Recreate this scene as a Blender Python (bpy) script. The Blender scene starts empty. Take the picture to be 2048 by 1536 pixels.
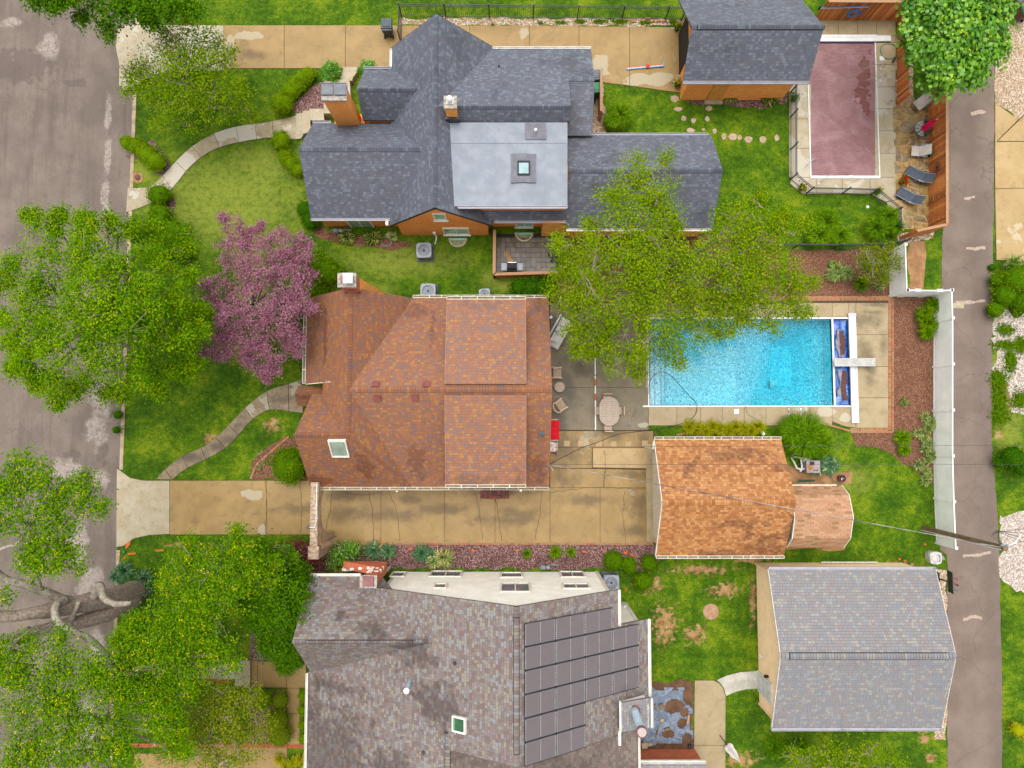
import bpy, math, random
import numpy as np
from math import sin, cos, pi, radians, sqrt, atan2, hypot, floor
from mathutils import Vector, Matrix, noise as mnoise

# ------------------------------------------------------------------ camera, sky, sun, exposure
S = bpy.context.scene
COL = S.collection
CAM_H, FPX, PITCH = 40.0, 1365.33, radians(3.64)
cam_data = bpy.data.cameras.new('camera')
cam_data.lens = 24.0; cam_data.sensor_width = 36.0
cam_data.clip_start = 0.5; cam_data.clip_end = 1500
cam = bpy.data.objects.new('camera', cam_data); COL.objects.link(cam)
cam.location = (0, 0, CAM_H); cam.rotation_euler = (PITCH, 0, 0)
S.camera = cam
S.render.resolution_x, S.render.resolution_y = 1024, 768
w = bpy.data.worlds.new("World"); S.world = w; w.use_nodes = True
nt = w.node_tree; nt.nodes.clear()
SUN_EL, SUN_AZ = radians(78), radians(-20)       # azimuth from north, positive to the east
sky = nt.nodes.new('ShaderNodeTexSky'); sky.sky_type = 'NISHITA'; sky.sun_disc = False
sky.sun_elevation = SUN_EL; sky.sun_rotation = SUN_AZ; sky.dust_density = 3.0; sky.air_density = 1.0; sky.ozone_density = 1.0
hs = nt.nodes.new('ShaderNodeHueSaturation'); hs.inputs['Saturation'].default_value = 0.06   # overcast: grey cloud deck
bg = nt.nodes.new('ShaderNodeBackground'); bg.inputs['Strength'].default_value = 0.15
wo = nt.nodes.new('ShaderNodeOutputWorld')
nt.links.new(sky.outputs[0], hs.inputs['Color']); nt.links.new(hs.outputs[0], bg.inputs[0]); nt.links.new(bg.outputs[0], wo.inputs[0])
sl = bpy.data.lights.new('sun', 'SUN'); sl.energy = 1.25; sl.angle = radians(50); sl.color = (1, .94, .86)
sun = bpy.data.objects.new('sun', sl); COL.objects.link(sun)
sdir = Vector((sin(SUN_AZ)*cos(SUN_EL), cos(SUN_AZ)*cos(SUN_EL), sin(SUN_EL)))
sun.rotation_euler = sdir.to_track_quat('Z', 'Y').to_euler(); sun.location = (0, 0, 60)
vs = S.view_settings
vs.view_transform = 'Standard'; vs.look = 'None'; vs.gamma = 1; vs.use_curve_mapping = False
vs.exposure = 1.26
S.cycles.max_bounces = 6; S.cycles.transparent_max_bounces = 12

# ------------------------------------------------------------------ coordinates
def ray(px, py):
    x, y = (px-1024)/FPX, -(py-768)/FPX
    return Vector((x, y*cos(PITCH)+sin(PITCH), y*sin(PITCH)-cos(PITCH)))
def P(px, py, z=0.0):            # point of the place at height z seen at photo pixel (px, py)
    d = ray(px, py); t = (CAM_H-z)/(-d.z)
    return Vector((d.x*t, d.y*t, z))
def PYW(px, py, yw):             # the same on a wall plane y = yw
    d = ray(px, py); t = yw/d.y
    return Vector((d.x*t, yw, CAM_H+d.z*t))
def PXW(px, py, xw):
    d = ray(px, py); t = xw/d.x
    return Vector((xw, d.y*t, CAM_H+d.z*t))
def M2(z=0): return (CAM_H-z)/FPX     # metres per photo pixel at height z
def Z(x0, y0, s):                # a zoomed crop's coordinates to photo pixels
    return lambda pts: [(x0+x/s, y0+y/s) for x, y in pts]
RND = random.Random(11)
RNG = np.random.default_rng(5)
U = RND.uniform

# ------------------------------------------------------------------ materials
def D(r, g, b, k=2.0):           # colour of the surface itself, from its look under this light
    f = lambda c: (c/255/12.92) if c/255 <= .04045 else ((c/255+.055)/1.055)**2.4
    return (min(.85, f(r)/k), min(.85, f(g)/k), min(.85, f(b)/k), 1)
class NT:
    def __init__(s, name):
        s.m = bpy.data.materials.new(name); s.m.use_nodes = True
        s.t = s.m.node_tree; s.t.nodes.clear()
        s.out = s.n('OutputMaterial'); s._pos = None; s._obj = None
    def n(s, typ, **kw):
        nd = s.t.nodes.new('ShaderNode'+typ)
        for k, v in kw.items(): setattr(nd, k, v)
        return nd
    def set(s, sock, v):
        if v is None: return
        if hasattr(v, 'links'): s.t.links.new(v, sock)
        else: sock.default_value = v
    def pos(s):
        if s._pos is None: s._pos = s.n('NewGeometry').outputs['Position']
        return s._pos
    def obj(s):
        if s._obj is None: s._obj = s.n('TexCoord').outputs['Object']
        return s._obj
    def noise(s, scale, detail=4, rough=.55, vec=None, dist=0):
        nd = s.n('TexNoise'); s.set(nd.inputs['Vector'], vec or s.pos())
        nd.inputs['Scale'].default_value = scale; nd.inputs['Detail'].default_value = detail
        nd.inputs['Roughness'].default_value = rough; nd.inputs['Distortion'].default_value = dist
        return nd.outputs['Fac']
    def voro(s, scale, feature='F1', out='Distance', vec=None, rnd=1):
        nd = s.n('TexVoronoi', feature=feature); s.set(nd.inputs['Vector'], vec or s.pos())
        nd.inputs['Scale'].default_value = scale; nd.inputs['Randomness'].default_value = rnd
        return nd.outputs[out]
    def math(s, op, a, b=0.5, c=None, clamp=False):
        nd = s.n('Math', operation=op, use_clamp=clamp); s.set(nd.inputs[0], a); s.set(nd.inputs[1], b)
        if c is not None: s.set(nd.inputs[2], c)
        return nd.outputs[0]
    def mapr(s, v, a, b, c=0., d=1., smooth=True):
        nd = s.n('MapRange', interpolation_type='SMOOTHSTEP' if smooth else 'LINEAR')
        for i, q in enumerate((v, a, b, c, d)): s.set(nd.inputs[i], q)
        return nd.outputs[0]
    def mix(s, f, a, b, bt='MIX'):
        nd = s.n('Mix', data_type='RGBA', blend_type=bt); s.set(nd.inputs[0], f); s.set(nd.inputs[6], a); s.set(nd.inputs[7], b)
        return nd.outputs[2]
    def ramp(s, f, stops, const=False):
        nd = s.n('ValToRGB'); cr = nd.color_ramp
        if const: cr.interpolation = 'CONSTANT'
        while len(cr.elements) < len(stops): cr.elements.new(.5)
        for e, (p, c) in zip(cr.elements, stops): e.position = p; e.color = c
        s.set(nd.inputs[0], f); return nd.outputs[0]
    def xyz(s, v=None):
        nd = s.n('SeparateXYZ'); s.set(nd.inputs[0], v or s.pos()); return nd.outputs
    def comb(s, x, y, z):
        nd = s.n('CombineXYZ'); s.set(nd.inputs[0], x); s.set(nd.inputs[1], y); s.set(nd.inputs[2], z); return nd.outputs[0]
    def warp(s, amt, scale=2):
        nd = s.n('TexNoise'); s.set(nd.inputs['Vector'], s.pos()); nd.inputs['Scale'].default_value = scale; nd.inputs['Detail'].default_value = 4
        v = s.n('VectorMath', operation='SCALE'); s.set(v.inputs[0], nd.outputs['Color']); v.inputs['Scale'].default_value = amt
        a = s.n('VectorMath', operation='ADD'); s.set(a.inputs[0], s.pos()); s.set(a.inputs[1], v.outputs[0]); return a.outputs[0]
    def blobs(s, pts, nz=.5, nscale=1.5, lo=.45, hi=.55):     # irregular patches round given places: (px, py, rx, ry, z)
        acc = None
        for b in pts:
            c = P(b[0], b[1], 0); m = M2()
            sub = s.n('VectorMath', operation='SUBTRACT'); s.set(sub.inputs[0], s.pos()); sub.inputs[1].default_value = c
            mu = s.n('VectorMath', operation='MULTIPLY'); s.set(mu.inputs[0], sub.outputs[0]); mu.inputs[1].default_value = (1/(b[2]*m), 1/(b[3]*m), 0)
            ln = s.n('VectorMath', operation='LENGTH'); s.set(ln.inputs[0], mu.outputs[0])
            v = s.mapr(ln.outputs['Value'], 0., 1.6, 1., 0., False)
            acc = v if acc is None else s.math('MAXIMUM', acc, v)
        nn = s.noise(nscale, 6, .6)
        t = s.math('ADD', acc, s.math('MULTIPLY', s.math('SUBTRACT', nn, .5), nz*2))
        return s.mapr(t, lo, hi)
    def bsdf(s, col, rough=.8, spec=.3, metal=0, bump=None, bstr=.3, bdist=.02, **kw):
        b = s.n('BsdfPrincipled'); s.set(b.inputs['Base Color'], col); s.set(b.inputs['Roughness'], rough)
        b.inputs['Specular IOR Level'].default_value = spec; b.inputs['Metallic'].default_value = metal
        for k, v in kw.items(): s.set(b.inputs[k.replace('_', ' ')], v)
        if bump is not None:
            bp = s.n('Bump'); s.set(bp.inputs['Height'], bump); bp.inputs['Strength'].default_value = bstr; bp.inputs['Distance'].default_value = bdist
            s.t.links.new(bp.outputs[0], b.inputs['Normal'])
        s.t.links.new(b.outputs[0], s.out.inputs[0]); return s.m
MATS = {}
def M(name, c1, c2=None, scale=6, rough=.75, spec=.3, metal=0, bstr=.15, obj=False, lo=.35, hi=.65, detail=5):
    if name in MATS: return MATS[name]
    t = NT(name); v = t.obj() if obj else None
    n1 = t.noise(scale, detail, .6, v)
    if c2 is None: c2 = tuple(min(1, c*.72) for c in c1[:3])+(1,)
    n2 = t.noise(scale*9, 3, .6, v)
    col = t.mix(t.mapr(n1, lo, hi), c2, c1)
    col = t.mix(t.math('MULTIPLY', t.mapr(n2, .4, .75), .25), col, tuple(c*.6 for c in c1[:3])+(1,))
    MATS[name] = t.bsdf(col, rough, spec, metal, n2, bstr, .01); return MATS[name]

def leafmat(name, stops, trans=.32, rough=.85, spec=.05):
    if name in MATS: return MATS[name]
    t = NT(name); a = t.n('Attribute', attribute_name='tint'); stops = [(p, (min(.8, c[0]*1.8), min(.8, c[1]*1.52), c[2]*(.25 if c[1] > c[2]*4 else 1.2), 1) if c[1] > c[0]*.8 else tuple(min(.8, q*1.12) for q in c[:3])+(1,)) for p, c in stops]
    col = t.ramp(a.outputs['Fac'], stops)
    col = t.mix(t.mapr(t.noise(1.3, 3), .35, .65, 0, .45), col, stops[1][1] if len(stops) > 2 else stops[0][1])
    b = t.n('BsdfPrincipled'); t.set(b.inputs['Base Color'], col); b.inputs['Roughness'].default_value = rough; b.inputs['Specular IOR Level'].default_value = spec
    tr = t.n('BsdfTranslucent'); t.set(tr.inputs[0], col)
    mx = t.n('MixShader'); mx.inputs[0].default_value = trans
    t.t.links.new(b.outputs[0], mx.inputs[1]); t.t.links.new(tr.outputs[0], mx.inputs[2]); t.t.links.new(mx.outputs[0], t.out.inputs[0])
    MATS[name] = t.m; return t.m

def shinglemat(name, cols, stain=None, rough=.62, spec=.3, stains=.5, wet=.5, wetb=None):
    t = NT(name); a = t.n('Attribute', attribute_name='tint')
    n = len(cols); col = t.ramp(a.outputs['Fac'], [(i/n, c) for i, c in enumerate(cols)], True)
    g = t.noise(60, 2, .5)
    col = t.mix(t.mapr(g, .3, .7, 0, .22), col, (0, 0, 0, 1), 'MIX')
    ro = rough
    if stain:
        m = t.mapr(t.noise(.42, 7, .62, None, .6), wet-.02, wet+.1)
        if wetb: m = t.blobs(wetb, 1.0, 2.2, .42, .74)
        col = t.mix(t.math('MULTIPLY', m, stains), col, t.mix(.82, col, stain, 'MULTIPLY'))
        ro = t.mapr(m, 0, 1, rough, rough-.12)
    return t.bsdf(col, ro, spec, 0, g, .3, .006)

# ------------------------------------------------------------------ objects
def link(o, parent=None):
    COL.objects.link(o)
    if parent is not None: o.parent = parent
    return o
def worg(o):
    v = Vector((0, 0, 0))
    while o is not None: v += o.location; o = o.parent
    return v
def tag(o, label=None, cat=None, group=None, kind=None):
    if label: o['label'] = label
    if cat: o['category'] = cat
    if group: o['group'] = group
    if kind: o['kind'] = kind
    return o
def thing(name, label, cat, loc=(0, 0, 0), rz=0, group=None):
    o = bpy.data.objects.new(name, None); o.empty_display_size = .2
    o.location = loc; o.rotation_euler = (0, 0, rz); COL.objects.link(o)
    return tag(o, label, cat, group)
def mkobj(name, verts, faces, mat, parent=None, world=False, tint=None, smooth=False, kind=None):
    """one mesh object; world=True: vertices are in world metres and are shifted to the parent's origin"""
    verts = np.asarray(verts, dtype=np.float64).reshape(-1, 3)
    if world and parent is not None: verts = verts-np.array(worg(parent))
    me = bpy.data.meshes.new(name)
    me.from_pydata(verts.tolist(), [], faces)
    if tint is not None:
        at = me.attributes.new('tint', 'FLOAT', 'FACE'); at.data.foreach_set('value', np.asarray(tint, dtype=np.float32))
    if smooth: me.shade_smooth()
    me.materials.append(mat); me.validate()
    o = link(bpy.data.objects.new(name, me), parent)
    if kind: o['kind'] = kind
    return o
def quads(name, V, mat, parent=None, world=False, tint=None, kind=None, k=4, smooth=False):
    """many k-gons at once; V is (n, k, 3)"""
    V = np.asarray(V, dtype=np.float32); n = V.shape[0]
    if world and parent is not None: V = V-np.array(worg(parent), dtype=np.float32)
    me = bpy.data.meshes.new(name)
    me.vertices.add(n*k); me.vertices.foreach_set('co', V.reshape(-1))
    me.loops.add(n*k); me.loops.foreach_set('vertex_index', np.arange(n*k, dtype=np.int32))
    me.polygons.add(n); me.polygons.foreach_set('loop_start', np.arange(0, n*k, k, dtype=np.int32))
    try: me.polygons.foreach_set('loop_total', np.full(n, k, dtype=np.int32))
    except Exception: pass
    if tint is not None:
        at = me.attributes.new('tint', 'FLOAT', 'FACE'); at.data.foreach_set('value', np.asarray(tint, dtype=np.float32))
    me.materials.append(mat); me.update(calc_edges=True)
    if smooth: me.shade_smooth()
    o = link(bpy.data.objects.new(name, me), parent)
    if kind: o['kind'] = kind
    return o
def copy_tree(o, parent=None):
    c = o.copy(); COL.objects.link(c)
    if parent is not None: c.parent = parent
    for ch in list(o.children): copy_tree(ch, c)
    return c
def place(proto, used, loc, rz, label, group=None):
    o = proto if not used else copy_tree(proto)
    o.location = loc; o.rotation_euler = (0, 0, rz); o['label'] = label
    if group: o['group'] = group
    used.append(1); return o

class MB:
    def __init__(s): s.v = []; s.f = []; s.t = []; s.c = []
    def add(s, vs, fs, tint=0.):
        b = len(s.v); s.c.append((b, len(s.f))); s.v += [tuple(v) for v in vs]; s.f += [tuple(i+b for i in f) for f in fs]; s.t += [tint]*len(fs)
    def box(s, c, d, rz=0, rx=0, ry=0, tint=0.):
        m = Matrix.Rotation(rz, 3, 'Z') @ Matrix.Rotation(ry, 3, 'Y') @ Matrix.Rotation(rx, 3, 'X'); c = Vector(c)
        vs = [c+m @ Vector((sx*d[0]/2, sy*d[1]/2, sz*d[2]/2)) for sz in (-1, 1) for sy in (-1, 1) for sx in (-1, 1)]
        s.add(vs, [(0, 2, 3, 1), (4, 5, 7, 6), (0, 1, 5, 4), (2, 6, 7, 3), (0, 4, 6, 2), (1, 3, 7, 5)], tint)
    def b2(s, x0, x1, y0, y1, z0, z1, tint=0.):
        s.box(((x0+x1)/2, (y0+y1)/2, (z0+z1)/2), (abs(x1-x0), abs(y1-y0), abs(z1-z0)), tint=tint)
    def bar(s, a, b, w, h=None, tint=0.):
        a, b = Vector(a), Vector(b); d = b-a; L = d.length
        if L < 1e-6: return
        h = h or w; q = d.to_track_quat('X', 'Z').to_matrix(); c = (a+b)/2
        vs = [c+q @ Vector((sx*L/2, sy*w/2, sz*h/2)) for sz in (-1, 1) for sy in (-1, 1) for sx in (-1, 1)]
        s.add(vs, [(0, 2, 3, 1), (4, 5, 7, 6), (0, 1, 5, 4), (2, 6, 7, 3), (0, 4, 6, 2), (1, 3, 7, 5)], tint)
    def prism(s, poly, z0, z1, tint=0., bev=0.):
        n = len(poly); A = sum(poly[i][0]*poly[(i+1) % n][1]-poly[(i+1) % n][0]*poly[i][1] for i in range(n))
        if A < 0: poly = poly[::-1]
        zs = (lambda p: z1 if len(p) < 3 else p[2])
        lo = [(p[0], p[1], z0) for p in poly]
        if bev:
            cx = sum(p[0] for p in poly)/n; cy = sum(p[1] for p in poly)/n
            mid = [(p[0], p[1], z1-bev) for p in poly]; top = []
            for p in poly:
                d = hypot(p[0]-cx, p[1]-cy) or 1; k = max(0, 1-bev/d); top.append((cx+(p[0]-cx)*k, cy+(p[1]-cy)*k, z1))
            s.add(lo+mid+top, [tuple(range(2*n, 3*n))]+[(i, (i+1) % n, n+(i+1) % n, n+i) for i in range(n)]+[(n+i, n+(i+1) % n, 2*n+(i+1) % n, 2*n+i) for i in range(n)], tint)
        else:
            hi = [(p[0], p[1], z1) for p in poly]
            s.add(lo+hi, [tuple(range(n-1, -1, -1)), tuple(range(n, 2*n))]+[(i, (i+1) % n, n+(i+1) % n, n+i) for i in range(n)], tint)
    def tube(s, pts, r, n=6, tint=0., cap=True):
        pts = [Vector(p) for p in pts]; rs = r if isinstance(r, (list, tuple)) else [r]*len(pts); rings = []; vs = []
        for i, p in enumerate(pts):
            d = (pts[min(i+1, len(pts)-1)]-pts[max(i-1, 0)]).normalized()
            a = d.cross(Vector((0, 0, 1)) if abs(d.z) < .9 else Vector((1, 0, 0))).normalized(); b = d.cross(a)
            if i and a.dot(pa) < 0: a, b = -a, -b
            pa = a
            vs += [p+(a*cos(2*pi*k/n)+b*sin(2*pi*k/n))*rs[i] for k in range(n)]
        fs = [(i*n+k, i*n+(k+1) % n, (i+1)*n+(k+1) % n, (i+1)*n+k) for i in range(len(pts)-1) for k in range(n)]
        if cap: fs += [tuple(range(n-1, -1, -1)), tuple(range((len(pts)-1)*n, len(pts)*n))]
        s.add(vs, fs, tint)
    def cyl(s, c, r, h, n=16, r2=None, tint=0.):
        r2 = r if r2 is None else r2; x, y, z = c
        vs = [(x+r*cos(2*pi*k/n), y+r*sin(2*pi*k/n), z) for k in range(n)]+[(x+r2*cos(2*pi*k/n), y+r2*sin(2*pi*k/n), z+h) for k in range(n)]
        s.add(vs, [tuple(range(n-1, -1, -1)), tuple(range(n, 2*n))]+[(k, (k+1) % n, n+(k+1) % n, n+k) for k in range(n)], tint)
    def lathe(s, prof, c=(0, 0, 0), n=16, tint=0.):
        vs = [(c[0]+r*cos(2*pi*k/n), c[1]+r*sin(2*pi*k/n), c[2]+z) for r, z in prof for k in range(n)]
        m = len(prof)
        s.add(vs, [(i*n+k, i*n+(k+1) % n, (i+1)*n+(k+1) % n, (i+1)*n+k) for i in range(m-1) for k in range(n)]+[tuple(range((m-1)*n, m*n))], tint)
    def poly(s, pts, tint=0.): s.add(pts, [tuple(range(len(pts)))], tint)
    def build(s, name, mat, parent=None, world=False, smooth=False, kind=None):
        return mkobj(name, s.v, s.f, mat, parent, world, s.t, smooth, kind)

def each(mb, name, mat, parent):
    """every piece of the collected shapes as an object of its own (world metres)"""
    C = mb.c+[(len(mb.v), len(mb.f))]
    for (a, fa), (b, fb) in zip(C[:-1], C[1:]): mkobj(name, mb.v[a:b], [tuple(i-a for i in f) for f in mb.f[fa:fb]], mat, parent, True)
def rough_poly(pts, step=.25, amp=.12, seed=0):
    out = []
    for i in range(len(pts)):
        a = Vector(pts[i][:2]); b = Vector(pts[(i+1) % len(pts)][:2]); n = max(1, int((b-a).length/step))
        for k in range(n):
            p = a.lerp(b, k/n)
            q = Vector((mnoise.noise(Vector((p.x*1.3, p.y*1.3, seed))), mnoise.noise(Vector((p.x*1.3, p.y*1.3, seed+9))))) * amp*1.6
            q += Vector((mnoise.noise(Vector((p.x*5, p.y*5, seed))), mnoise.noise(Vector((p.x*5, p.y*5, seed+9))))) * amp*.7
            out.append((p.x+q.x, p.y+q.y))
    return out
def inset(poly, d):
    """shrink a simple polygon by d (mitred)"""
    n = len(poly); A = sum(poly[i][0]*poly[(i+1) % n][1]-poly[(i+1) % n][0]*poly[i][1] for i in range(n))
    if A < 0: poly = poly[::-1]
    out = []
    for i in range(n):
        p0, p1, p2 = Vector(poly[i-1][:2]), Vector(poly[i][:2]), Vector(poly[(i+1) % n][:2])
        e1 = (p1-p0).normalized(); e2 = (p2-p1).normalized(); n1 = Vector((-e1.y, e1.x)); n2 = Vector((-e2.y, e2.x))
        b = n1+n2; L = b.length
        if L < 1e-4: b = n1; k = d
        else: b = b/L; k = d/max(.35, b.dot(n1))
        out.append((p1.x+b.x*k, p1.y+b.y*k))
    return out
PAVED = []      # polygons where no grass grows (world x, y)
def W2(pts, z=0): return [tuple(P(a, b, z)[:2]) for a, b in pts]
# ------------------------------------------------------------------ shared materials
def lawn_mat():
    t = NT('lawn_grass')
    n1 = t.noise(.55, 6, .62); n2 = t.noise(3.2, 5, .7); n3 = t.noise(24, 3, .6)
    v = t.math('ADD', t.math('MULTIPLY', n1, .42), t.math('ADD', t.math('MULTIPLY', n2, .30), t.math('MULTIPLY', t.noise(11, 4, .7), .28)))
    yel = t.blobs([(450, 400, 190, 110), (520, 330, 90, 50), (800, 520, 150, 40), (290, 340, 40, 30), (1620, 880, 60, 30), (700, 580, 90, 20), (1000, 560, 40, 30), (2020, 870, 30, 60), (1700, 960, 60, 30), (1990, 740, 30, 40)], .32, .9, .15, .85)
    dirt = t.blobs([(1300, 1170, 45, 25), (1400, 1140, 95, 16), (1330, 1250, 40, 65), (1450, 1180, 50, 22), (1390, 1270, 40, 30), (1505, 1200, 12, 80), (1720, 1130, 90, 10), (1480, 1520, 60, 22), (1800, 1130, 60, 14), (1500, 1120, 60, 10), (1850, 1475, 22, 18), (1862, 1515, 20, 16), (1885, 1440, 12, 20), (545, 850, 30, 22), (420, 880, 26, 20), (1995, 870, 16, 16), (520, 920, 14, 30), (2010, 790, 30, 60), (1350, 1110, 60, 8), (560, 1020, 10, 40), (380, 1090, 80, 8)], .95, 3.4, .55, .92)
    g = t.ramp(t.mapr(v, .38, .63), [(0, D(52, 90, 0)), (.4, D(82, 120, 2)), (.7, D(112, 144, 8)), (1, D(154, 166, 32))])
    g = t.mix(t.math('MULTIPLY', yel, t.mapr(n2, .3, .62, .35, .9)), g, D(158, 168, 66))
    g = t.mix(t.mapr(n3, .38, .66, 0, .5), g, D(30, 62, 4))
    fl = t.mapr(t.voro(5.5, 'F1', 'Distance'), .03, .09, 1, 0)
    g = t.mix(t.math('MULTIPLY', fl, t.mapr(t.noise(.35, 3), .5, .6, 0, .8)), g, D(196, 196, 60))
    d = t.ramp(t.mapr(t.noise(2.2, 6, .65), .3, .7), [(0, D(140, 100, 62)), (.5, D(182, 140, 96)), (1, D(200, 165, 120))])
    return t.bsdf(t.mix(dirt, g, d), .85, .12, 0, n3, .6, .03)
def conc_mat(name, tan, tan2, dry, scale=.9, dryb=(), darkb=(), dryness=.62):
    t = NT(name)
    n = t.noise(scale, 7, .62); f = t.noise(70, 3, .6)
    oi = t.n('ObjectInfo').outputs['Random']
    c = t.mix(t.mapr(n, .32, .68), tan2, tan)
    c = t.mix(t.mapr(t.noise(scale*2.2, 7, .72, None, .6), .5, .72, 0, .62), c, tuple(q*.5 for q in tan2[:3])+(1,))
    c = t.mix(t.mapr(oi, 0, 1, 0, .22), c, tuple(q*.72 for q in tan[:3])+(1,))
    dn = t.mapr(t.math('ADD', t.noise(.33, 8, .6, None, .3), t.math('MULTIPLY', oi, .08)), dryness, dryness+.02)
    if dryb: dn = t.math('MAXIMUM', dn, t.blobs(dryb, .55, 1.3, .5, .55))
    c = t.mix(t.math('MULTIPLY', dn, .85), c, dry)
    if darkb: c = t.mix(t.math('MULTIPLY', t.blobs(darkb, .7, 1.4, .2, .95), .74), c, tuple(q*.32 for q in tan2[:3])+(1,))
    c = t.mix(t.mapr(f, .35, .7, 0, .3), c, tuple(q*.55 for q in tan2[:3])+(1,))
    return t.bsdf(c, t.mapr(dn, 0, 1, .5, .85), .28, 0, f, .2, .008)
LAWN = lawn_mat()
CONC = conc_mat('wet_tan_concrete', D(186, 152, 92), D(166, 134, 76), D(206, 194, 166), .8,
    dryb=[(500, 72, 40, 12), (460, 100, 12, 40), (1300, 160, 75, 18), (1200, 130, 25, 30), (505, 990, 28, 12), (525, 1060, 10, 18), (640, 1070, 12, 8), (1365, 120, 8, 60)],
    darkb=[(500, 110, 40, 14), (600, 1018, 60, 14), (760, 1030, 120, 16), (1020, 1040, 90, 14), (1280, 1010, 34, 40), (1225, 865, 60, 18), (1130, 900, 36, 50), (700, 990, 70, 16), (1290, 880, 20, 24), (1180, 1000, 60, 14), (1000, 985, 70, 8), (1275, 950, 40, 14), (880, 1020, 60, 14), (690, 1030, 40, 20), (820, 1000, 30, 12), (1040, 1030, 50, 18), (1265, 1060, 40, 16), (1130, 960, 30, 20), (1190, 920, 20, 20)], dryness=.70)
CONC_PATIO = conc_mat('grey_wet_patio_concrete', D(152, 136, 106), D(128, 116, 92), D(205, 198, 178), .8,
    dryb=[(1288, 850, 16, 8), (1235, 722, 10, 10)], darkb=[(1130, 780, 30, 60), (1215, 725, 25, 14), (1118, 850, 20, 60), (1160, 740, 30, 20), (1110, 640, 30, 20)], dryness=.80)
CONC_DECK = conc_mat('pool_deck_concrete', D(198, 178, 138), D(180, 158, 118), D(216, 206, 184), 1.1,
    dryb=[(1650, 825, 22, 12), (1690, 835, 14, 12), (1600, 818, 20, 8)], darkb=[(1735, 640, 30, 22), (1765, 690, 12, 30), (1730, 700, 20, 30), (1740, 625, 30, 6), (1740, 740, 14, 50), (1755, 610, 30, 5)], dryness=.78)
CONC_PALE = conc_mat('pale_dry_concrete', D(206, 194, 166), D(190, 172, 136), D(222, 214, 196), 1.2, darkb=[(1530, 355, 1, 1)], dryness=.6)
CONC_TOP = conc_mat('sandy_concrete', D(208, 178, 126), D(192, 160, 104), D(220, 205, 172), .8, dryness=.68)
WALK = conc_mat('walk_concrete', D(196, 182, 152), D(168, 148, 112), D(220, 214, 198), 1.6, darkb=[(470, 880, 40, 16), (380, 915, 40, 12), (500, 850, 30, 12), (435, 890, 20, 14)], dryness=.53)
DARKBASE = M('joint_soil', D(96, 76, 54), scale=8)  # dark brown soil under the slabs and in their joints

def street_mat():
    t = NT('worn_street_asphalt'); x, y, z = t.xyz()
    f = t.noise(55, 3, .65); n = t.noise(.5, 6, .6); n2 = t.noise(2.5, 6, .65)
    c = t.mix(t.mapr(n, .35, .65), D(112, 98, 88), D(134, 119, 107))
    c = t.mix(t.mapr(n2, .5, .75, 0, .5), c, D(106, 93, 86))
    c = t.mix(t.mapr(f, .42, .72, 0, .6), c, D(166, 152, 144))
    c = t.mix(t.mapr(t.noise(22, 5, .75), .52, .68, 0, .5), c, D(96, 84, 76))
    # damp dark patches
    damp = t.blobs([(40, 130, 90, 46), (150, 165, 40, 12), (205, 905, 18, 30), (140, 915, 18, 22), (200, 1010, 24, 36), (190, 1380, 14, 60)], .7, 1.6, .5, .62)
    mp = t.n('Mapping'); t.set(mp.inputs[0], t.pos()); mp.inputs['Scale'].default_value = (1.3, .12, 1); sk = t.noise(1.4, 6, .7, mp.outputs[0])
    c = t.mix(t.mapr(sk, .46, .7, 0, .55), c, D(98, 86, 80))
    c = t.mix(t.math('MULTIPLY', damp, .6), c, D(104, 90, 86))
    # pale worn strip with alligator cracking
    worn = t.blobs([(214, 230, 9, 60), (213, 310, 10, 60), (208, 400, 12, 60), (208, 740, 26, 60), (200, 800, 30, 60), (190, 860, 32, 50), (130, 940, 40, 30), (200, 960, 26, 26), (150, 1090, 30, 60), (235, 1000, 5, 60), (95, 90, 26, 40), (20, 45, 30, 14), (180, 1170, 40, 40), (155, 600, 40, 30), (190, 1290, 20, 40), (175, 1450, 20, 60)], .55, 1.5, .42, .75)
    wv = t.warp(.25, 3)
    cr = t.voro(2.6, 'DISTANCE_TO_EDGE', 'Distance', wv); cr2 = t.voro(6.5, 'DISTANCE_TO_EDGE', 'Distance', wv)
    pale = t.mix(t.mapr(t.noise(18, 5, .7), .38, .66), D(172, 156, 146), D(206, 194, 184))
    c = t.mix(t.math('MULTIPLY', worn, t.mapr(t.noise(5, 6, .75), .32, .56, .1, .85)), c, pale)
    line2 = t.mapr(cr2, .004, .03, 1, 0)
    c = t.mix(t.math('MULTIPLY', t.math('MULTIPLY', line2, worn), .85), c, D(84, 64, 62))
    big = t.voro(.55, 'DISTANCE_TO_EDGE', 'Distance', t.warp(.9, 1.3))
    line = t.math('MULTIPLY', t.mapr(big, .001, .010, 1, 0), t.mapr(t.noise(.6, 4), .42, .6))
    c = t.mix(t.math('MULTIPLY', line, .45), c, D(92, 74, 72))
    line3 = t.math('MULTIPLY', t.mapr(cr, .003, .016, 1, 0), t.mapr(t.noise(.4, 3), .5, .56))
    c = t.mix(t.math('MULTIPLY', line3, .6), c, D(96, 78, 76))
    return t.bsdf(c, .8, .25, 0, f, .4, .01)
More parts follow.
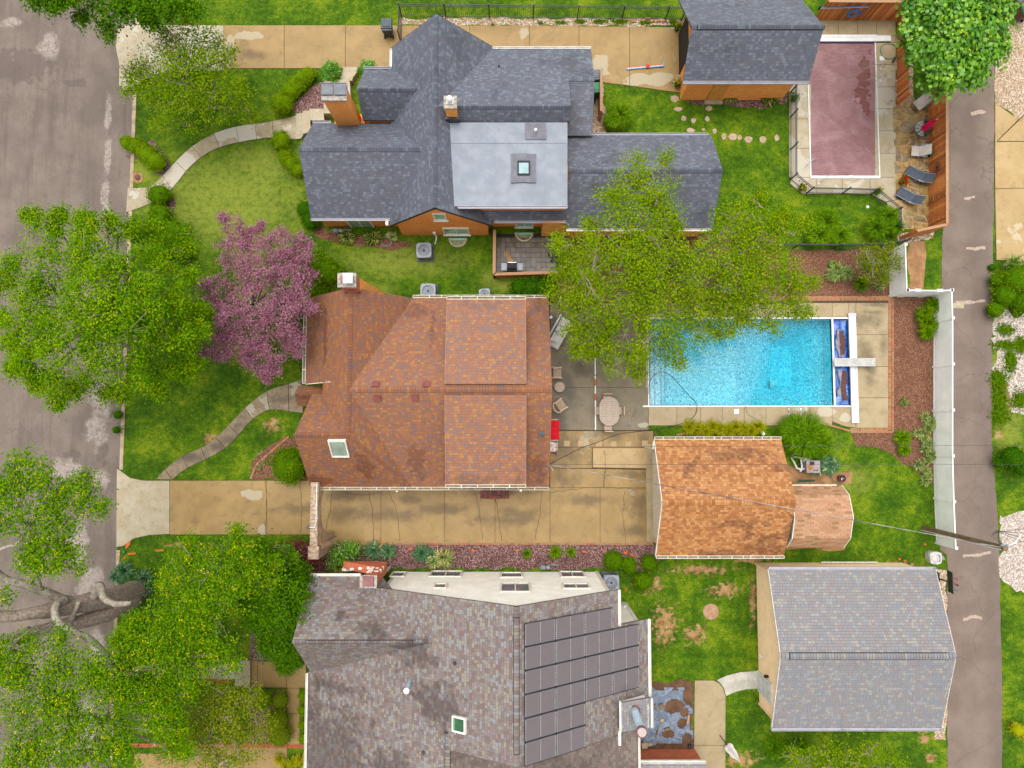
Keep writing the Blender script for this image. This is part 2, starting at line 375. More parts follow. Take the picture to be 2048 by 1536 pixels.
def alley_mat():
    t = NT('alley_asphalt')
    f = t.noise(60, 3, .7); n = t.noise(.5, 6, .6)
    c = t.mix(t.mapr(n, .35, .65), D(118, 102, 90), D(138, 122, 110))
    c = t.mix(t.mapr(f, .42, .7, 0, .5), c, D(184, 166, 156))
    c = t.mix(t.mapr(t.noise(40, 4, .7), .55, .68, 0, .5), c, D(110, 92, 84))
    c = t.mix(t.mapr(t.math('ABSOLUTE', t.math('SUBTRACT', t.xyz()[0], P(1990, 1300).x)), .0, 1.1, .35, 0), c, D(112, 96, 90))
    big = t.voro(.22, 'DISTANCE_TO_EDGE', 'Distance', t.warp(1.2, 1.0))
    c = t.mix(t.mapr(big, .001, .006, .5, 0), c, D(100, 82, 78))
    return t.bsdf(c, .85, .2, 0, f, .5, .012)
def gravel_mat(name, a, b, c_, sc=26):
    t = NT(name)
    cell = t.voro(sc, 'F1', 'Color'); d = t.voro(sc, 'F1', 'Distance')
    v = t.xyz(cell)[0]
    c = t.ramp(v, [(0, a), (.45, b), (.8, c_), (1, tuple(min(1, q*1.25) for q in c_[:3])+(1,))])
    c = t.mix(t.mapr(d, .35, .75, 0, .65), c, tuple(q*.35 for q in a[:3])+(1,))
    c = t.mix(t.mapr(t.noise(1.1, 5), .45, .7, 0, .45), c, a)
    return t.bsdf(c, .85, .2, 0, t.math('SUBTRACT', 1., d), .7, .02)
STREET, ALLEY = street_mat(), alley_mat()
MULCH = gravel_mat('brown_bark_mulch', D(104, 64, 46), D(140, 92, 68), D(176, 132, 104), 30)
REDGRAVEL = gravel_mat('dark_red_lava_gravel', D(92, 56, 52), D(136, 92, 88), D(196, 160, 152), 22)
PEBBLE = gravel_mat('pale_pebbles', D(176, 138, 92), D(214, 190, 156), D(238, 226, 206), 13)
TANGRAVEL = gravel_mat('tan_crushed_gravel', D(176, 144, 110), D(208, 180, 150), D(232, 214, 192), 16)
WHITEGRAVEL = gravel_mat('whitish_gravel', D(190, 168, 150), D(216, 202, 190), D(236, 228, 220), 15)
DIRT = M('bare_dirt', D(186, 142, 94), D(150, 106, 66), 1.6)
WETDIRT = M('dark_wet_soil', D(122, 84, 54), D(88, 60, 40), 2.2)
SHINY = M('white_enamel', D(238, 238, 236, 1.7), D(222, 222, 220, 1.7), 3, .35, .5)
GUT_W = M('white_gutter_metal', D(244, 240, 230, 1.5), D(222, 214, 200, 1.5), 2, .45, .5)
GUT_IN = M('gutter_trough_tan', D(168, 150, 112), D(140, 122, 90), 4)  # tan trough floor, darker than the gutter metal
GUT_G = M('silver_grey_gutter_metal', D(196, 194, 204, 1.7), D(180, 178, 190, 1.7), 1.5, .45, .5)
BLACKMETAL = M('black_fence_metal', D(48, 56, 66), D(36, 42, 52), 3, .45, .5)
def wood_mat(name, a, b, rough=.7):
    t = NT(name); oi = t.n('ObjectInfo').outputs['Random']; v = t.obj()
    mp = t.n('Mapping'); t.set(mp.inputs[0], v); mp.inputs['Scale'].default_value = (14, 14, 2)
    n = t.noise(1.6, 6, .65, mp.outputs[0])
    c = t.mix(t.mapr(n, .3, .7), b, a); c = t.mix(t.mapr(oi, 0, 1, 0, .4), c, b)
    return t.bsdf(c, rough, .25, 0, n, .3, .01)
WOOD_ORG = wood_mat('orange_brown_stained_wood', D(214, 130, 66, 1.25), D(160, 84, 36, 1.25))
WOOD_TAN = wood_mat('weathered_tan_wood', D(212, 170, 130), D(178, 132, 94))
TEAK = wood_mat('bleached_teak', D(224, 196, 168, 1.7), D(196, 166, 140, 1.7))
TEAKP = wood_mat('pale_table_boards', D(216, 198, 180, 2.1), D(198, 178, 160, 2.1))
def vinyl():
    t = NT('white_vinyl'); n = t.noise(1.2, 5, .6); x, y, z = t.xyz()
    c = t.mix(t.mapr(n, .35, .7), D(242, 243, 238, 1.2), D(226, 229, 224, 1.2))
    c = t.mix(t.mapr(z, 0., .5, .28, 0), c, D(176, 186, 168, 1.2))
    return t.bsdf(c, .45, .4)
VINYL = vinyl()
def brickmat(name, a, b, mort, k=1.0):
    t = NT(name); x, y, z = t.xyz(); 
    vec = t.comb(t.math('ADD', x, y), z, 0.)
    br = t.n('TexBrick'); t.set(br.inputs['Vector'], vec)
    br.inputs['Scale'].default_value = 1.0; br.inputs['Brick Width'].default_value = .215*k; br.inputs['Row Height'].default_value = .078*k
    br.inputs['Mortar Size'].default_value = .006; br.inputs['Mortar Smooth'].default_value = .3; br.inputs['Bias'].default_value = 0.
    t.set(br.inputs['Color1'], a); t.set(br.inputs['Color2'], b); t.set(br.inputs['Mortar'], mort)
    c = t.mix(t.mapr(t.noise(1.1, 6, .6), .35, .7, 0, .45), br.outputs['Color'], b)
    return t.bsdf(c, .8, .2, 0, t.math('SUBTRACT', 1., br.outputs['Fac']), .6, .01)
BRICK_O = brickmat('orange_brick', D(236, 158, 78, 1.2), D(216, 130, 56, 1.2), D(236, 186, 122, 1.2))
BRICK_R = brickmat('red_brick', D(206, 112, 76, 1.4), D(178, 88, 60, 1.4), D(208, 160, 130, 1.3))
TANSTUCCO = M('ochre_stucco', D(228, 166, 84, 1.2), D(214, 148, 68, 1.2), 1.5)
def bordermat():
    t = NT('edging_brick'); oi = t.n('Attribute', attribute_name='tint').outputs['Fac']
    c = t.ramp(oi, [(0, D(196, 140, 108)), (.4, D(184, 148, 104)), (.75, D(206, 120, 92)), (1, D(160, 118, 78))])
    c = t.mix(t.mapr(t.noise(14, 4), .4, .7, 0, .5), c, D(132, 100, 66))
    return t.bsdf(c, .85, .2)
EDGE_BRICK = bordermat()
STONE = M('pale_flagstone', D(206, 184, 156), D(178, 150, 118), 3, .7, .3)
GLASSY = None
def glassmat(name, col, rough=.05):
    t = NT(name); c = t.mix(t.mapr(t.noise(1.5, 3), .35, .65), col, tuple(q*.7 for q in col[:3])+(1,))
    return t.bsdf(c, max(.12, rough), .35)
GL_DARK = glassmat('dark_window_glass', D(110, 112, 118, 1.1)); GL_GREEN = glassmat('green_window_glass', D(150, 196, 168, 1.3))
GL_SKY = glassmat('skylight_glass', D(176, 214, 218, 1.4)); GL_DGREEN = glassmat('dark_green_skylight_glass', D(40, 84, 56, 1.2))
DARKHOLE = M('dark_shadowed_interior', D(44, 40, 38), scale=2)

# ------------------------------------------------------------------ ground, street, kerb
KX = P(246, 768).x
def holed(name, x0, x1, y0, y1, hx0, hx1, hy0, hy1, z, mat, kind):
    xs = [x0, hx0, hx1, x1]; ys = [y0, hy0, hy1, y1]; vs = [(x, y, z) for y in ys for x in xs]
    fs = [(j*4+i, j*4+i+1, j*4+i+5, j*4+i+4) for j in range(3) for i in range(3) if not (i == 1 and j == 1)]
    return tag(mkobj(name, vs, fs, mat), kind=kind)
PLX0, PLX1 = P(1298, 720).x, P(1703, 720).x            # the open pool
PLY0, PLY1 = P(1500, 811).y, P(1500, 638).y
g_ = holed('ground', KX, 300, -300, 300, PLX0, PLX1, PLY0, PLY1, 0, LAWN, 'structure')
tag(g_, 'green lawn ground with yellowish and bare spots between the houses')
mb = MB(); mb.poly([(-300, -300, -.11), (KX, -300, -.11), (KX, 300, -.11), (-300, 300, -.11)]); mb.poly([(KX, -300, 0), (KX, 300, 0), (KX, 300, -.11), (KX, -300, -.11)])
tag(mb.build('ground_verge', LAWN), 'low ground under and beyond the street', kind='structure')
mb = MB(); SX0 = KX-9.4
mb.poly([(SX0, -120, -.104), (KX, -120, -.104), (KX, 120, -.104), (SX0, 120, -.104)])
tag(mb.build('street', STREET), 'worn grey asphalt street with crack networks and pale strip', kind='structure')
kerb = tag(thing('kerb', 'narrow pale concrete kerb along the street', None, (KX, 0, 0)), kind='structure')
KC = M('kerb_concrete', D(206, 184, 152), D(172, 148, 116), 2)
ky = [(-60, P(246, 1100).y), (P(246, 940).y, P(246, 186).y), (P(246, 50).y, 60)]
for a, b in ky:
    y = a
    while y < b-.1:
        y2 = min(b, y+2.4); mb = MB(); mb.prism([(KX-.02, y+.008), (KX+.19, y+.008), (KX+.19, y2-.008), (KX-.02, y2-.008)], -.11, .035, bev=.012)
        mb.build('kerbstone', KC, kerb, True); y = y2
PAVED.append([(KX-20, -70), (KX+.2, -70), (KX+.2, 70), (KX-20, 70)])

def sheet(name, pts, mat, z, label=None, rough=.12, step=.3, parent=None, kind='structure', paved=True, world=None, seed=0):
    w_ = world or W2(pts); q = rough_poly(w_, step, rough, seed) if rough else w_
    if paved: PAVED.append(q)
    mb = MB(); mb.prism(q, z-.012 if z > .012 else -.004, z)
    o = mb.build(name, mat, parent, world=True)
    if parent is None: tag(o, label, kind=kind)
    elif kind == 'stuff': o['kind'] = 'stuff'
    return o
def slabs(root, polys, mat, top=.04, gap=.012, name='slab', z0=-.02, base=True):
    for p in polys:
        q = W2(p); PAVED.append(q); mb = MB(); mb.prism(inset(q, gap), z0, top+U(-.004, .004), bev=.008)
        mb.build(name, mat, root, world=True)
        if base:
            mb = MB(); mb.prism(q, z0, top*.35); mb.build('joint_bed', DARKBASE, root, world=True)
def cuts(xs, y0, y1): return [[(a, y0), (b, y0), (b, y1), (a, y1)] for a, b in zip(xs[:-1], xs[1:])]
def pave(name, label, at): return tag(thing(name, label, None, P(*at)), kind='structure')

# beds
sheet('mulch_bed', [(1578, 500), (1790, 498), (1812, 590), (1866, 588), (1868, 800), (1868, 970), (1820, 935), (1775, 902), (1740, 893), (1712, 890), (1700, 868), (1778, 856), (1778, 600), (1570, 597)], MULCH, .012, 'brown mulch bed wrapped round the open pool deck')
sheet('gravel_bed', [(640, 1088), (800, 1086), (1310, 1086), (1318, 1120), (1290, 1150), (1240, 1137), (800, 1137), (640, 1140)], REDGRAVEL, .012, 'dark red gravel bed between the long driveway and white house')
sheet('gravel_bed', [(580, 215), (640, 165), (660, 175), (650, 250), (596, 240)], REDGRAVEL, .012, 'dark red gravel bed beside the brick chimney steps')
sheet('pebble_strip', [(800, 36), (1372, 38), (1372, 52), (800, 51)], PEBBLE, .012, 'pale pebble strip under the black picket fence')
sheet('gravel_bed', [(1362, 188), (1580, 182), (1572, 205), (1540, 216), (1470, 214), (1440, 205), (1400, 210), (1375, 205)], REDGRAVEL, .012, 'dark gravel bed along the top garage wall')
sheet('mulch_bed', [(616, 440), (660, 465), (800, 478), (830, 490), (790, 500), (690, 488), (630, 470)], MULCH, .012, 'small mulch bed under the left brick wall')
sheet('mulch_bed', [(305, 280), (345, 330), (325, 352), (290, 320), (250, 312)], REDGRAVEL, .010, 'dark mulch round the sausage shaped hedge')
sheet('mulch_bed', [(325, 375), (352, 400), (345, 440), (325, 440)], REDGRAVEL, .010, 'dark mulch beside the ball shrub at the walk end')
sheet('mulch_bed', [(500, 925), (540, 890), (575, 872), (620, 880), (625, 958), (500, 960)], MULCH, .012, 'brown mulch round the big round shrub')
sheet('mulch_bed', [(1100, 555), (1180, 540), (1260, 560), (1300, 590), (1140, 600), (1098, 598)], MULCH, .012, 'red brown mulch under the spreading tree')
sheet('mulch_bed', [(1120, 462), (1560, 470), (1560, 600), (1250, 600), (1130, 580)], MULCH, .008, 'dark mulch below the big spreading tree', paved=False)
sheet('mulch_bed', [(500, 1262), (545, 1255), (545, 1322), (503, 1325)], REDGRAVEL, .012, 'dark mulch with small sign by the front steps')
sheet('mulch_bed', [(520, 1378), (573, 1378), (573, 1500), (500, 1500), (500, 1400)], REDGRAVEL, .012, 'dark mulch under the clipped shrubs by the front walk')
sheet('mulch_bed', [(545, 1092), (640, 1088), (640, 1150), (545, 1150)], REDGRAVEL, .011, 'dark mulch under the red leaved shrub')
sheet('gravel_bed', [(1183, 240), (1205, 150), (1212, 265), (1183, 268)], TANGRAVEL, .012, 'tan gravel strip behind the wooden bin screen')
sheet('gravel_bed', [(1793, 70), (1822, 70), (1830, 210), (1793, 212)], TANGRAVEL, .012, 'gravel strip between the wooden fences')
sheet('gravel_bed', [(1792, 468), (1870, 458), (1868, 478), (1800, 487)], PEBBLE, .016, 'pebbles at the foot of the wooden fence end')
sheet('gravel_lot', [(1986, -20), (2120, -20), (2120, 330), (2040, 243), (1990, 205)], TANGRAVEL, .014, 'tan gravel lot at the top right corner')
sheet('gravel_lot', [(1984, 628), (2120, 620), (2120, 800), (2060, 840), (2010, 790), (1990, 740)], WHITEGRAVEL, .008, 'whitish gravel patch with weeds east of the alley', rough=.5, paved=False)
sheet('gravel_lot', [(1996, 1035), (2120, 1000), (2120, 1190), (2030, 1180), (2003, 1160)], WHITEGRAVEL, .012, 'whitish gravel patch at the foot of the utility pole', rough=.3)
sheet('dirt_path', [(1816, 480), (1850, 482), (1847, 585), (1816, 585)], DIRT, .014, 'bare dirt strip beside the vinyl gate')
sheet('dirt_patch', [(1275, 1362), (1385, 1362), (1388, 1500), (1278, 1502)], WETDIRT, .012, 'dark soil under the blue grey plastic sheet')
sheet('dirt_strip', [(1868, 1140), (1893, 1140), (1897, 1420), (1890, 1480), (1868, 1480)], TANGRAVEL, .010, 'gravelly dirt strip between grey garage and alley', rough=.1)
sheet('dirt_pad', [(1572, 930), (1700, 945), (1698, 972), (1580, 975)], DIRT, .012, 'bare dirt pad behind the brown garage')
sheet('dirt_pad', [(1570, 1076), (1690, 1082), (1688, 1100), (1570, 1098)], DIRT, .012, 'bare dirt pad along the shed')

# alley
aw = [(1893, -300), (1894, 300), (1884, 480), (1880, 700), (1880, 1098), (1894, 1110), (1895, 1400), (1893, 1900), (2003, 1900), (2004, 1400), (1999, 1150), (1992, 1000), (1984, 900), (1983, 700), (1986, 480), (1988, 330), (1988, -300)]
sheet('alley', aw, ALLEY, .022, 'narrow grey brown asphalt alley along the right side', rough=.04)
mb = MB()
for (px, py, L_) in ((1958, 225, 34), (1952, 497, 40), (1940, 603, 60), (1955, 1108, 56), (1945, 1236, 36), (1940, 395, 20)):
    q = rough_poly(W2([(px-L_/2, py-2), (px+L_/2, py-3), (px+L_/2, py+3), (px-L_/2, py+4)]), .08, .1, px)
    mb.prism(q, .02, .026)
mb.build('crack_filler', M('pale_crack_filler', D(204, 184, 166), D(176, 154, 136), 12), bpy.data.objects['alley'])
sheet('utility_cover', [(1905, 606), (1927, 607), (1927, 617), (1905, 616)], CONC_PALE, .03, 'small pale concrete cover set in the alley edge', rough=0)

# top driveway
td = pave('driveway', 'tan concrete driveway north of the grey roofed brick house', (800, 95))
slabs(td, [[(236, 60), (247, 52), (300, 50), (448, 51), (448, 142), (360, 143), (305, 150), (262, 178), (250, 182), (238, 172), (239, 130), (232, 95)]], CONC_PALE)
slabs(td, cuts([448, 569, 691, 803], 51, 137.5), CONC)
slabs(td, cuts([803, 939.5, 1058.6, 1158], 51.5, 135), CONC)
slabs(td, [[(1158, 53), (1259, 54), (1259, 172), (1183, 163), (1158, 160)], [(1259, 54), (1364, 55), (1364, 187), (1259, 172)]], CONC)
# long driveway of the brown house
ld = pave('driveway', 'long tan concrete driveway beside the brown roofed house', (800, 1030))
slabs(ld, [[(234, 936), (262, 956), (290, 961), (340, 961), (340, 1068), (300, 1070), (268, 1077), (248, 1092), (233, 1094)]], CONC_PALE)
cx = [340, 534, 640, 762, 889.5, 990, 1100, 1200, 1306]
slabs(ld, cuts(cx[:3], 961, 1069)+cuts(cx[2:], 975, 1086), CONC, gap=.008)
slabs(ld, [[(1100, 936), (1208, 938), (1208, 975), (1100, 975)], [(1208, 938), (1306, 940), (1306, 975), (1208, 975)], [(1100, 862), (1206, 862), (1206, 895), (1100, 895)],
           [(1206, 862), (1306, 862), (1306, 895), (1206, 895)], [(1100, 895), (1184, 895), (1184, 936), (1100, 936)]], CONC, gap=.006)
slabs(ld, [[(1185, 895.5), (1303, 895.5), (1303, 937), (1185, 935)]], CONC_TOP, top=.052)
CRK = M('crack_dark', D(92, 66, 40), scale=3)
mb = MB()
def crack(pts, wd=.018, z=.0495, seed=0, amp=.06):
    p = [P(a, b, z) for a, b in pts]; q = []
    for a, b in zip(p[:-1], p[1:]):
        n = max(2, int((b-a).length/.12))
        for k in range(n):
            v = a.lerp(b, k/n); v.x += amp*mnoise.noise(v*2.5+Vector((seed, 0, 0)))*1.5+amp*.4*mnoise.noise(v*9); v.y += amp*mnoise.noise(v*2.5+Vector((0, seed+7, 3))); q.append(v)
    q.append(p[-1])
    for i in range(len(q)-1):
        d = (q[i+1]-q[i]); nrm = Vector((-d.y, d.x, 0)).normalized()*wd*.5
        mb.poly([q[i]-nrm, q[i+1]-nrm, q[i+1]+nrm, q[i]+nrm])
for i, c in enumerate([[(665, 978), (660, 1020), (648, 1080)], [(735, 978), (745, 1020), (748, 1082)], [(775, 978), (790, 1010), (797, 1040), (798, 1082)], [(948, 980), (960, 1020), (965, 1080)], [(990, 985), (998, 1040), (1003, 1082)], [(1083, 978), (1080, 1030), (1070, 1080)],
    [(531, 962), (534, 1000), (532, 1068)], [(1250, 980), (1245, 1030), (1252, 1085)], [(1208, 900), (1212, 935), (1206, 975)], [(1100, 985), (1180, 975), (1300, 978)], [(690, 985), (720, 990), (760, 985)], [(600, 965), (604, 1020), (600, 1066)]]):
    crack(c, .022, .0495, i)
mb.build('crack', CRK, ld, world=True, kind='stuff')
# patio slabs
pt = pave('patio', 'grey wet concrete patio between the brown house and pool', (1200, 740))
slabs(pt, [[(1100, 606), (1192, 606), (1192, 691), (1100, 691)], [(1192, 606), (1291, 606), (1291, 691), (1192, 691)], [(1100, 691), (1192, 691), (1192, 775), (1100, 775)], [(1192, 691), (1291, 691), (1291, 775), (1192, 775)],
           [(1100, 775), (1192, 775), (1192, 860), (1100, 860)], [(1192, 775), (1297, 775), (1297, 860), (1192, 860)]], CONC_PATIO, gap=.008)
# inlaid paving squares
for px, py in ((1134, 887), (1162, 887), (1198, 888), (1227, 888), (1257, 888), (1290, 887)):
    mb = MB(); c = P(px, py, .05); mb.prism([(c.x-.17, c.y-.17), (c.x+.17, c.y-.17), (c.x+.17, c.y+.17), (c.x-.17, c.y+.17)], .02, .048, bev=.01)
    mb.build('paver_square', CONC_TOP, ld, world=True)
# pool deck
for q_ in ([(1098, 592), (1788, 590), (1788, 634), (1098, 634)], [(1098, 634), (1296, 634), (1296, 864), (1098, 864)], [(1296, 814), (1712, 814), (1712, 846), (1650, 850), (1296, 850)], [(1705, 634), (1788, 634), (1788, 866), (1705, 866)], [(1098, 864), (1310, 864), (1310, 975), (1098, 975)], [(638, 966), (1310, 975), (1310, 1088), (638, 1088)]):
    PAVED.append(W2(q_)); mb_ = MB(); mb_.prism(W2(q_), -.003, .009); _o = mb_.build('deck_base', DARKBASE); tag(_o, 'soil under the pool deck slabs', kind='structure')
pd = pave('pool_deck', 'tan slab deck round the open blue pool', (1745, 740))
slabs(pd, cuts([1192, 1240, 1291, 1340, 1385, 1432, 1477, 1530, 1577, 1621, 1664, 1697, 1711], 606, 634.5), CONC_DECK, gap=.008)
slabs(pd, cuts([1297, 1353.5, 1400.7, 1444, 1488, 1531.5, 1577, 1619.5, 1664], 814, 851), CONC_DECK, gap=.008)
slabs(pd, [[(1664, 814), (1711, 814), (1711, 856), (1690, 853), (1664, 843)]], CONC_DECK, gap=.008)
slabs(pd, cuts([1711, 1776], 606, 669.5)+cuts([1711, 1776], 669.5, 733)+cuts([1711, 1776], 733, 795.5)+cuts([1711, 1776], 795.5, 856), CONC_DECK, gap=.01)
slabs(pd, [[(1291, 637), (1297.5, 637), (1297.5, 811), (1291, 811)]], CONC_PALE, gap=.004)
def brickrow(root, pts, w=.1, l=.21, name='brick_edging', z=.05, kind='stuff'):
    mb = MB()
    for (a, b) in zip(pts[:-1], pts[1:]):
        A, B = P(*a), P(*b); d = B-A; L = d.length; n = max(1, int(L/l)); u = d.normalized()
        for k in range(n):
            c = A+u*(k+.5)*L/n; mb.box((c.x, c.y, z/2+U(-.004, .004)), (L/n-.012, w, z), rz=atan2(u.y, u.x)+U(-.02, .02), tint=RND.random())
    return mb.build(name, EDGE_BRICK, root, world=True, kind=kind)
brickrow(pd, [(1779, 600), (1779, 860)], .19, .1); brickrow(pd, [(1785, 596), (1785, 864), (1700, 864)], .1)
brickrow(pd, [(1101, 601), (1785, 598)], .19, .1); brickrow(pd, [(1330, 594), (1785, 594)], .09); brickrow(pd, [(1650, 848), (1700, 862)], .1); brickrow(pd, [(1352, 870), (1375, 866)], .1); brickrow(pd, [(1100, 598), (1150, 598)], .1)
brickrow(pd, [(1776, 859.5), (1700, 859.5)], .19, .1)
brickrow(ld, [(700, 1087.5), (1306, 1087.5)], .1)
brickrow(ld, [(502, 958), (512, 930), (540, 905), (578, 873)], .1)
# covered pool deck
cd = pave('pool_deck', 'pale slab deck round the covered pool', (1600, 370))
slabs(cd, cuts([1578, 1622], 168, 238.5)+cuts([1578, 1622], 238.5, 297)+cuts([1578, 1622], 297, 355), CONC_PALE, gap=.01)
slabs(cd, [[(1580, 355), (1632, 355), (1632, 388), (1604, 388), (1580, 368)]]+cuts([1632, 1684], 355, 388)+cuts([1684, 1739.5], 355, 388)+[[(1739.5, 355), (1791, 355), (1791, 400), (1770, 404), (1739.5, 388)], [(1791, 400), (1808, 400), (1808, 440), (1788, 440), (1772, 405)], [(1788, 440), (1808, 440), (1808, 462), (1788, 466)]], CONC_PALE, gap=.01)
slabs(cd, cuts([1749, 1791], 130, 174.5)+cuts([1749, 1791], 174.5, 217.5)+cuts([1749, 1791], 217.5, 262)+cuts([1749, 1791], 262, 307)+cuts([1749, 1791], 307, 355), CONC_PALE, gap=.01)
slabs(cd, cuts([1640, 1676, 1715, 1752, 1791], 41, 72)+cuts([1750, 1791], 86, 130)+cuts([1780, 1791], 72, 86), CONC_DECK, gap=.01)
# east concrete drive
ed = pave('driveway', 'sandy concrete driveway east of the alley', (2020, 360))
slabs(ed, [[(1989, 205), (2036, 240), (1992, 284), (1989, 284)], [(1992, 284), (2036, 240), (2100, 180), (2100, 283), (1992, 283)], [(1989, 284), (2100, 283), (2100, 375), (1989, 378)], [(1989, 378), (2100, 375), (2100, 520), (2040, 525), (1992, 520)]], CONC_TOP, gap=.015)
# steps helper
def steps(root, polys, mat, z0=.1, dz=.13, name='step'):
    for i, p in enumerate(polys):
        q = W2(p); PAVED.append(q); mb = MB(); mb.prism(inset(q, .006), 0, z0+dz*i, bev=.012); mb.build(name, mat, root, world=True)
# curved front walk, top house
z1 = Z(0, 0, 3.413)
wk = pave('front_walk', 'curved concrete walk across the top front lawn', (420, 320))
up = z1([(873, 1278), (1015, 1280), (1110, 1200), (1200, 1105), (1312, 1000), (1463, 912), (1612, 865), (1742, 846), (1860, 828), (2025, 790)])
lo = z1([(862, 1452), (1030, 1390), (1175, 1290), (1270, 1170), (1378, 1072), (1498, 1008), (1634, 972), (1753, 952), (1867, 940), (2030, 955)])
def walkseg(up, lo):
    out = []
    for i in range(len(up)-1):
        # bowed long edges: a mid point from the neighbours' curve
        def mid(a, i):
            p0, p1, p2, p3 = a[max(0, i-1)], a[i], a[i+1], a[min(len(a)-1, i+2)]
            return tuple((-p0[k]+9*p1[k]+9*p2[k]-p3[k])/16 for k in (0, 1))
        out.append([up[i], mid(up, i), up[i+1], lo[i+1], mid(lo, i), lo[i]])
    return out
slabs(wk, walkseg(up, lo), WALK, gap=.01)
z2 = Z(560, 0, 4.655)
steps(wk, [z2(p) for p in ([(153, 1065), (222, 1060), (222, 1270), (200, 1300), (153, 1305)], [(222, 1050), (290, 1048), (300, 1240), (222, 1270)], [(290, 1040), (425, 1040), (430, 1150), (300, 1150)])], CONC_PALE, .14, .14)
steps(wk, [z2(p) for p in ([(590, 632), (735, 632), (730, 660), (590, 662)], [(590, 662), (735, 662), (725, 705), (590, 703)], [(590, 703), (725, 703), (700, 745), (575, 745)], [(575, 745), (700, 745), (690, 790), (575, 790)], [(430, 785), (670, 785), (690, 1100), (430, 1100)])], CONC_PALE, .12, .12)
# brown house walk
z6 = Z(0, 800, 3.413)
STWALK = conc_mat('stained_walk_concrete', D(172, 150, 116), D(132, 112, 84), D(204, 196, 176), 2.2, darkb=[(470, 880, 40, 16), (380, 915, 40, 12), (500, 850, 30, 12), (430, 895, 24, 14), (560, 800, 30, 10)], dryness=.6)
wb = pave('front_walk', 'curved stained concrete walk to the brown roofed house', (450, 880))
up = z6([(1065, 540), (1128, 472), (1245, 380), (1375, 325), (1475, 255), (1562, 172), (1672, 55), (1820, -62), (1970, -110), (2060, -140)])
lo = z6([(1178, 545), (1178, 543), (1282, 462), (1405, 405), (1540, 328), (1630, 240), (1728, 130), (1840, 65), (1972, 78), (2070, 90)])
slabs(wb, [[up[0], up[1], lo[1], lo[0]][:3]+[]]+walkseg(up[1:], lo[1:]), STWALK, gap=.012)
# white house walk
z7 = Z(0, 1100, 3.2)
wh = pave('front_walk', 'straight front walk with red brick edging to the white house', (420, 1345))
slabs(wh, [z7(p) for p in ([(780, 728), (960, 726), (960, 824), (780, 824)], [(960, 726), (1160, 726), (1160, 824), (960, 824)], [(1160, 726), (1505, 728), (1505, 824), (1160, 824)])], WALK)
slabs(wh, [z7(p) for p in ([(1610, 704), (1650, 706), (1650, 880), (1610, 880)], [(1650, 712), (1835, 712), (1835, 880), (1650, 880)], [(1835, 700), (1960, 700), (1960, 882), (1835, 882)], [(1838, 882), (1920, 882), (1920, 1045), (1838, 1045)], [(1838, 1045), (1920, 1045), (1920, 1245), (1838, 1245)],
    [(1180, 1262), (1560, 1262), (1560, 1400), (1180, 1400)], [(1560, 1262), (1840, 1262), (1840, 1400), (1560, 1400)], [(1180, 1300), (860, 1300), (860, 1400), (1180, 1400)])], CONC)
steps(wh, [z7(p) for p in ([(1507, 700), (1560, 700), (1560, 868), (1507, 868)], [(1560, 700), (1610, 702), (1610, 868), (1560, 868)])], CONC_PALE, .1, .1)
REDB = M('red_paver_brick', D(206, 110, 70), D(170, 84, 50), 6)
def pavers(root, a, b, n, rows=2, mat=REDB, w=.11):
    A, B = P(*a), P(*b); u = (B-A).normalized(); v = Vector((-u.y, u.x, 0)); L = (B-A).length
    mb = MB()
    for i in range(n):
        for r in range(rows):
            c = A+u*((i+.5)*L/n)+v*(r-.5)*w; mb.box((c.x, c.y, .02), (L/n-.01, w-.01, .05), rz=atan2(u.y, u.x), tint=RND.random())
    PAVED.append([tuple((A-v*.15)[:2]), tuple((B-v*.15)[:2]), tuple((B+v*.15)[:2]), tuple((A+v*.15)[:2])])
    mb.build('brick_edging', mat, root, world=True, kind='stuff')
pavers(wh, (255, 1324), (470, 1324), 30); pavers(wh, (250, 1361), (462, 1361), 30); pavers(wh, (262, 1490), (620, 1492), 48)
# white house back walk
bw = pave('garden_walk', 'concrete walk with rounded corner beside the blue grey plastic sheet', (1420, 1430))
z4 = Z(1160, 1290, 5.12)
slabs(bw, [z4([(1172, 360), (1360, 360), (1420, 385), (1465, 440), (1490, 520), (1488, 1025), (1165, 1025)]), z4([(1165, 1025), (1488, 1025), (1490, 1400), (1170, 1400)])], CONC_DECK, gap=.01)
slabs(bw, [z4([(1395, 357), (1500, 310), (1640, 275), (1828, 262), (1828, 446), (1700, 452), (1590, 480), (1494, 522), (1470, 440), (1430, 385)])], M('pale_grey_new_concrete', D(222, 216, 202), D(190, 186, 172), 1.4), gap=.01)
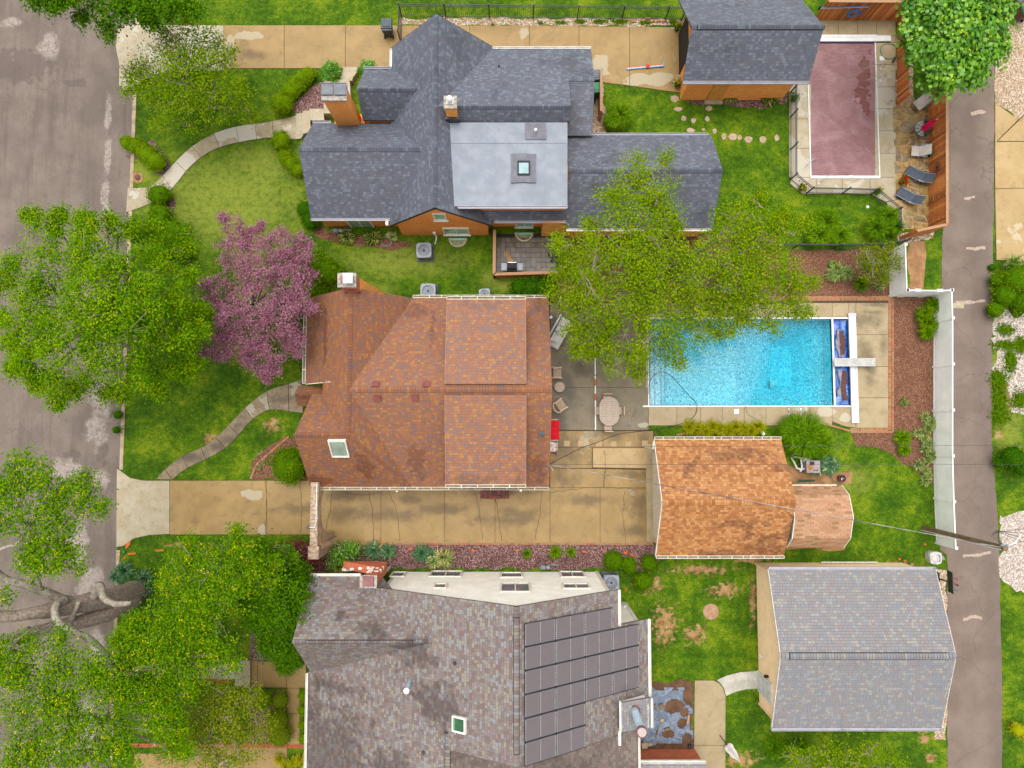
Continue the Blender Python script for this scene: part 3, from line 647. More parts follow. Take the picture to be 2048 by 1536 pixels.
# ------------------------------------------------------------------ roofs
def clip(poly, cl):
    """Sutherland-Hodgman, both in 2-D; cl convex and counter-clockwise"""
    out = poly
    for i in range(len(cl)):
        a, b = cl[i], cl[(i+1) % len(cl)]; ex, ey = b[0]-a[0], b[1]-a[1]
        inp = out; out = []
        if not inp: return out
        sd = [(ex*(p[1]-a[1])-ey*(p[0]-a[0])) for p in inp]
        for k in range(len(inp)):
            p, q, sp, sq = inp[k-1], inp[k], sd[k-1], sd[k]
            if (sp >= 0) != (sq >= 0):
                t = sp/(sp-sq); out.append((p[0]+t*(q[0]-p[0]), p[1]+t*(q[1]-p[1])))
            if sq >= 0: out.append(q)
    return out
def roof_plane(house, poly, mat, name='roof', expo=.14, tw=(.12, .24), thick=.14, lift=.012, deck=None):
    """a roof slope: a solid deck and, on it, its courses of single shingles (convex polygon in world metres)"""
    P3 = [Vector(p) for p in poly]; n = Vector((0, 0, 0))
    for i in range(len(P3)): n += P3[i].cross(P3[(i+1) % len(P3)])
    n.normalize()
    if n.z < 0: n = -n; P3 = P3[::-1]
    mb = MB(); k = len(P3); lo = [p-Vector((0, 0, thick)) for p in P3]
    mb.add(P3+lo, [tuple(range(k)), tuple(range(2*k-1, k-1, -1))]+[(i, k+i, k+(i+1) % k, (i+1) % k) for i in range(k)])
    r = mb.build(name, deck or DECKM, house, world=True)
    d = Vector((0, 0, -1)); d = (d-n*d.dot(n)).normalized() if n.z < .9995 else Vector((0, -1, 0)); u = n.cross(d).normalized()
    if u.length < .5: u = Vector((1, 0, 0))
    o = P3[0]; q = [((p-o).dot(u), (p-o).dot(d)) for p in P3]
    A = sum(q[i][0]*q[(i+1) % k][1]-q[(i+1) % k][0]*q[i][1] for i in range(k))
    if A < 0: q = q[::-1]
    tmax = max(p[1] for p in q); tmin = min(p[1] for p in q)
    V, F, T = [], [], []
    def inside(pt): return all((q[(i+1) % k][0]-q[i][0])*(pt[1]-q[i][1])-(q[(i+1) % k][1]-q[i][1])*(pt[0]-q[i][0]) >= -1e-9 for i in range(k))
    t1 = tmax+.02
    while t1 > tmin:
        t0 = t1-expo+.0; t1r = t1; t1 = t1-.013  # gap bares the dark deck, standing in for shadow under the shingle butts
        band = clip([(-100, t0), (100, t0), (100, t1), (-100, t1)], q)
        if band:
            s = min(p[0] for p in band)-U(0, tw[1]); smax = max(p[0] for p in band)
            while s < smax:
                wd = U(*tw); pl = [(s+.005, t0), (s+wd-.005, t0), (s+wd-.005, t1), (s+.005, t1)]
                if not all(inside(p) for p in pl): pl = clip(pl, q)
                if len(pl) > 2:
                    up = U(.3, 1)*lift; tt = RND.random(); b = len(V)
                    H = [o+u*a+d*c+n*(.003+up*(c-t0)/expo) for a, c in pl]
                    V += [tuple(h) for h in H]; F.append(tuple(range(b, b+len(pl)))); T.append(tt)
                    low = [i for i, (a, c) in enumerate(pl) if c > t1-1e-6]
                    if len(low) == 2:
                        i, j = low; e = len(V); V += [tuple(H[i]-n*(up+.004)), tuple(H[j]-n*(up+.004))]; F.append((b+i, e, e+1, b+j)); T.append(tt)
                s += wd
        t1 = t1r-expo
    if V: mkobj('shingles', V, F, mat, r, True, T, False, 'stuff')
    return r, n, d
def ridge_caps(house, a, b, dA, dB, mat, vent=False, w=.16, step=.15):
    a, b = Vector(a), Vector(b); L = (b-a).length; u = (b-a).normalized(); mb = MB(); nrm = Vector((0, 0, 1))
    n = max(1, int(L/step)); lift = .05 if vent else .02
    for k in range(n):
        p0 = a+u*(k*L/n); p1 = a+u*((k+1)*L/n-.016); tt = RND.random(); h0, h1 = .012+lift, .026+lift
        vs = [p0+dA*w+nrm*h0, p0+nrm*(h0+.01), p0+dB*w+nrm*h0, p1+dA*w+nrm*h1, p1+nrm*(h1+.01), p1+dB*w+nrm*h1]
        e = [p1+dA*w+nrm*(h1-.02), p1+nrm*(h1-.012), p1+dB*w+nrm*(h1-.02)]
        mb.add(vs+e, [(0, 1, 4, 3), (1, 2, 5, 4), (3, 4, 7, 6), (4, 5, 8, 7)], tt)
    o = mb.build('ridge_cap', mat, house, world=True, kind='stuff')
    mb = MB(); m_ = w+.012; mb.add([a+dA*m_+nrm*(.012+lift*.6), a+nrm*(.016+lift*.6), a+dB*m_+nrm*(.012+lift*.6), b+dA*m_+nrm*(.012+lift*.6), b+nrm*(.016+lift*.6), b+dB*m_+nrm*(.012+lift*.6)], [(0, 1, 4, 3), (1, 2, 5, 4)]); mb.build('cap_underlay', CAPS.get(mat.name, CAPSHADE), house, world=True)
    if vent:
        mb = MB()
        for dd in (dA, dB):
            q = [a+dd*(w-.01), a+dd*(w+.032), b+dd*(w+.032), b+dd*(w-.01)]
            mb.add([p+nrm*.01 for p in q]+[p+nrm*.055 for p in q], [(4, 5, 6, 7), (0, 3, 7, 4), (1, 2, 6, 5), (0, 1, 5, 4), (3, 2, 6, 7)])
        for p, s in ((a, -1), (b, 1)):
            q = [p+dA*(w+.03), p+nrm*.01, p+dB*(w+.03), p+dB*(w+.03)+u*s*.04, p+nrm*.01+u*s*.04, p+dA*(w+.03)+u*s*.04]
            mb.add([x+nrm*.05 for x in q], [(0, 1, 4, 5), (1, 2, 3, 4)])
        mb.build('ridge_vent', DARKTRIM, house, world=True)
    return o
DECKM = M('roof_deck_edge', D(120, 108, 100), D(90, 82, 78), 2)
CAPSHADE = M('dark_tar_strip', D(70, 64, 66), D(56, 52, 56), 3)
CAPS = {n: M(n.split('_sh')[0]+'_cap_joint', D(*c)) for n, c in (('russet_shingles', (124, 72, 60)), ('orange_tan_shingles', (176, 108, 62)), ('blue_grey_shingles', (74, 78, 92)), ('mauve_grey_shingles', (92, 82, 84)), ('pale_lilac_grey_shingles', (112, 106, 116)))}
DARKTRIM = M('dark_vent_trim', D(52, 54, 62), D(40, 42, 50), 2)
BLUEGREY = shinglemat('blue_grey_shingles', [D(102, 108, 122), D(109, 114, 130), D(115, 119, 133), D(113, 112, 123), D(122, 129, 143), D(106, 110, 124), D(111, 117, 132), D(131, 139, 153)], D(90, 90, 100), .6, .35, .35, .56)
TERRA = shinglemat('russet_shingles', [D(169, 112, 79), D(175, 116, 77), D(162, 106, 79), D(187, 128, 71), D(151, 113, 99), D(170, 109, 78), D(177, 117, 78), D(144, 110, 102), D(166, 107, 81)], D(180, 120, 88), .6, .3, .45, .53, [(960, 950, 50, 16), (850, 915, 26, 44), (1075, 935, 14, 34), (905, 940, 10, 30), (1035, 945, 10, 30), (965, 640, 40, 14), (1075, 625, 14, 24), (845, 640, 26, 24), (880, 680, 8, 50), (660, 955, 50, 14), (760, 930, 20, 30), (690, 700, 8, 60), (640, 800, 20, 10)])
ORANGE = shinglemat('orange_tan_shingles', [D(200, 134, 73), D(214, 148, 86), D(190, 121, 62), D(205, 139, 78), D(222, 162, 100), D(182, 112, 59)], D(170, 122, 80), .6, .3, .62, .55, [(1500, 1075, 70, 34), (1420, 1090, 60, 14), (1540, 1040, 30, 30), (1440, 905, 90, 16), (1350, 930, 30, 16), (1530, 930, 30, 12), (1440, 1030, 60, 10)])
PEACH = shinglemat('peach_three_tab_shingles', [D(208, 158, 120), D(202, 150, 112), D(214, 166, 128), D(198, 148, 110), D(210, 162, 124), D(170, 132, 88)], D(190, 140, 100), .7, .25, .4, .62)
MAUVE = shinglemat('mauve_grey_shingles', [D(139, 123, 118), D(149, 131, 125), D(131, 117, 115), D(147, 139, 137), D(162, 152, 134), D(135, 110, 104), D(143, 130, 128), D(155, 155, 157)], D(176, 150, 144), .55, .4, .72, .52, [(700, 1450, 120, 110), (860, 1235, 46, 40), (900, 1320, 50, 50), (690, 1325, 90, 18), (640, 1380, 60, 40), (820, 1450, 60, 50), (790, 1200, 30, 20), (1200, 1215, 30, 8), (1180, 1440, 30, 14), (930, 1480, 40, 14), (730, 1180, 20, 10)])
PALEGREY = shinglemat('pale_lilac_grey_shingles', [D(147, 143, 148), D(155, 149, 151), D(158, 149, 148), D(147, 149, 156), D(170, 166, 157), D(153, 147, 148), D(145, 147, 154), D(156, 159, 163)], D(150, 130, 130), .6, .3, .3, .70)

def gable(house, axis, a0, a1, r, e0, e1, zr, ze0, ze1, mat, caps=True, vent=None, **kw):
    """gable roof: ridge along axis from a0 to a1 at r; eaves at e0, e1 across it"""
    mk = (lambda a, c, z: Vector((a, c, z))) if axis == 'x' else (lambda a, c, z: Vector((c, a, z)))
    ds = []
    for e, ze in ((e0, ze0), (e1, ze1)):
        _, n, d = roof_plane(house, [mk(a0, r, zr), mk(a1, r, zr), mk(a1, e, ze), mk(a0, e, ze)], mat, **kw); ds.append(d)
    if caps:
        if vent:
            f0, f1 = vent; A, B = mk(a0, r, zr), mk(a1, r, zr)
            ridge_caps(house, A, A.lerp(B, f0), ds[0], ds[1], mat); ridge_caps(house, A.lerp(B, f0), A.lerp(B, f1), ds[0], ds[1], mat, True); ridge_caps(house, A.lerp(B, f1), B, ds[0], ds[1], mat)
        else: ridge_caps(house, mk(a0, r, zr), mk(a1, r, zr), ds[0], ds[1], mat)
    return ds
def body(house, axis, a0, a1, r, e0, e1, zr, ze, mat, oh=.3, name='wall', z0=-.05, gi=None):
    """closed wall body under a gable roof (a0, a1 and e0, e1 are the roof's own limits)"""
    s0 = oh if e0 < r else -oh; s1 = oh if e1 < r else -oh
    sl0 = (zr-ze)/abs(e0-r); sl1 = (zr-ze)/abs(e1-r)
    c0, c1 = e0+s0, e1+s1; z_0 = ze+oh*sl0-.13; z_1 = ze+oh*sl1-.13; zt = zr-.15
    gi = oh*.6 if gi is None else gi; b0, b1 = a0+(gi if a1 > a0 else -gi), a1-(gi if a1 > a0 else -gi)
    pr = [(c0, z0), (c1, z0), (c1, z_1), (r, zt), (c0, z_0)]
    mk = (lambda a, c, z: (a, c, z)) if axis == 'x' else (lambda a, c, z: (c, a, z))
    vs = [mk(b0, c, z) for c, z in pr]+[mk(b1, c, z) for c, z in pr]
    mb = MB(); mb.add(vs, [(0, 1, 2, 3, 4), (9, 8, 7, 6, 5)]+[(i, 5+i, 5+(i+1) % 5, (i+1) % 5) for i in range(5)])
    lo = (min(a0, a1), max(a0, a1)); cc = (min(c0, c1), max(c0, c1))
    PAVED.append([(b0, c0), (b1, c0), (b1, c1), (b0, c1)] if axis == 'x' else [(c0, b0), (c1, b0), (c1, b1), (c0, b1)])
    return mb.build(name, mat, house, world=True), (b0, b1, c0, c1)
def gutter(house, a, b, out, mat, w=.13, hang=0, h=.11, name='gutter', drop=.06):
    """open trough from a to b, lying outward along `out`"""
    a, b, out = Vector(a), Vector(b), Vector(out).normalized(); a = a-Vector((0, 0, drop)); b = b-Vector((0, 0, drop))
    mb = MB(); t = .018; u = (b-a).normalized(); up = Vector((0, 0, 1))
    def slab(o0, o1, z0, z1, A=a, B=b):
        vs = [p+out*o+up*z for p in (A, B) for o, z in ((o0, z0), (o1, z0), (o1, z1), (o0, z1))]
        mb.add(vs, [(0, 1, 2, 3), (7, 6, 5, 4), (0, 4, 5, 1), (1, 5, 6, 2), (2, 6, 7, 3), (3, 7, 4, 0)])
    slab(0, t, 0, h); slab(w-t, w, 0, h); slab(-.015, w, -.02, 0)
    for p in (a, b-u*.02): slab(0, w, 0, h, p, p+u*.02)
    g = mb.build(name, mat, house, world=True)
    mb = MB(); vs = [p+out*o+up*.006 for p in (a, b) for o in (t, w-t)]; mb.add(vs, [(0, 1, 3, 2)])
    mb.build('trough_floor', GUT_IN if hang else mat, g, world=True)
    if hang:
        mb = MB(); L = (b-a).length; n = max(1, int(L/hang))
        for k in range(1, n+1):
            p = a+u*(L*k/(n+1)+U(-.1, .1)); c = p+out*w/2+up*(h+.004); mb.box(c, (.03, w, .008), rz=atan2(u.y, u.x))
        mb.build('hanger', mat, g, world=True, kind='stuff')
    return g
FR_W = M('white_window_frame', D(236, 232, 220, 1.3), D(220, 212, 196, 1.3), 4, .5)
SCREEN = M('window_screen', D(150, 150, 152, 1.2), D(128, 128, 132, 1.2), 3, .5)
def window(house, pts, face, out, glass, panes=2, horiz=False, fw=.09, frm=None, sill=True):
    """window on a wall plane; pts = two opposite corners (3-D) of its outer frame, out = outward unit vector"""
    a, b = Vector(pts[0]), Vector(pts[1]); out = Vector(out); frm = frm or FR_W
    ax = Vector((1, 0, 0)) if face == 'y' else Vector((0, 1, 0))
    s0, s1 = sorted((a.dot(ax), b.dot(ax))); z0, z1 = sorted((a.z, b.z)); base = (a if face == 'y' else a)
    pl = out*(a.dot(out))
    mk = lambda s, z, d: ax*s+Vector((0, 0, z))+pl+out*d
    mb = MB()
    def bx(S0, S1, Z0, Z1, d0, d1, m=None):
        m = m or mb
        vs = [mk(s, z, d) for d in (d0, d1) for s, z in ((S0, Z0), (S1, Z0), (S1, Z1), (S0, Z1))]
        m.add(vs, [(0, 1, 2, 3), (7, 6, 5, 4), (0, 4, 5, 1), (1, 5, 6, 2), (2, 6, 7, 3), (3, 7, 4, 0)])
    bx(s0, s1, z0, z0+fw, .0, .07); bx(s0, s1, z1-fw, z1, .0, .07); bx(s0, s0+fw, z0+fw, z1-fw, .0, .07); bx(s1-fw, s1, z0+fw, z1-fw, .0, .07)
    wn = mb.build('window', frm, house, world=True)
    W_ = (s1-s0-2*fw)/panes
    for i in range(panes):
        m = MB(); bx(s0+fw+W_*i+.012, s0+fw+W_*(i+1)-.012, z0+fw, z1-fw, .012, .025, m); m.build('pane', glass, wn, world=True)
    if panes > 1:
        m = MB()
        for i in range(1, panes): bx(s0+fw+W_*i-.03, s0+fw+W_*i+.03, z0+fw, z1-fw, .005, .055, m)
        m.build('mullion', frm, wn, world=True)
    if sill:
        m = MB(); bx(s0-.05, s1+.05, z0-.07, z0-.003, 0, .12, m); m.build('sill', frm, wn, world=True)
    return wn
def chimney(house, px, py, zt, rb, w, d, mat, capm, zb=2.5, caph=.12, name='chimney', cape=.06):
    c = P(px, py, zt); mb = MB(); mb.b2(c.x-w/2+cape, c.x+w/2-cape, c.y-d/2+cape, c.y+d/2-cape, zb, zt-caph)
    mb.b2(c.x-w/2+cape*.4, c.x+w/2-cape*.4, c.y-d/2+cape*.4, c.y+d/2-cape*.4, zt-caph-.16, zt-caph-.08)
    ch = mb.build(name, mat, house, world=True)
    mb = MB(); mb.b2(c.x-w/2, c.x+w/2, c.y-d/2, c.y+d/2, zt-caph, zt-.0); mb.build('chimney_cap', capm, ch, world=True)
    return ch, c
CAPSTONE = M('mottled_chimney_cap', D(206, 196, 184), D(150, 140, 130), 9)
FLASH = M('dark_flashing', D(70, 74, 84), D(56, 60, 70), 3, .4)

# ================================================================== A: grey roofed brick house (top)
zr, ze = 5.7, 2.6
HA = thing('brick_house', 'orange brick house with blue grey shingle roof and pale flat dormer roof', 'house', P(880, 260, 0))
xr = P(871, 220, zr).x; yN, yS = P(871, 28, zr).y, P(871, 415, zr).y
xL, xR = P(782, 300, ze).x, P(985, 440, ze).x
gable(HA, 'y', yS, yN, xr, xL, xR, zr, ze, ze, BLUEGREY)
_, bA = body(HA, 'y', yS, yN, xr, xL, xR, zr, ze, BRICK_O)
ywS = min(bA[0], bA[1])
# dark rake boards of the south gable
mb = MB()
for s in (xL, xR): mb.bar((xr, yS-.012, zr-.09), (s, yS-.012, ze-.09), .03, .13)
for s in (xL, xR): mb.bar((xr, yN+.012, zr-.09), (s, yN+.012, ze-.09), .03, .13)
each(mb, 'rake_trim', DARKTRIM, HA)
# east wing
zE = 5.6; sl = (zE-ze); yr = P(1000, 213, zE).y; yn = P(1000, 98, ze).y; xe = P(1142, 213, zE).x; xe2 = P(1184.5, 120, 3.2).x
k_ = (zE-ze)/(yn-yr); ys_ = yr-(zE-4.7)/k_
roof_plane(HA, [(xr, yr, zE), (xe, yr, zE), (xe, yn, ze), (xr, yn, ze)], BLUEGREY)
_, _, dN = roof_plane(HA, [(xe, P(1160, 154, 4.3).y, ze+k_*(yn-P(1160, 154, 4.3).y)), (xe2, P(1160, 154, 4.3).y, ze+k_*(yn-P(1160, 154, 4.3).y)), (xe2, yn, ze), (xe, yn, ze)], BLUEGREY)
yr2 = P(1160, 154, 4.3).y; zr2 = ze+k_*(yn-yr2); ys2 = P(1160, 268, 3.2).y
_, _, dS = roof_plane(HA, [(xe-.3, yr2, zr2), (xe2, yr2, zr2), (xe2, ys2, 3.0), (xe-.3, ys2, 3.0)], BLUEGREY)
ridge_caps(HA, (xe, yr2, zr2), (xe2, yr2, zr2), dN, dS, BLUEGREY)
ysm = P(1000, 243, 4.9).y
_, _, dS1 = roof_plane(HA, [(xr, yr, zE), (xe, yr, zE), (xe, ysm, zE-.75), (xr, ysm, zE-.75)], BLUEGREY)
ridge_caps(HA, (xr+.5, yr, zE), (xe, yr, zE), dN, dS1, BLUEGREY)
mb = MB(); mb.b2(xr, xe-.25, P(1000, 440, 2.6).y+.4, yn-.35, 0, 2.55); mb.b2(xr, xe-.15, P(1000, 413, 4.6).y+.25, ysm+.1, 2.8, 4.35)
mb.prism([(xr, yr-.3), (xe-.1, yr-.3), (xe-.1, yr+.5), (xr, yr+.5)], 2.5, 4.85); mb.b2(xe-.4, xe2-.25, ys2+.3, yn-.4, 0, 2.8)
mb.build('wall', BRICK_O, HA, world=True)
PAVED.append([(xr, ys2), (xe2, ys2), (xe2, yn), (xr, yn)]); PAVED.append([(xr, P(1000, 440, 2.6).y), (xe, P(1000, 440, 2.6).y), (xe, yn), (xr, yn)])
# flat membrane dormer roof
MEMB = NT('pale_roof_membrane'); _n = MEMB.noise(1.4, 6, .6); _c = MEMB.mix(MEMB.mapr(_n, .35, .7), D(142, 150, 162), D(160, 167, 178))
_c = MEMB.mix(MEMB.mapr(MEMB.voro(.9, 'DISTANCE_TO_EDGE', 'Distance', MEMB.warp(.5, 2)), .0, .02, .25, 0), _c, D(130, 138, 152)); MEMB = MEMB.bsdf(_c, .6, .3, 0, MEMB.noise(9, 4), .2, .01)
yb0, yb1 = P(1010, 242, 5.15).y, P(1010, 412, 4.75).y; xb0, xb1 = xr+.35, P(1135, 330, 4.9).x
mb = MB(); a0, b0 = 4.98, 4.72
vs = [(xb0, yb0, a0), (xb1, yb0, a0), (xb1, yb1, b0), (xb0, yb1, b0)]; lo = [(x, y, z-.2) for x, y, z in vs]
mb.add(vs+lo, [(3, 2, 1, 0), (4, 5, 6, 7)]+[(i, (i+1) % 4, 4+(i+1) % 4, 4+i) for i in range(4)])
fr = mb.build('flat_roof', MEMB, HA, world=True)
yseam = P(1010, 287, 4.9).y
mb = MB(); zf = lambda y: b0+(a0-b0)*(y-yb1)/(yb0-yb1)
mb.box(((xb0+xb1)/2, yseam, zf(yseam)+.006), (xb1-xb0-.05, .03, .012)); mb.build('seam', M('membrane_seam', D(140, 150, 166)), fr, world=True)
PATCHM = M('grey_roof_patch', D(136, 136, 146), D(120, 120, 132), 3)
for (x0, y0, x1, y1) in ((1050, 247, 1092, 281), (1022, 307, 1072, 366)):
    a, b = P(x0, y0, 4.9), P(x1, y1, 4.8); ym = (a.y+b.y)/2
    mb = MB(); q = rough_poly([(a.x, a.y), (b.x, a.y), (b.x, b.y), (a.x, b.y)], .12, .03, x0); mb.prism(q, zf(b.y)-.01, zf(a.y)+.012); mb.build('roof_patch', PATCHM, fr, world=True)
mb = MB(); c = P(1071, 263, 5.0); mb.cyl((c.x, c.y, zf(c.y)), .07, .32, 12); vp = mb.build('vent_pipe', SHINY, HA, world=True)
def skylight(house, corners, zfun, glass, frm, h=.12, fw=.07, panesplit=False):
    """raised skylight: corners = four world x, y on a slope zfun(x, y)"""
    q = [Vector((x, y, zfun(x, y))) for x, y in corners]; n = (q[1]-q[0]).cross(q[3]-q[0]).normalized()
    if n.z < 0: n = -n
    c = sum(q, Vector())/4; inn = [c+(p-c)*(1-2*fw/max(.4, (p-c).length*1.3)) for p in q]
    mb = MB(); T = [p+n*h for p in q]; I = [p+n*(h) for p in inn]; I2 = [p+n*(h-.05) for p in inn]
    mb.add(q+T+I+I2, [(i, (i+1) % 4, 4+(i+1) % 4, 4+i) for i in range(4)]+[(4+i, 4+(i+1) % 4, 8+(i+1) % 4, 8+i) for i in range(4)]+[(8+i, 8+(i+1) % 4, 12+(i+1) % 4, 12+i) for i in range(4)])
    s = mb.build('skylight', frm, house, world=True)
    mb = MB(); mb.poly([p+n*(h-.045) for p in inn]); mb.build('pane', glass, s, world=True)
    return s
a, b = P(1035, 321, 5), P(1060, 349, 5)
skylight(HA, [(a.x, a.y), (b.x, a.y), (b.x, b.y), (a.x, b.y)], lambda x, y: zf(y), glassmat('pale_blue_skylight', D(120, 168, 176)), DARKTRIM, .16)
gutter(HA, (xb0+.75, yb1, b0+.02), (xb1, yb1, b0+.02), (0, -1, 0), GUT_G, .14)
mb = MB(); mb.b2(xb0+.9, xb1-.2, yb1+.3, yb1+.5, 2.8, 4.55); mb.build('wall', TANSTUCCO, HA, world=True)
# lower eave under the dormer
yl = P(1060, 441, 2.8).y
roof_plane(HA, [(xr+1.6, yb1+.35, 3.25), (xb1+.1, yb1+.35, 3.25), (xb1+.1, yl, 2.75), (xr+1.6, yl, 2.75)], BLUEGREY)
gutter(HA, (P(988, 441, 2.7).x, yl, 2.72), (P(1132, 441, 2.7).x, yl, 2.72), (0, -1, 0), GUT_G)
# south east wing
zw = 4.5; zew = 2.55
yrw = P(1290, 340, zw).y; ynw = P(1290, 271, zew).y; ysw = P(1250, 458, zew).y; xw1 = P(1433, 400, 3.3).x
gable(HA, 'x', xe-.05, xw1, yrw, ynw, ysw, zw, zew, zew, BLUEGREY)
body(HA, 'x', xe-1.5, xw1, yrw, ynw, ysw, zw, zew, TANSTUCCO)
gutter(HA, (xe2, ynw, zew), (P(1417, 272, zew).x, ynw, zew), (0, 1, 0), GUT_G); gutter(HA, (xb1+.1, ysw, zew), (xw1-.1, ysw, zew), (0, -1, 0), GUT_W)
# front south-west wing
zq = 4.9; zeq = 2.5
yq = P(700, 297, zq).y; yqn = P(640, 247, zeq).y; yqs = P(700, 437, zeq).y; xq = P(594, 297, zq).x; xq = (xq+P(625, 437, zeq).x)/2
gable(HA, 'x', xq, xr, yq, yqn, yqs, zq, zeq+(0 if True else 0), zeq, BLUEGREY)
_, bq = body(HA, 'x', xq, xr-1, yq, yqn, yqs, zq, zeq, BRICK_O)
gutter(HA, (xq, yqs, zeq), (P(783, 440, zeq).x, yqs, zeq), (0, -1, 0), GUT_G); gutter(HA, (xq, yqn, zeq), (P(662, 247, zeq).x, yqn, zeq), (0, 1, 0), GUT_G)
gutter(HA, (xL, P(780, 98, ze).y, ze), (xL, P(780, 148, ze).y, ze), (-1, 0, 0), GUT_W)
gutter(HA, (P(985, 97, ze).x, yn, ze), (xe2, yn, ze), (0, 1, 0), GUT_W); gutter(HA, (P(728, 138, ze).x, P(728, 138, 2.7).y, 2.7), (xL, P(728, 138, 2.7).y, 2.7), (0, 1, 0), GUT_G)
gutter(HA, (xL-.12, yqs-.1, ze), (xL-.12, yS, ze), (-1, 0, 0), GUT_W)
# small north west wing
zp = 4.5; yp = P(760, 178, zp).y; ypn = P(760, 139, 2.7).y; xp = P(715, 178, 4.3).x; ypo = P(720, 240, 2.9).y
gable(HA, 'x', xp, xr-.3, yp, ypn, ypo, zp, 2.7, 2.9, BLUEGREY)
mb = MB(); mb.b2(xp+.25, xr, ypo+.1, ypn-.3, 0, 2.75); mb.build('wall', BRICK_O, HA, world=True)
mb = MB(); mb.b2(xp+.3, xr, yp-.45, yp+.4, 2.6, 3.55); mb.build('wall', BRICK_O, HA, world=True)
# chimneys
ch, c = chimney(HA, 668, 185, 5.8, 0, 1.32, .84, BRICK_O, CAPSTONE, 0, .14)
for s in (-1, 1):
    mb = MB(); mb.b2(c.x+s*.33-.30, c.x+s*.33+.30, c.y-.16, c.y+.46, 5.86, 5.90)
    for ex in (-1, 1):
        for ey in (-1, 1): mb.box((c.x+s*.33+ex*.25, c.y+.15+ey*.25, 5.83), (.04, .04, .08))
    mb.b2(c.x+s*.33-.31, c.x+s*.33+.31, c.y-.17, c.y-.12, 5.84, 5.93); mb.b2(c.x+s*.33-.31, c.x+s*.33+.31, c.y+.42, c.y+.47, 5.84, 5.93)
    mb.build('flue_cover', M('grey_metal_flue_cover', D(120, 126, 136), D(96, 102, 112), 3, .4), ch, world=True)
mb = MB(); mb.b2(c.x-.9, c.x+.6, c.y-1.0, c.y-.42, 0, 1.0); mb.build('chimney_shoulder', CAPSTONE, ch, world=True)
mb = MB(); mb.b2(c.x-.9, c.x+.8, c.y-.40, c.y+.55, 0, 2.2); mb.build('chimney_base', BRICK_O, ch, world=True)
ch2, c2 = chimney(HA, 900.5, 204, 6.5, 0, .66, .66, BRICK_O, CAPSTONE, 3.5, .12, cape=.05)
mb = MB(); mb.b2(c2.x-.2, c2.x+.18, c2.y-.12, c2.y+.2, 6.5, 6.56); mb.cyl((c2.x-.02, c2.y+.04, 6.5), .13, .3, 16); mb.cyl((c2.x-.02, c2.y+.04, 6.78), .17, .1, 16, .12); mb.build('flue_pipe', SHINY, ch2, world=True)
mb = MB(); mb.b2(c2.x-.36, c2.x+.36, c2.y-.40, c2.y-.29, 4.9, 5.45); mb.build('flashing', FLASH, ch2, world=True)
mb = MB(); p_ = P(998, 132, 3.6); mb.cyl((p_.x, p_.y, 3.2), .05, .55, 10); mb.build('vent_pipe', FLASH, HA, world=True)
# south windows
yw1 = ywS
for (x0, y0, x1, y1, n_) in ((861, 426, 897, 439, 1), (881, 455, 942, 468, 2)):
    window(HA, (PYW(x0+3, y0, yw1), PYW(x1-2, y1, yw1)), 'y', (0, -1, 0), GL_GREEN, n_, fw=.1)
yq1 = min(bq[2], bq[3])
window(HA, (PYW(690, 439, yq1), PYW(750, 454, yq1)), 'y', (0, -1, 0), GL_GREEN, 2, fw=.1)
yl1 = P(1000, 440, 2.6).y+.4
window(HA, (PYW(1031, 442, yl1), PYW(1066, 453, yl1)), 'y', (0, -1, 0), GL_SKY, 2, fw=.09)
mb = MB(); c_ = PYW(1108, 464, yl1); mb.cyl((c_.x, yl1-.15, c_.z-.1), .13, .14, 14, .05); mb.build('wall_lamp', SHINY, HA, world=True)
# window wells
def well(px, py, r, lab):
    c = P(px, py); t = thing('window_well', lab, 'window well', c)
    n = 20; mb = MB(); ri, ro = r-.1, r
    A = [(ro*cos(pi+pi*k/n), ro*sin(pi+pi*k/n)) for k in range(n+1)]; B = [(ri*cos(pi+pi*k/n), ri*sin(pi+pi*k/n)) for k in range(n+1)]
    vs = [(x, y, z) for z in (-.02, .14) for x, y in A]+[(x, y, z) for z in (-.02, .14) for x, y in B]; m = n+1
    mb.add(vs, [(i, i+1, m+i+1, m+i) for i in range(n)]+[(2*m+i+1, 2*m+i, 3*m+i, 3*m+i+1) for i in range(n)]+[(m+i, m+i+1, 3*m+i+1, 3*m+i) for i in range(n)])
    mb.build('rim', M('cream_well_rim', D(216, 204, 168), D(188, 172, 130), 5), t)
    mb = MB(); mb.poly([(x, y, .035) for x, y in B]); mb.build('well_floor', M('well_cover', D(168, 168, 128), D(132, 140, 100), 4, .3, .6), t)
    mb = MB(); mb.b2(-ri, ri, -.12, -.0, .03, .1); mb.build('basement_window', GL_GREEN, t)
well(916, 477, .56, 'half round window well on the grass below the brick gable')
well(1048, 466, .56, 'half round window well at the back of the small fenced patio')

# ================================================================== B: russet roofed house (middle)
zr, ze = 5.9, 2.9
HB = thing('tudor_house', 'house with big russet shingle roof and two wide dormers beside the patio', 'house', P(850, 780, 0))
yr = P(900, 779, zr).y; yn = P(900, 596, ze).y; ys = P(900, 974, ze).y; xe = P(1097, 600, ze).x; xr = P(699, 700, zr).x
dd = gable(HB, 'x', xr, xe, yr, ys, yn, zr, ze, ze, TERRA, caps=False)
ridge_caps(HB, (xe, yr, zr), (xr+.3, yr, zr), dd[0], dd[1], TERRA)
body(HB, 'x', xr+.8, xe, yr, ys, yn, zr, ze, TANSTUCCO, oh=.5)
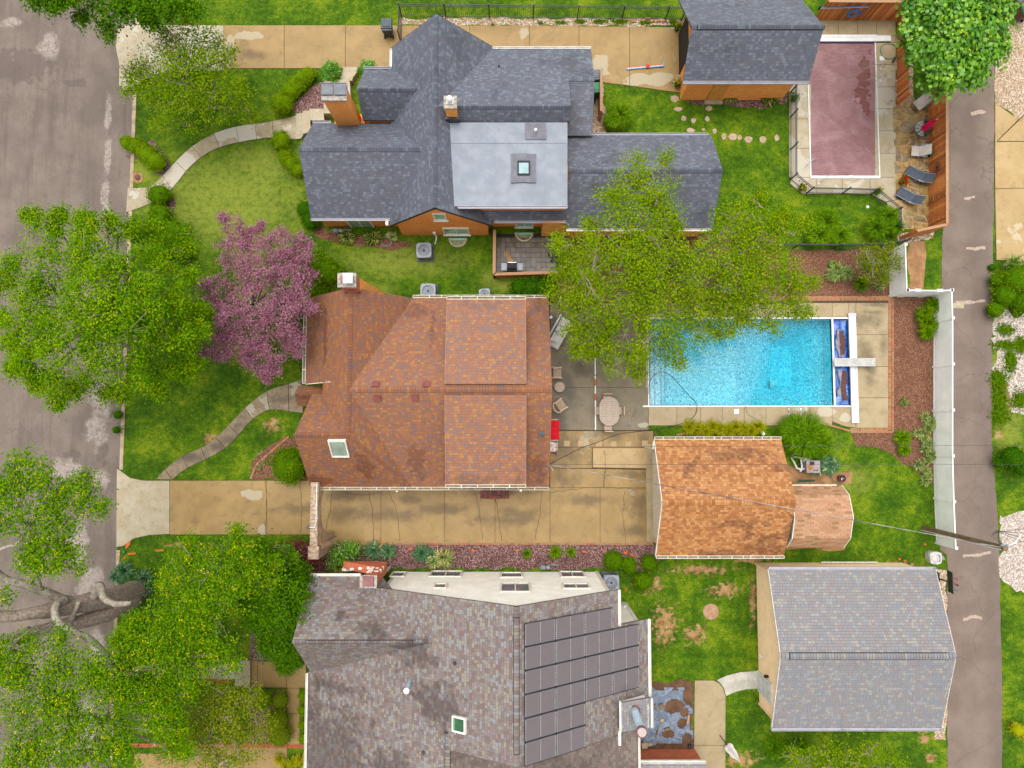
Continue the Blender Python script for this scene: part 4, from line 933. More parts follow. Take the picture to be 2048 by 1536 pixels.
# north-south gable and its hip
ynn = P(699, 574, zr).y; xw = P(613, 680, ze).x; xev = P(826, 594, ze).x; yss = P(699, 870, zr).y; ywe = P(612, 767, ze).y
k1 = (zr-ze)/(xr-xw)
_, _, dW = roof_plane(HB, [(xr, ynn, zr), (xr, ywe, zr), (xw, ywe, ze), (xw, P(612, 596, ze).y, ze), (xw+.5, ynn, ze+.5*k1)], TERRA)
xw2 = P(645, 800, 4.2).x
roof_plane(HB, [(xr, ywe+.1, zr), (xr, yss, zr), (xw2, yss, zr-k1*(xr-xw2)), (xw2, ywe+.1, zr-k1*(xr-xw2))], TERRA)
hipx, hipy = P(822, 973, ze).x, ys
_, _, dE = roof_plane(HB, [(xr, ynn, zr), (xev, ynn, ze), (hipx, ys+.02, ze), (xr, yss, zr)], TERRA)
ridge_caps(HB, (xr, yss, zr), (xr, ynn, zr), dW, dE, TERRA)
# west wing
xv = P(584, 868, zr).x; xv = (xv+P(625, 973, ze).x)/2
_, _, dS = roof_plane(HB, [(xv, yss, zr), (xr, yss, zr), (hipx, ys+.0, ze), (xv, ys, ze)], TERRA)
k2 = (zr-ze)/(yss-ys); ynv = P(612, 788, 4.0).y
_, _, dN = roof_plane(HB, [(xv, yss, zr), (xr, yss, zr), (xr, ynv, zr-k2*(ynv-yss)), (xv+.2, ynv, zr-k2*(ynv-yss))], TERRA)
ridge_caps(HB, (xv, yss, zr), (xr, yss, zr), dS, dN, TERRA)
ridge_caps(HB, (hipx, ys+.02, ze), (xr, yss, zr), dS, dE, TERRA, w=.14)
body(HB, 'y', ywe, ynn, xr, xw, xev, zr, ze, TANSTUCCO, oh=.4)
mb = MB(); mb.b2(xv+.5, xr+1, ys+.4, ynv-.3, 0, 3.1); mb.b2(xv+.5, xr, yss-1.6, yss+.8, 3, 4.2); mb.build('wall', BRICK_R, HB, world=True)
PAVED.append([(xv, ys), (xe, ys), (xe, yn), (xv, yn)])
# entry hood
a, b = P(594, 771, 2.8), P(612, 812, 2.8); ym = P(600, 790, 3.2).y
gable(HB, 'x', a.x, a.x+1.6, ym, a.y, b.y, 3.3, 2.6, 2.6, TERRA)
mb = MB(); mb.b2(a.x+.25, a.x+1.5, b.y+.15, a.y-.15, 0, 2.55); mb.build('wall', BRICK_R, HB, world=True)
# wide shed dormers
x0, x1 = P(892, 690, 5.2).x, P(1052, 690, 5.2).x
for (yy, s, zed) in ((P(970, 599, 5.0).y, 1, 5.0), (P(970, 969, 5.0).y, -1, 5.0)):
    yk = yr+s*.28; za = zr+.02
    _, _, d_ = roof_plane(HB, [(x0, yk, za), (x1, yk, za), (x1, yy, zed), (x0, yy, zed)], TERRA, thick=.18)
    mb = MB()
    for xx, q in ((x0+.22, 1), (x1-.22, -1)): mb.add([(xx, yk+s*.3, za-.25), (xx, yy-s*.35, zed-.1), (xx, yy-s*.35, 2.9), (xx, yk+s*.3, 2.9)], [(0, 1, 2, 3)])
    mb.add([(x0+.22, yy-s*.35, zed-.1), (x1-.22, yy-s*.35, zed-.1), (x1-.22, yy-s*.35, 2.9), (x0+.22, yy-s*.35, 2.9)], [(0, 1, 2, 3)])
    mb.build('dormer_wall', TANSTUCCO, HB, world=True)
    gutter(HB, (x0, yy, zed), (x1, yy, zed), (0, s, 0), GUT_W, .16, .85)
    mb = MB()
    for xx in (x0+.01, x1-.01): mb.bar((xx, yk, za-.06), (xx, yy, zed-.06), .02, .14)
    each(mb, 'edge_trim', M('lilac_drip_edge', D(186, 150, 140), D(170, 136, 126)), HB)
gutter(HB, (P(826, 594, ze).x, yn, ze), (xe, yn, ze), (0, 1, 0), GUT_W, .16, .9); gutter(HB, (P(634, 975, ze).x, ys, ze), (xe, ys, ze), (0, -1, 0), GUT_W, .16, .8)
gutter(HB, (xw, ywe, ze), (xw, P(612, 596, ze).y, ze), (-1, 0, 0), GUT_W, .18, .8)
mb = MB(); mb.bar((xw+.05, ywe-.03, ze-.08), (xr-1.2, ywe-.03, zr-1.25), .04, .14); each(mb, 'rake_trim', GUT_W, HB)
mb = MB(); mb.box((P(1041, 973, 4).x, ys-.0, 3.9), (.1, .1, 2.0)); mb.build('downspout', GUT_W, HB, world=True)
# skylight, vents
zS = lambda x, y: zr-k2*(yss-y)
q = [P(661, 878, zS(0, P(661, 878, 5).y)), P(696, 878, 5.2), P(703, 911, 4.5), P(672, 912, 4.5)]
xa, xb = P(663, 890, 5.0).x, P(698, 890, 5.0).x; ya, yb = P(680, 878, 5.7).y, P(680, 911, 4.6).y
skylight(HB, [(xa, ya), (xb, ya), (xb, yb), (xa, yb)], zS, glassmat('milky_green_skylight', D(150, 166, 150, 1.4)), GUT_W, .14)
kN = (zr-ze)/(yn-yr)
VENTM = M('dusty_red_metal', D(150, 82, 76), D(130, 70, 66), 4, .5)
for (px, py, s) in ((751, 768, 1), (853, 768, 1), (754, 796, -1), (830, 796, -1)):
    c = P(px, py, 5.8); z = zr-kN*abs(c.y-yr); mb = MB(); tl = s*math.atan(kN)*-1
    mb.box((c.x, c.y, z+.07), (.32, .28, .12), rx=tl); mb.box((c.x, c.y, z+.135), (.36, .32, .02), rx=tl); mb.build('roof_vent', VENTM, HB, world=True)
for (px, py, z) in ((681, 806, 5.1), (1083.5, 868, 4.9)):
    c = P(px, py, z); mb = MB(); mb.cyl((c.x, c.y, z-.5), .045, .75, 10); mb.cyl((c.x, c.y, z+.23), .035, .03, 10); v_ = mb.build('vent_pipe', FLASH, HB, world=True)
    mb = MB(); mb.box((c.x+.0, c.y+.0, z-.0), (.26, .26, .03), rx=(-.5 if py > 830 else 0), ry=(.5 if py < 830 else 0)); mb.build('flashing', M('blue_grey_flashing', D(96, 108, 122), D(80, 92, 106)), v_, world=True)
ch, c = chimney(HB, 693.5, 560, 6.7, 0, .92, .72, BRICK_R, CAPSTONE, 0, .16)
mb = MB(); mb.b2(c.x-.07, c.x+.33, c.y-.2, c.y+.24, 6.74, 7.02); mb.b2(c.x-.1, c.x+.36, c.y-.23, c.y+.27, 7.02, 7.06); mb.build('flue_cover', SHINY, ch, world=True)
mb = MB(); mb.b2(c.x-.3, c.x-.12, c.y-.15, c.y+.15, 6.68, 6.8); mb.build('clay_flue', M('pink_clay_flue', D(186, 130, 130)), ch, world=True)
mb = MB(); mb.add([(c.x+.4, c.y+.33, 0), (c.x+1.2, c.y+.33, 0), (c.x+.4, c.y+.33, 5.6), (c.x+.4, c.y-.3, 0), (c.x+1.2, c.y-.3, 0), (c.x+.4, c.y-.3, 5.6)], [(0, 1, 2), (5, 4, 3), (1, 4, 5, 2), (0, 3, 4, 1), (0, 2, 5, 3)]); mb.build('chimney_shoulder', TANSTUCCO, ch, world=True)
mb = MB(); mb.b2(c.x-.35, c.x+.42, c.y-.43, c.y-.3, 5.2, 5.9); mb.build('flashing', M('rusty_flashing', D(176, 92, 66)), ch, world=True)
# side door hood over the driveway
a, b = P(960, 976, 2.4), P(1018, 997, 2.4); xm = (a.x+b.x)/2
gable(HB, 'y', b.y-.0, a.y+.6, xm, a.x, b.x, 2.75, 2.35, 2.35, shinglemat('dark_russet_shingles', [D(130, 66, 50), D(110, 54, 44), D(150, 78, 52), D(98, 50, 44)]))
cm = P(795, 983, 2.6); mb = MB(); mb.cyl((cm.x, cm.y+.15, 2.55), .09, .12, 12); mb.cyl((cm.x-.05, cm.y, 2.5), .06, .1, 10, .05); mb.build('security_camera', SHINY, HB, world=True)

# stone arch wall across the driveway
SA = thing('stone_arch', 'stone arch wall spanning the driveway beside the russet roofed house', 'arch wall', P(640, 1060))
STN = M('grey_brown_arch_stone', D(196, 170, 144, 1.6), D(140, 118, 100, 1.6), 7)
xa = P(630, 1030, 3.3).x; ya0, ya1 = ys+.3, P(628, 1100, 3.3).y; zt = 3.35; th = .36
n = 16; mb = MB(); yc = (ya0+ya1+.55)/2; rr = (ya0-ya1-.55)/2
ar = [(yc+rr*cos(pi*k/n), .9+1.9*sin(pi*k/n)) for k in range(n+1)]
for sx in (-1, 1):
    x = xa+sx*th/2
    for k in range(n):
        (y0, z0), (y1, z1) = ar[k], ar[k+1]; f = [(x, y0, z0), (x, y1, z1), (x, y1, zt), (x, y0, zt)]; mb.poly(f if sx > 0 else f[::-1])
for k in range(n):
    (y0, z0), (y1, z1) = ar[k], ar[k+1]; mb.poly([(xa-th/2, y0, z0), (xa+th/2, y0, z0), (xa+th/2, y1, z1), (xa-th/2, y1, z1)])
mb.poly([(xa-th/2, ar[0][0], zt), (xa+th/2, ar[0][0], zt), (xa+th/2, ar[-1][0], zt), (xa-th/2, ar[-1][0], zt)])
mb.b2(xa-th/2, xa+th/2, ya1, ar[-1][0]-.002, 0, zt); mb.b2(xa-th/2, xa+th/2, ar[0][0], ya0, 0, zt)
mb.build('arch_wall', M('tan_arch_plaster', D(206, 176, 144, 1.5), D(180, 146, 112, 1.5), 3), SA, world=True)
y = ya0
while y > ya1+.1:
    L_ = U(.22, .42); y2 = max(ya1, y-L_); mb = MB(); mb.b2(xa-th/2-U(.02, .05), xa+th/2+U(.0, .04), y2+.008, y-.008, zt, zt+U(.08, .12)); mb.build('coping_stone', STN, SA, world=True); y = y2
mb = MB(); mb.b2(xa-.28, xa+.28, ya1-.45, ya1+.22, 0, 3.5); mb.build('pier', STN, SA, world=True)
mb = MB(); c = P(669, 1081); mb.tube([(xa+.1, ya1+.1, 2.9), (c.x-.05, c.y, 1.0), (c.x, c.y, .3)], [.22, .26, .28], 8); mb.build('buttress', M('tan_arch_plaster', D(206, 176, 144)), SA, world=True)
mb = MB(); mb.tube([(xa+.12, ya0-.1, zt+.14), (xa+.12, yc-.6, zt+.14), (xa+.05, yc-.85, zt+.14), (xa-.22, yc-.85, zt+.14)], .025, 6); mb.build('conduit', SHINY, SA, world=True)
mb = MB(); mb.lathe([(.1, 0), (.12, .12), (.05, .2)], (xa-.27, yc-.85, zt-.1), 10); mb.build('lamp', M('blue_grey_lamp', D(96, 112, 132)), SA, world=True)

# ================================================================== C: brown garage
HC = thing('garage', 'garage with orange tan shingle roof between pool and white house yard', 'garage', P(1440, 1000))
zr, ze = 4.4, 2.6
yr = P(1450, 1005, zr).y; yn = P(1440, 879, ze).y; ys = P(1440, 1111, ze).y; x0, x1 = P(1312, 1110, ze).x, P(1568, 1110, ze).x
dd = gable(HC, 'x', x1, x0, yr, ys, yn, zr, ze, ze, ORANGE)
SID_B = M('beige_siding', D(224, 198, 158, 1.35), D(204, 176, 136, 1.35), 2)
_, bc = body(HC, 'x', x0, x1, yr, ys, yn, zr, ze, SID_B, gi=.42)
gutter(HC, (x0, yn, ze), (x1, yn, ze), (0, 1, 0), GUT_W, .16, .55); gutter(HC, (x0, ys, ze), (x1, ys, ze), (0, -1, 0), GUT_W, .16, .6)
mb = MB()
for e in (yn, ys): mb.bar((x0-.02, yr, zr-.08), (x0-.02, e, ze-.08), .03, .16)
each(mb, 'rake_trim', GUT_W, HC)
mb = MB(); xw = min(bc[0], bc[1]); mb.b2(xw-.03, xw-.002, yr-2.4, yr+2.4, 0, 2.15); mb.build('garage_door', M('cream_door', D(236, 224, 200, 1.3)), HC, world=True)
mb = MB(); mb.tube([(x0-.06, yn-.1, ze), (x0-.06, yn-.5, ze-.1), (x0-.03, yn-.5, .1)], .04, 6); mb.build('downspout', GUT_W, HC, world=True)
mb = MB(); mb.b2(x0+.02, xw, ys+.3, yn-.3, -.01, .06); q_ = mb.build('apron', CONC_DECK, HC, world=True)
# ================================================================== D: shed
HD = thing('garden_shed', 'small gambrel shed with peach shingle roof against the orange garage', 'shed', P(1650, 1035))
zs_ = [2.0, 2.75, 3.15, 2.75, 2.0]; pys = [972, 991, 1034, 1076, 1094]
ysn = [P(1640, a, z).y for a, z in zip(pys, zs_)]; x0, x1 = P(1588, 1034, 3).x, P(1706, 1034, 3.1).x
for i in range(4):
    roof_d, nn_, d_ = None, None, None
    # single shingles, each an object of its own
    A0, A1 = Vector((x0, ysn[i], zs_[i])), Vector((x0, ysn[i+1], zs_[i+1])); mb = MB(); vs = [A0, A1, A1+Vector((x1-x0, 0, 0)), A0+Vector((x1-x0, 0, 0))]
    mb.add(vs+[v-Vector((0, 0, .08)) for v in vs], [(0, 1, 2, 3), (7, 6, 5, 4), (0, 3, 7, 4), (1, 5, 6, 2), (0, 4, 5, 1), (3, 2, 6, 7)]); rf = mb.build('roof', DECKM, HD, world=True)
    hi, lo_ = (A1, A0) if A1.z > A0.z else (A0, A1); d = (lo_-hi); L = d.length; d.normalize(); n = Vector((1, 0, 0)).cross(d); n = n if n.z > 0 else -n; n.normalize()
    nc = max(2, round(L/.14)); e = L/nc
    for c in range(nc):
        s = x0-(.17 if (c+i) % 2 else 0)
        while s < x1-.01:
            s0, s1 = max(s, x0)+.006, min(s+.34, x1)-.006; s += .34
            if s1-s0 < .03: continue
            t0, t1 = hi+d*(e*c), hi+d*(e*(c+1)+.008); b_ = [Vector((s0, t0.y, t0.z)), Vector((s1, t0.y, t0.z)), Vector((s1, t1.y, t1.z)), Vector((s0, t1.y, t1.z))]
            h = [.006, .006, .018, .018]; T_ = [v+n*k for v, k in zip(b_, h)]
            f = [(4, 5, 6, 7), (2, 3, 7, 6), (1, 2, 6, 5), (3, 0, 4, 7)]; tt = (.9 if RND.random() < .13 else U(0, .8))
            mkobj('shingle', b_+T_, f, PEACH, rf, True, [tt]*4)
mb = MB()
for xx in (x0-.02, x1+.0):
    for i in range(4): mb.bar((xx, ysn[i], zs_[i]-.05), (xx, ysn[i+1], zs_[i+1]-.05), .04, .12)
each(mb, 'edge_trim', GUT_W, HD)
mb = MB(); mb.b2(x0+.1, x1-.12, ysn[4]+.12, ysn[0]-.12, 0, 1.95); mb.b2(x0+.1, x1-.12, ysn[3]+.1, ysn[1]-.1, 1.9, 2.68); mb.b2(x0, x1-.3, ysn[0], ysn[0]+.08, 1.85, 2.0); mb.build('wall', M('white_shed_wall', D(226, 218, 196, 1.4)), HD, world=True)
PAVED.append([(x0, ysn[4]), (x1, ysn[4]), (x1, ysn[0]), (x0, ysn[0])])

# ================================================================== E: white house (bottom)
HE = thing('white_house', 'white sided house with mauve grey shingle roof carrying solar panels', 'house', P(950, 1350))
zr = 8.6; xr = P(1033, 1300, zr).x; yN, yS = P(1030, 1213, zr).y, P(1033, 1534, zr).y
xW, zW = P(615, 1430, 2.9).x, 2.9; kW = (zr-zW)/(xr-xW); xE = P(1236, 1185, 5.4).x; zE = 5.4; kE = (zr-zE)/(xE-xr)
def zm(x, zr=zr, xr=xr, kW=kW, kE=kE): return zr-kW*(xr-x) if x < xr else zr-kE*(x-xr)
xC = P(752, 1164, 4.6).x
_, _, dW = roof_plane(HE, [(xr, yN, zr), (xr, yS, zr), (xW, yS, zW), (xW, P(614, 1345, zW).y, zW), (xC, yN, zm(xC))], MAUVE)
xE2 = P(1297, 1300, 4.5).x; yE0, yE1 = P(1297, 1238, zm(xE2)).y, P(1297, 1392, zm(xE2)).y
_, _, dE = roof_plane(HE, [(xr, yN, zr), (xE, yN, zE), (xE, yS, zE), (xr, yS, zr)], MAUVE)
roof_plane(HE, [(xE, yE0, zE), (xE2, yE0, zm(xE2)), (xE2, yE1, zm(xE2)), (xE, yE1, zE)], MAUVE)
Lr = yN-yS
v0, v1 = (yN-P(1033, 1236, zr).y)/Lr, (yN-P(1033, 1508, zr).y)/Lr
A, B = Vector((xr, yN, zr)), Vector((xr, yS, zr))
ridge_caps(HE, A.lerp(B, v0), A, dW, dE, MAUVE); ridge_caps(HE, A.lerp(B, v0), A.lerp(B, v1), dW, dE, MAUVE, True, w=.13); ridge_caps(HE, A.lerp(B, v1), B, dW, dE, MAUVE)
# north wall body
ywN = yN-.25
prof = [(xC+.3, 0), (xE-.35, 0), (xE-.35, zm(xE-.35)-.14), (xr, zr-.16), (xC+.3, zm(xC+.3)-.14)]
mb = MB(); yb = yS+.3; vs = [(x, ywN, z) for x, z in prof]+[(x, yb, z) for x, z in prof]
mb.add(vs, [(4, 3, 2, 1, 0), (5, 6, 7, 8, 9)]+[(i, (i+1) % 5, 5+(i+1) % 5, 5+i) for i in range(5)])
SIDW = M('white_siding', D(240, 238, 228, 1.25), D(228, 224, 212, 1.25), 1.2, .55, .35)
mb.build('wall', SIDW, HE, world=True)
PAVED.append([(xC, ywN), (xE, ywN), (xE, yb-30), (xW, yb-30), (xW, P(614, 1152, 0).y), (xC, P(614, 1152, 0).y)])
# lap siding on the north wall
mb = MB(); z = .1; lap = .125
while z < zr-.2:
    za, zb = z, z+lap; l0, l1 = xC+.3, xE-.35
    def xl(zz): return max(l0, xr-(zr-.16-zz)/kW) if zz > prof[4][1] else l0
    def xh(zz): return min(l1, xr+(zr-.16-zz)/kE) if zz > prof[2][1] else l1
    if xh(zb) > xl(zb):
        mb.add([(xl(za), ywN+.026, za), (xh(za), ywN+.026, za), (xh(zb), ywN+.006, zb), (xl(zb), ywN+.006, zb), (xl(za), ywN, za), (xh(za), ywN, za)], [(1, 0, 3, 2), (0, 1, 5, 4)])
    z = zb
mb.build('siding', SIDW, HE, world=True, kind='stuff')
mb = MB(); mb.b2(l1-.14, l1+.03, ywN, ywN+.05, 0, zm(l1)-.15); mb.b2(l0-.03, l0+.14, ywN, ywN+.05, 0, zm(l0)-.15); each(mb, 'corner_board', GUT_W, HE)
for (x0, y0, x1, y1, n_) in ((786, 1145, 808, 1154.5, 1), (863, 1143, 922, 1154.5, 2), (870, 1168, 892, 1177.5, 1), (1001, 1146, 1046, 1156, 1), (1001, 1167, 1062, 1185, 2), (1118, 1144, 1172, 1155.5, 2), (1123, 1168, 1182, 1178.5, 2)):
    window(HE, (PYW(x0, y0, ywN+.03), PYW(x1, y1, ywN+.03)), 'y', (0, 1, 0), GL_DARK, n_, fw=.09, sill=False)
# east lower part
mb = MB(); mb.b2(xE-.4, xE2-.35, yE1+.3, yE0-.3, 0, zm(xE2)); mb.build('wall', SIDW, HE, world=True)
yw2 = yE0-.3
window(HE, (PYW(1240, 1202, yw2), PYW(1254, 1214, yw2)), 'y', (0, 1, 0), GL_GREEN, 1, fw=.08)
mb = MB(); mb.b2(xE2-.5, xE2-.33, yw2, yw2+.04, 0, zm(xE2)-.1); each(mb, 'corner_board', GUT_W, HE)
gutter(HE, (xE, yE0-.05, zE), (xE, yN, zE), (1, 0, 0), GUT_W, .13); gutter(HE, (xE2, yE1, zm(xE2)), (xE2, yE0, zm(xE2)), (1, 0, 0), GUT_W, .15)
gutter(HE, (xW, P(614, 1346, zW).y, zW), (xW, yS-8, zW), (-1, 0, 0), GUT_W, .13)
# south part, lower
zS2 = 6.9; xS2 = P(895, 1515, zS2).x; zS2 = zm(xS2)-.02; xE3 = P(1276, 1520, 4.2).x; zE3 = 4.3
roof_plane(HE, [(xS2, yS+.6, zS2), (xS2, yS-8, zS2), (xW, yS-8, zW-.01), (xW, yS, zW-.01)], MAUVE)
MAUVE2 = shinglemat('brown_grey_shingles', [D(122, 102, 94), D(130, 109, 101), D(115, 98, 93), D(136, 120, 110), D(141, 130, 117)], D(140, 112, 108), .55, .4, .5, .5)
_, _, dE3 = roof_plane(HE, [(xS2, yS+.6, zS2), (xE3, yS+1.9, zE3), (xE3, yS-8, zE3), (xS2, yS-8, zS2)], MAUVE2)
ridge_caps(HE, (xS2, yS-8, zS2), (xS2, yS+.75, zS2), dW, dE3, MAUVE, True, w=.12)
gutter(HE, (xE3, yS-8, zE3), (xE3, P(1276, 1470, zE3).y, zE3), (1, 0, 0), GUT_W, .1)
mb = MB(); mb.b2(xW+.4, xE3-.35, yS-7.6, yS+1.0, 0, 2.7); mb.b2(xS2-2, xE3-.4, yS-7.6, yS+1.0, 2.6, 4.1); mb.build('wall', SIDW, HE, world=True)
mb = MB(); mb.bar((xr, yS-.03, zr-.08), (xE, yS-.03, zE-.08), .04, .14); mb.bar((xr, yS-.03, zr-.08), (xS2, yS-.03, zS2-.04), .04, .1); each(mb, 'rake_trim', MAUVE2, HE)
# north west front wing
zn, zen = 6.5, 3.7; yrn = P(700, 1285, zn).y; ynn = P(660, 1152, zen).y; x0 = P(588, 1285, zn).x; x0 = (x0+P(617, 1152, zen).x)/2; ysn_ = P(613, 1345, 3.4).y; xin = xr-(zr-zn)/kW
_, _, dn = roof_plane(HE, [(x0, yrn, zn), (xin+.0, yrn, zn), (xC+.1, ynn, zen), (x0, ynn, zen)], MAUVE)
_, _, ds = roof_plane(HE, [(x0, yrn, zn), (xin+.0, yrn, zn), (x0, ysn_, 3.3)], MAUVE)
A, B = Vector((x0, yrn, zn)), Vector((xin, yrn, zn))
ridge_caps(HE, A, A.lerp(B, .1), ds, dn, MAUVE); ridge_caps(HE, A.lerp(B, .1), A.lerp(B, .86), ds, dn, MAUVE, True, w=.12); ridge_caps(HE, A.lerp(B, .86), B, ds, dn, MAUVE)
gutter(HE, (x0, ynn, zen), (P(722, 1150, zen).x, ynn, zen), (0, 1, 0), GUT_W, .13)
mb = MB(); mb.b2(x0+.45, P(700, 1140).x, ysn_+.4, ynn-.35, 0, zen); mb.b2(x0+.45, xC+1, yrn-.9, yrn+.9, 3.4, 4.9); mb.build('wall', BRICK_R, HE, world=True)
PAVED.append([(x0+.4, ysn_+.4), (xC, ysn_+.4), (xC, ynn-.3), (x0+.4, ynn-.3)])
# chimney with white stones
cE = P(737, 1162, 6.0); g = P(740, 1129, 0); mb = MB()
mb.b2(cE.x-.28, cE.x+.28, cE.y-.3, cE.y+.2, 2.5, 5.9)
def taper(m, xa0, xa1, xb0, xb1, y0, y1, z0, z1):
    m.add([(xa0, y0, z0), (xa1, y0, z0), (xa1, y1, z0), (xa0, y1, z0), (xb0, y0, z1), (xb1, y0, z1), (xb1, y1, z1), (xb0, y1, z1)], [(4, 5, 6, 7), (0, 1, 5, 4), (1, 2, 6, 5), (2, 3, 7, 6), (3, 0, 4, 7)])
gx0, gx1 = P(702, 1125).x, P(776, 1125).x; gy1 = P(740, 1122).y; gy0 = cE.y-.2
taper(mb, gx0, gx1, gx0+.1, gx1, gy0, gy1, 0, 2.2); taper(mb, gx0+.1, gx1, cE.x-.3, cE.x+.3, gy0, cE.y+.22, 2.2, 3.6)
ch = mb.build('chimney', BRICK_R, HE, world=True)
STW = M('white_chimney_stone', D(230, 218, 204, 1.3), D(196, 180, 168, 1.3), 8)
for i in range(26):
    z = .15+i*.19; side = i % 3; mb = MB(); f = min(1, max(0, (z-2.2)/1.4)); xa_, xb_ = gx0+(cE.x-.3-gx0)*f, gx1+(cE.x+.3-gx1)*f; yy = gy1+(cE.y+.22-gy1)*f
    L_ = U(.2, .55)*(1-.45*f); xx = (xa_ if i % 2 else U(xa_, max(xa_, xb_-L_)))
    if i % 4 == 2: mb.b2(xb_-L_*.5, xb_+.02, yy-.15, yy+.03, z, z+.1)
    else: mb.b2(xx-.01, xx+L_, yy-.1, yy+.03, z, z+.1)
    mb.build('stone', STW, ch, world=True)
mb = MB(); mb.b2(cE.x-.42, cE.x+.42, cE.y-.34, cE.y+.28, 5.9, 6.0); mb.b2(cE.x-.42, cE.x-.28, cE.y-.34, cE.y+.28, 6.0, 6.06); mb.b2(cE.x+.28, cE.x+.42, cE.y-.34, cE.y+.28, 6.0, 6.06); mb.build('chimney_cap', CAPSTONE, ch, world=True)
mb = MB(); mb.b2(cE.x-.26, cE.x+.26, cE.y-.24, cE.y+.22, 6.0, 6.12); mb.build('flue_cover', M('dusty_rose_cover', D(166, 112, 112), D(146, 96, 98), 3), ch, world=True)
mb = MB(); mb.bar((gx1+.12, ywN+.3, 0), (gx1+.12, ywN+.3, 4.5), .12); mb.build('downspout', GUT_W, HE, world=True)
# skylight and pipes on the west slope
a, b = P(907, 1429, 7.1), P(934, 1465, 7.3)
skylight(HE, [(a.x, a.y), (b.x, a.y), (b.x, b.y), (a.x, b.y)], lambda x, y: zm(x), GL_DGREEN, GUT_W, .16)
mb = MB(); mb.b2(a.x-.0, a.x+.12, b.y+.05, a.y-.05, zm(a.x)+.05, zm(a.x)+.17); mb.build('skylight_shade', M('green_blind', D(110, 170, 120)), HE, world=True)
def pipe(px, py, zz, r, h, m, parent=HE, top=None):
    c = P(px, py, zz); mb = MB(); mb.cyl((c.x, c.y, zz-h), r, h, 12); o = mb.build('vent_pipe', m, parent, world=True)
    mb = MB(); mb.cyl((c.x, c.y, zz), r*.7, .006, 12); mb.build('pipe_mouth', top or DARKHOLE, o, world=True)
    mb = MB(); mb.cyl((c.x, c.y, zm(c.x)-.02 if parent is HE else zz-h), r*2.2, .05, 12, r*1.2); mb.build('flashing', FLASH, o, world=True)
pipe(911, 1327, 7.15, .06, .5, SHINY); pipe(848, 1505, 6.3, .05, .4, FLASH)
c = P(819, 1363, 6.1); c1 = P(813, 1381, 6.8); mb = MB(); mb.tube([(c.x, c.y, 5.5), (c.x+.02, c.y, 6.15), (c1.x, c1.y, 6.75)], .09, 10); f_ = mb.build('flue_pipe', M('pale_galvanized_metal', D(180, 200, 210, 1.5), D(150, 170, 182, 1.5), 3, .4), HE, world=True)
mb = MB(); mb.cyl((c1.x, c1.y, 6.74), .14, .12, 14); mb.build('flue_cap', SHINY, f_, world=True)
# boxed dormer with round duct on the east slope
zd = 5.75; a, b = P(1241, 1404, zd), P(1303, 1462, zd)
mb = MB(); mb.b2(a.x+.1, b.x-.12, b.y+.1, a.y-.12, 2, zd-.12); mb.build('dormer_wall', SIDW, HE, world=True)
_, _, _d = roof_plane(HE, [(a.x, a.y, zd+.1), (b.x, a.y+.15, zd-.15), (b.x, b.y+.1, zd-.15), (a.x, b.y, zd+.1)], PALEGREY, thick=.12)
mb = MB(); mb.bar((a.x-.03, a.y+.05, zd+.03), (a.x-.03, b.y-.05, zd+.03), .08, .18); each(mb, 'rake_trim', GUT_W, HE)
gutter(HE, (b.x, b.y+.1, zd-.1), (b.x, a.y+.15, zd-.1), (1, 0, 0), GUT_W, .1)
mb = MB(); mb.b2(a.x-.12, a.x, P(1237, 1480, 5.2).y, b.y, 4.7, zd+.05); each(mb, 'corner_board', GUT_W, HE)
c0, c1 = P(1271, 1426, 6.0), P(1284, 1465, 7.3); mb = MB(); mb.tube([(c0.x, c0.y, 5.5), (c0.x, c0.y-.0, 6.0), (c1.x, c1.y, 7.2)], .19, 16)
f_ = mb.build('duct', M('pale_blue_duct', D(176, 196, 212, 1.4), D(156, 176, 194, 1.4), 2, .4), HE, world=True)
mb = MB(); mb.cyl((c1.x, c1.y, 7.17), .27, .1, 20); mb.cyl((c0.x, c0.y, 5.72), .28, .05, 18); mb.build('duct_collar', M('rusty_brown_rim', D(140, 92, 84), D(112, 72, 66), 4), f_, world=True)
mb = MB(); mb.cyl((c1.x, c1.y, 7.27), .21, .03, 20); mb.build('duct_cap', M('pinkish_grey_cap', D(206, 192, 188), D(186, 172, 168), 4), f_, world=True)
# brick addition at the bottom
HG = thing('brick_addition', 'low red brick wing with silver gutter at the bottom of the photo', 'house wing', P(1340, 1530))
ya = P(1330, 1498, 0).y; xa, xb = P(1278, 1498, 0).x, P(1390, 1498, 0).x
mb = MB(); mb.b2(xa-1, xb, ya-9, ya, 0, 2.5); mb.build('wall', BRICK_R, HG, world=True)
PAVED.append([(xa-1, ya-9), (xb, ya-9), (xb, ya), (xa-1, ya)])
yg = P(1340, 1526, 2.6).y; xg = P(1412, 1526, 2.6).x
roof_plane(HG, [(xa-.6, yg, 2.6), (xg, yg, 2.6), (xg, yg-5, 4.6), (xa-.6, yg-5, 4.6)], PALEGREY)
gutter(HG, (xa-.6, yg, 2.6), (xg, yg, 2.6), (0, 1, 0), GUT_W, .14)

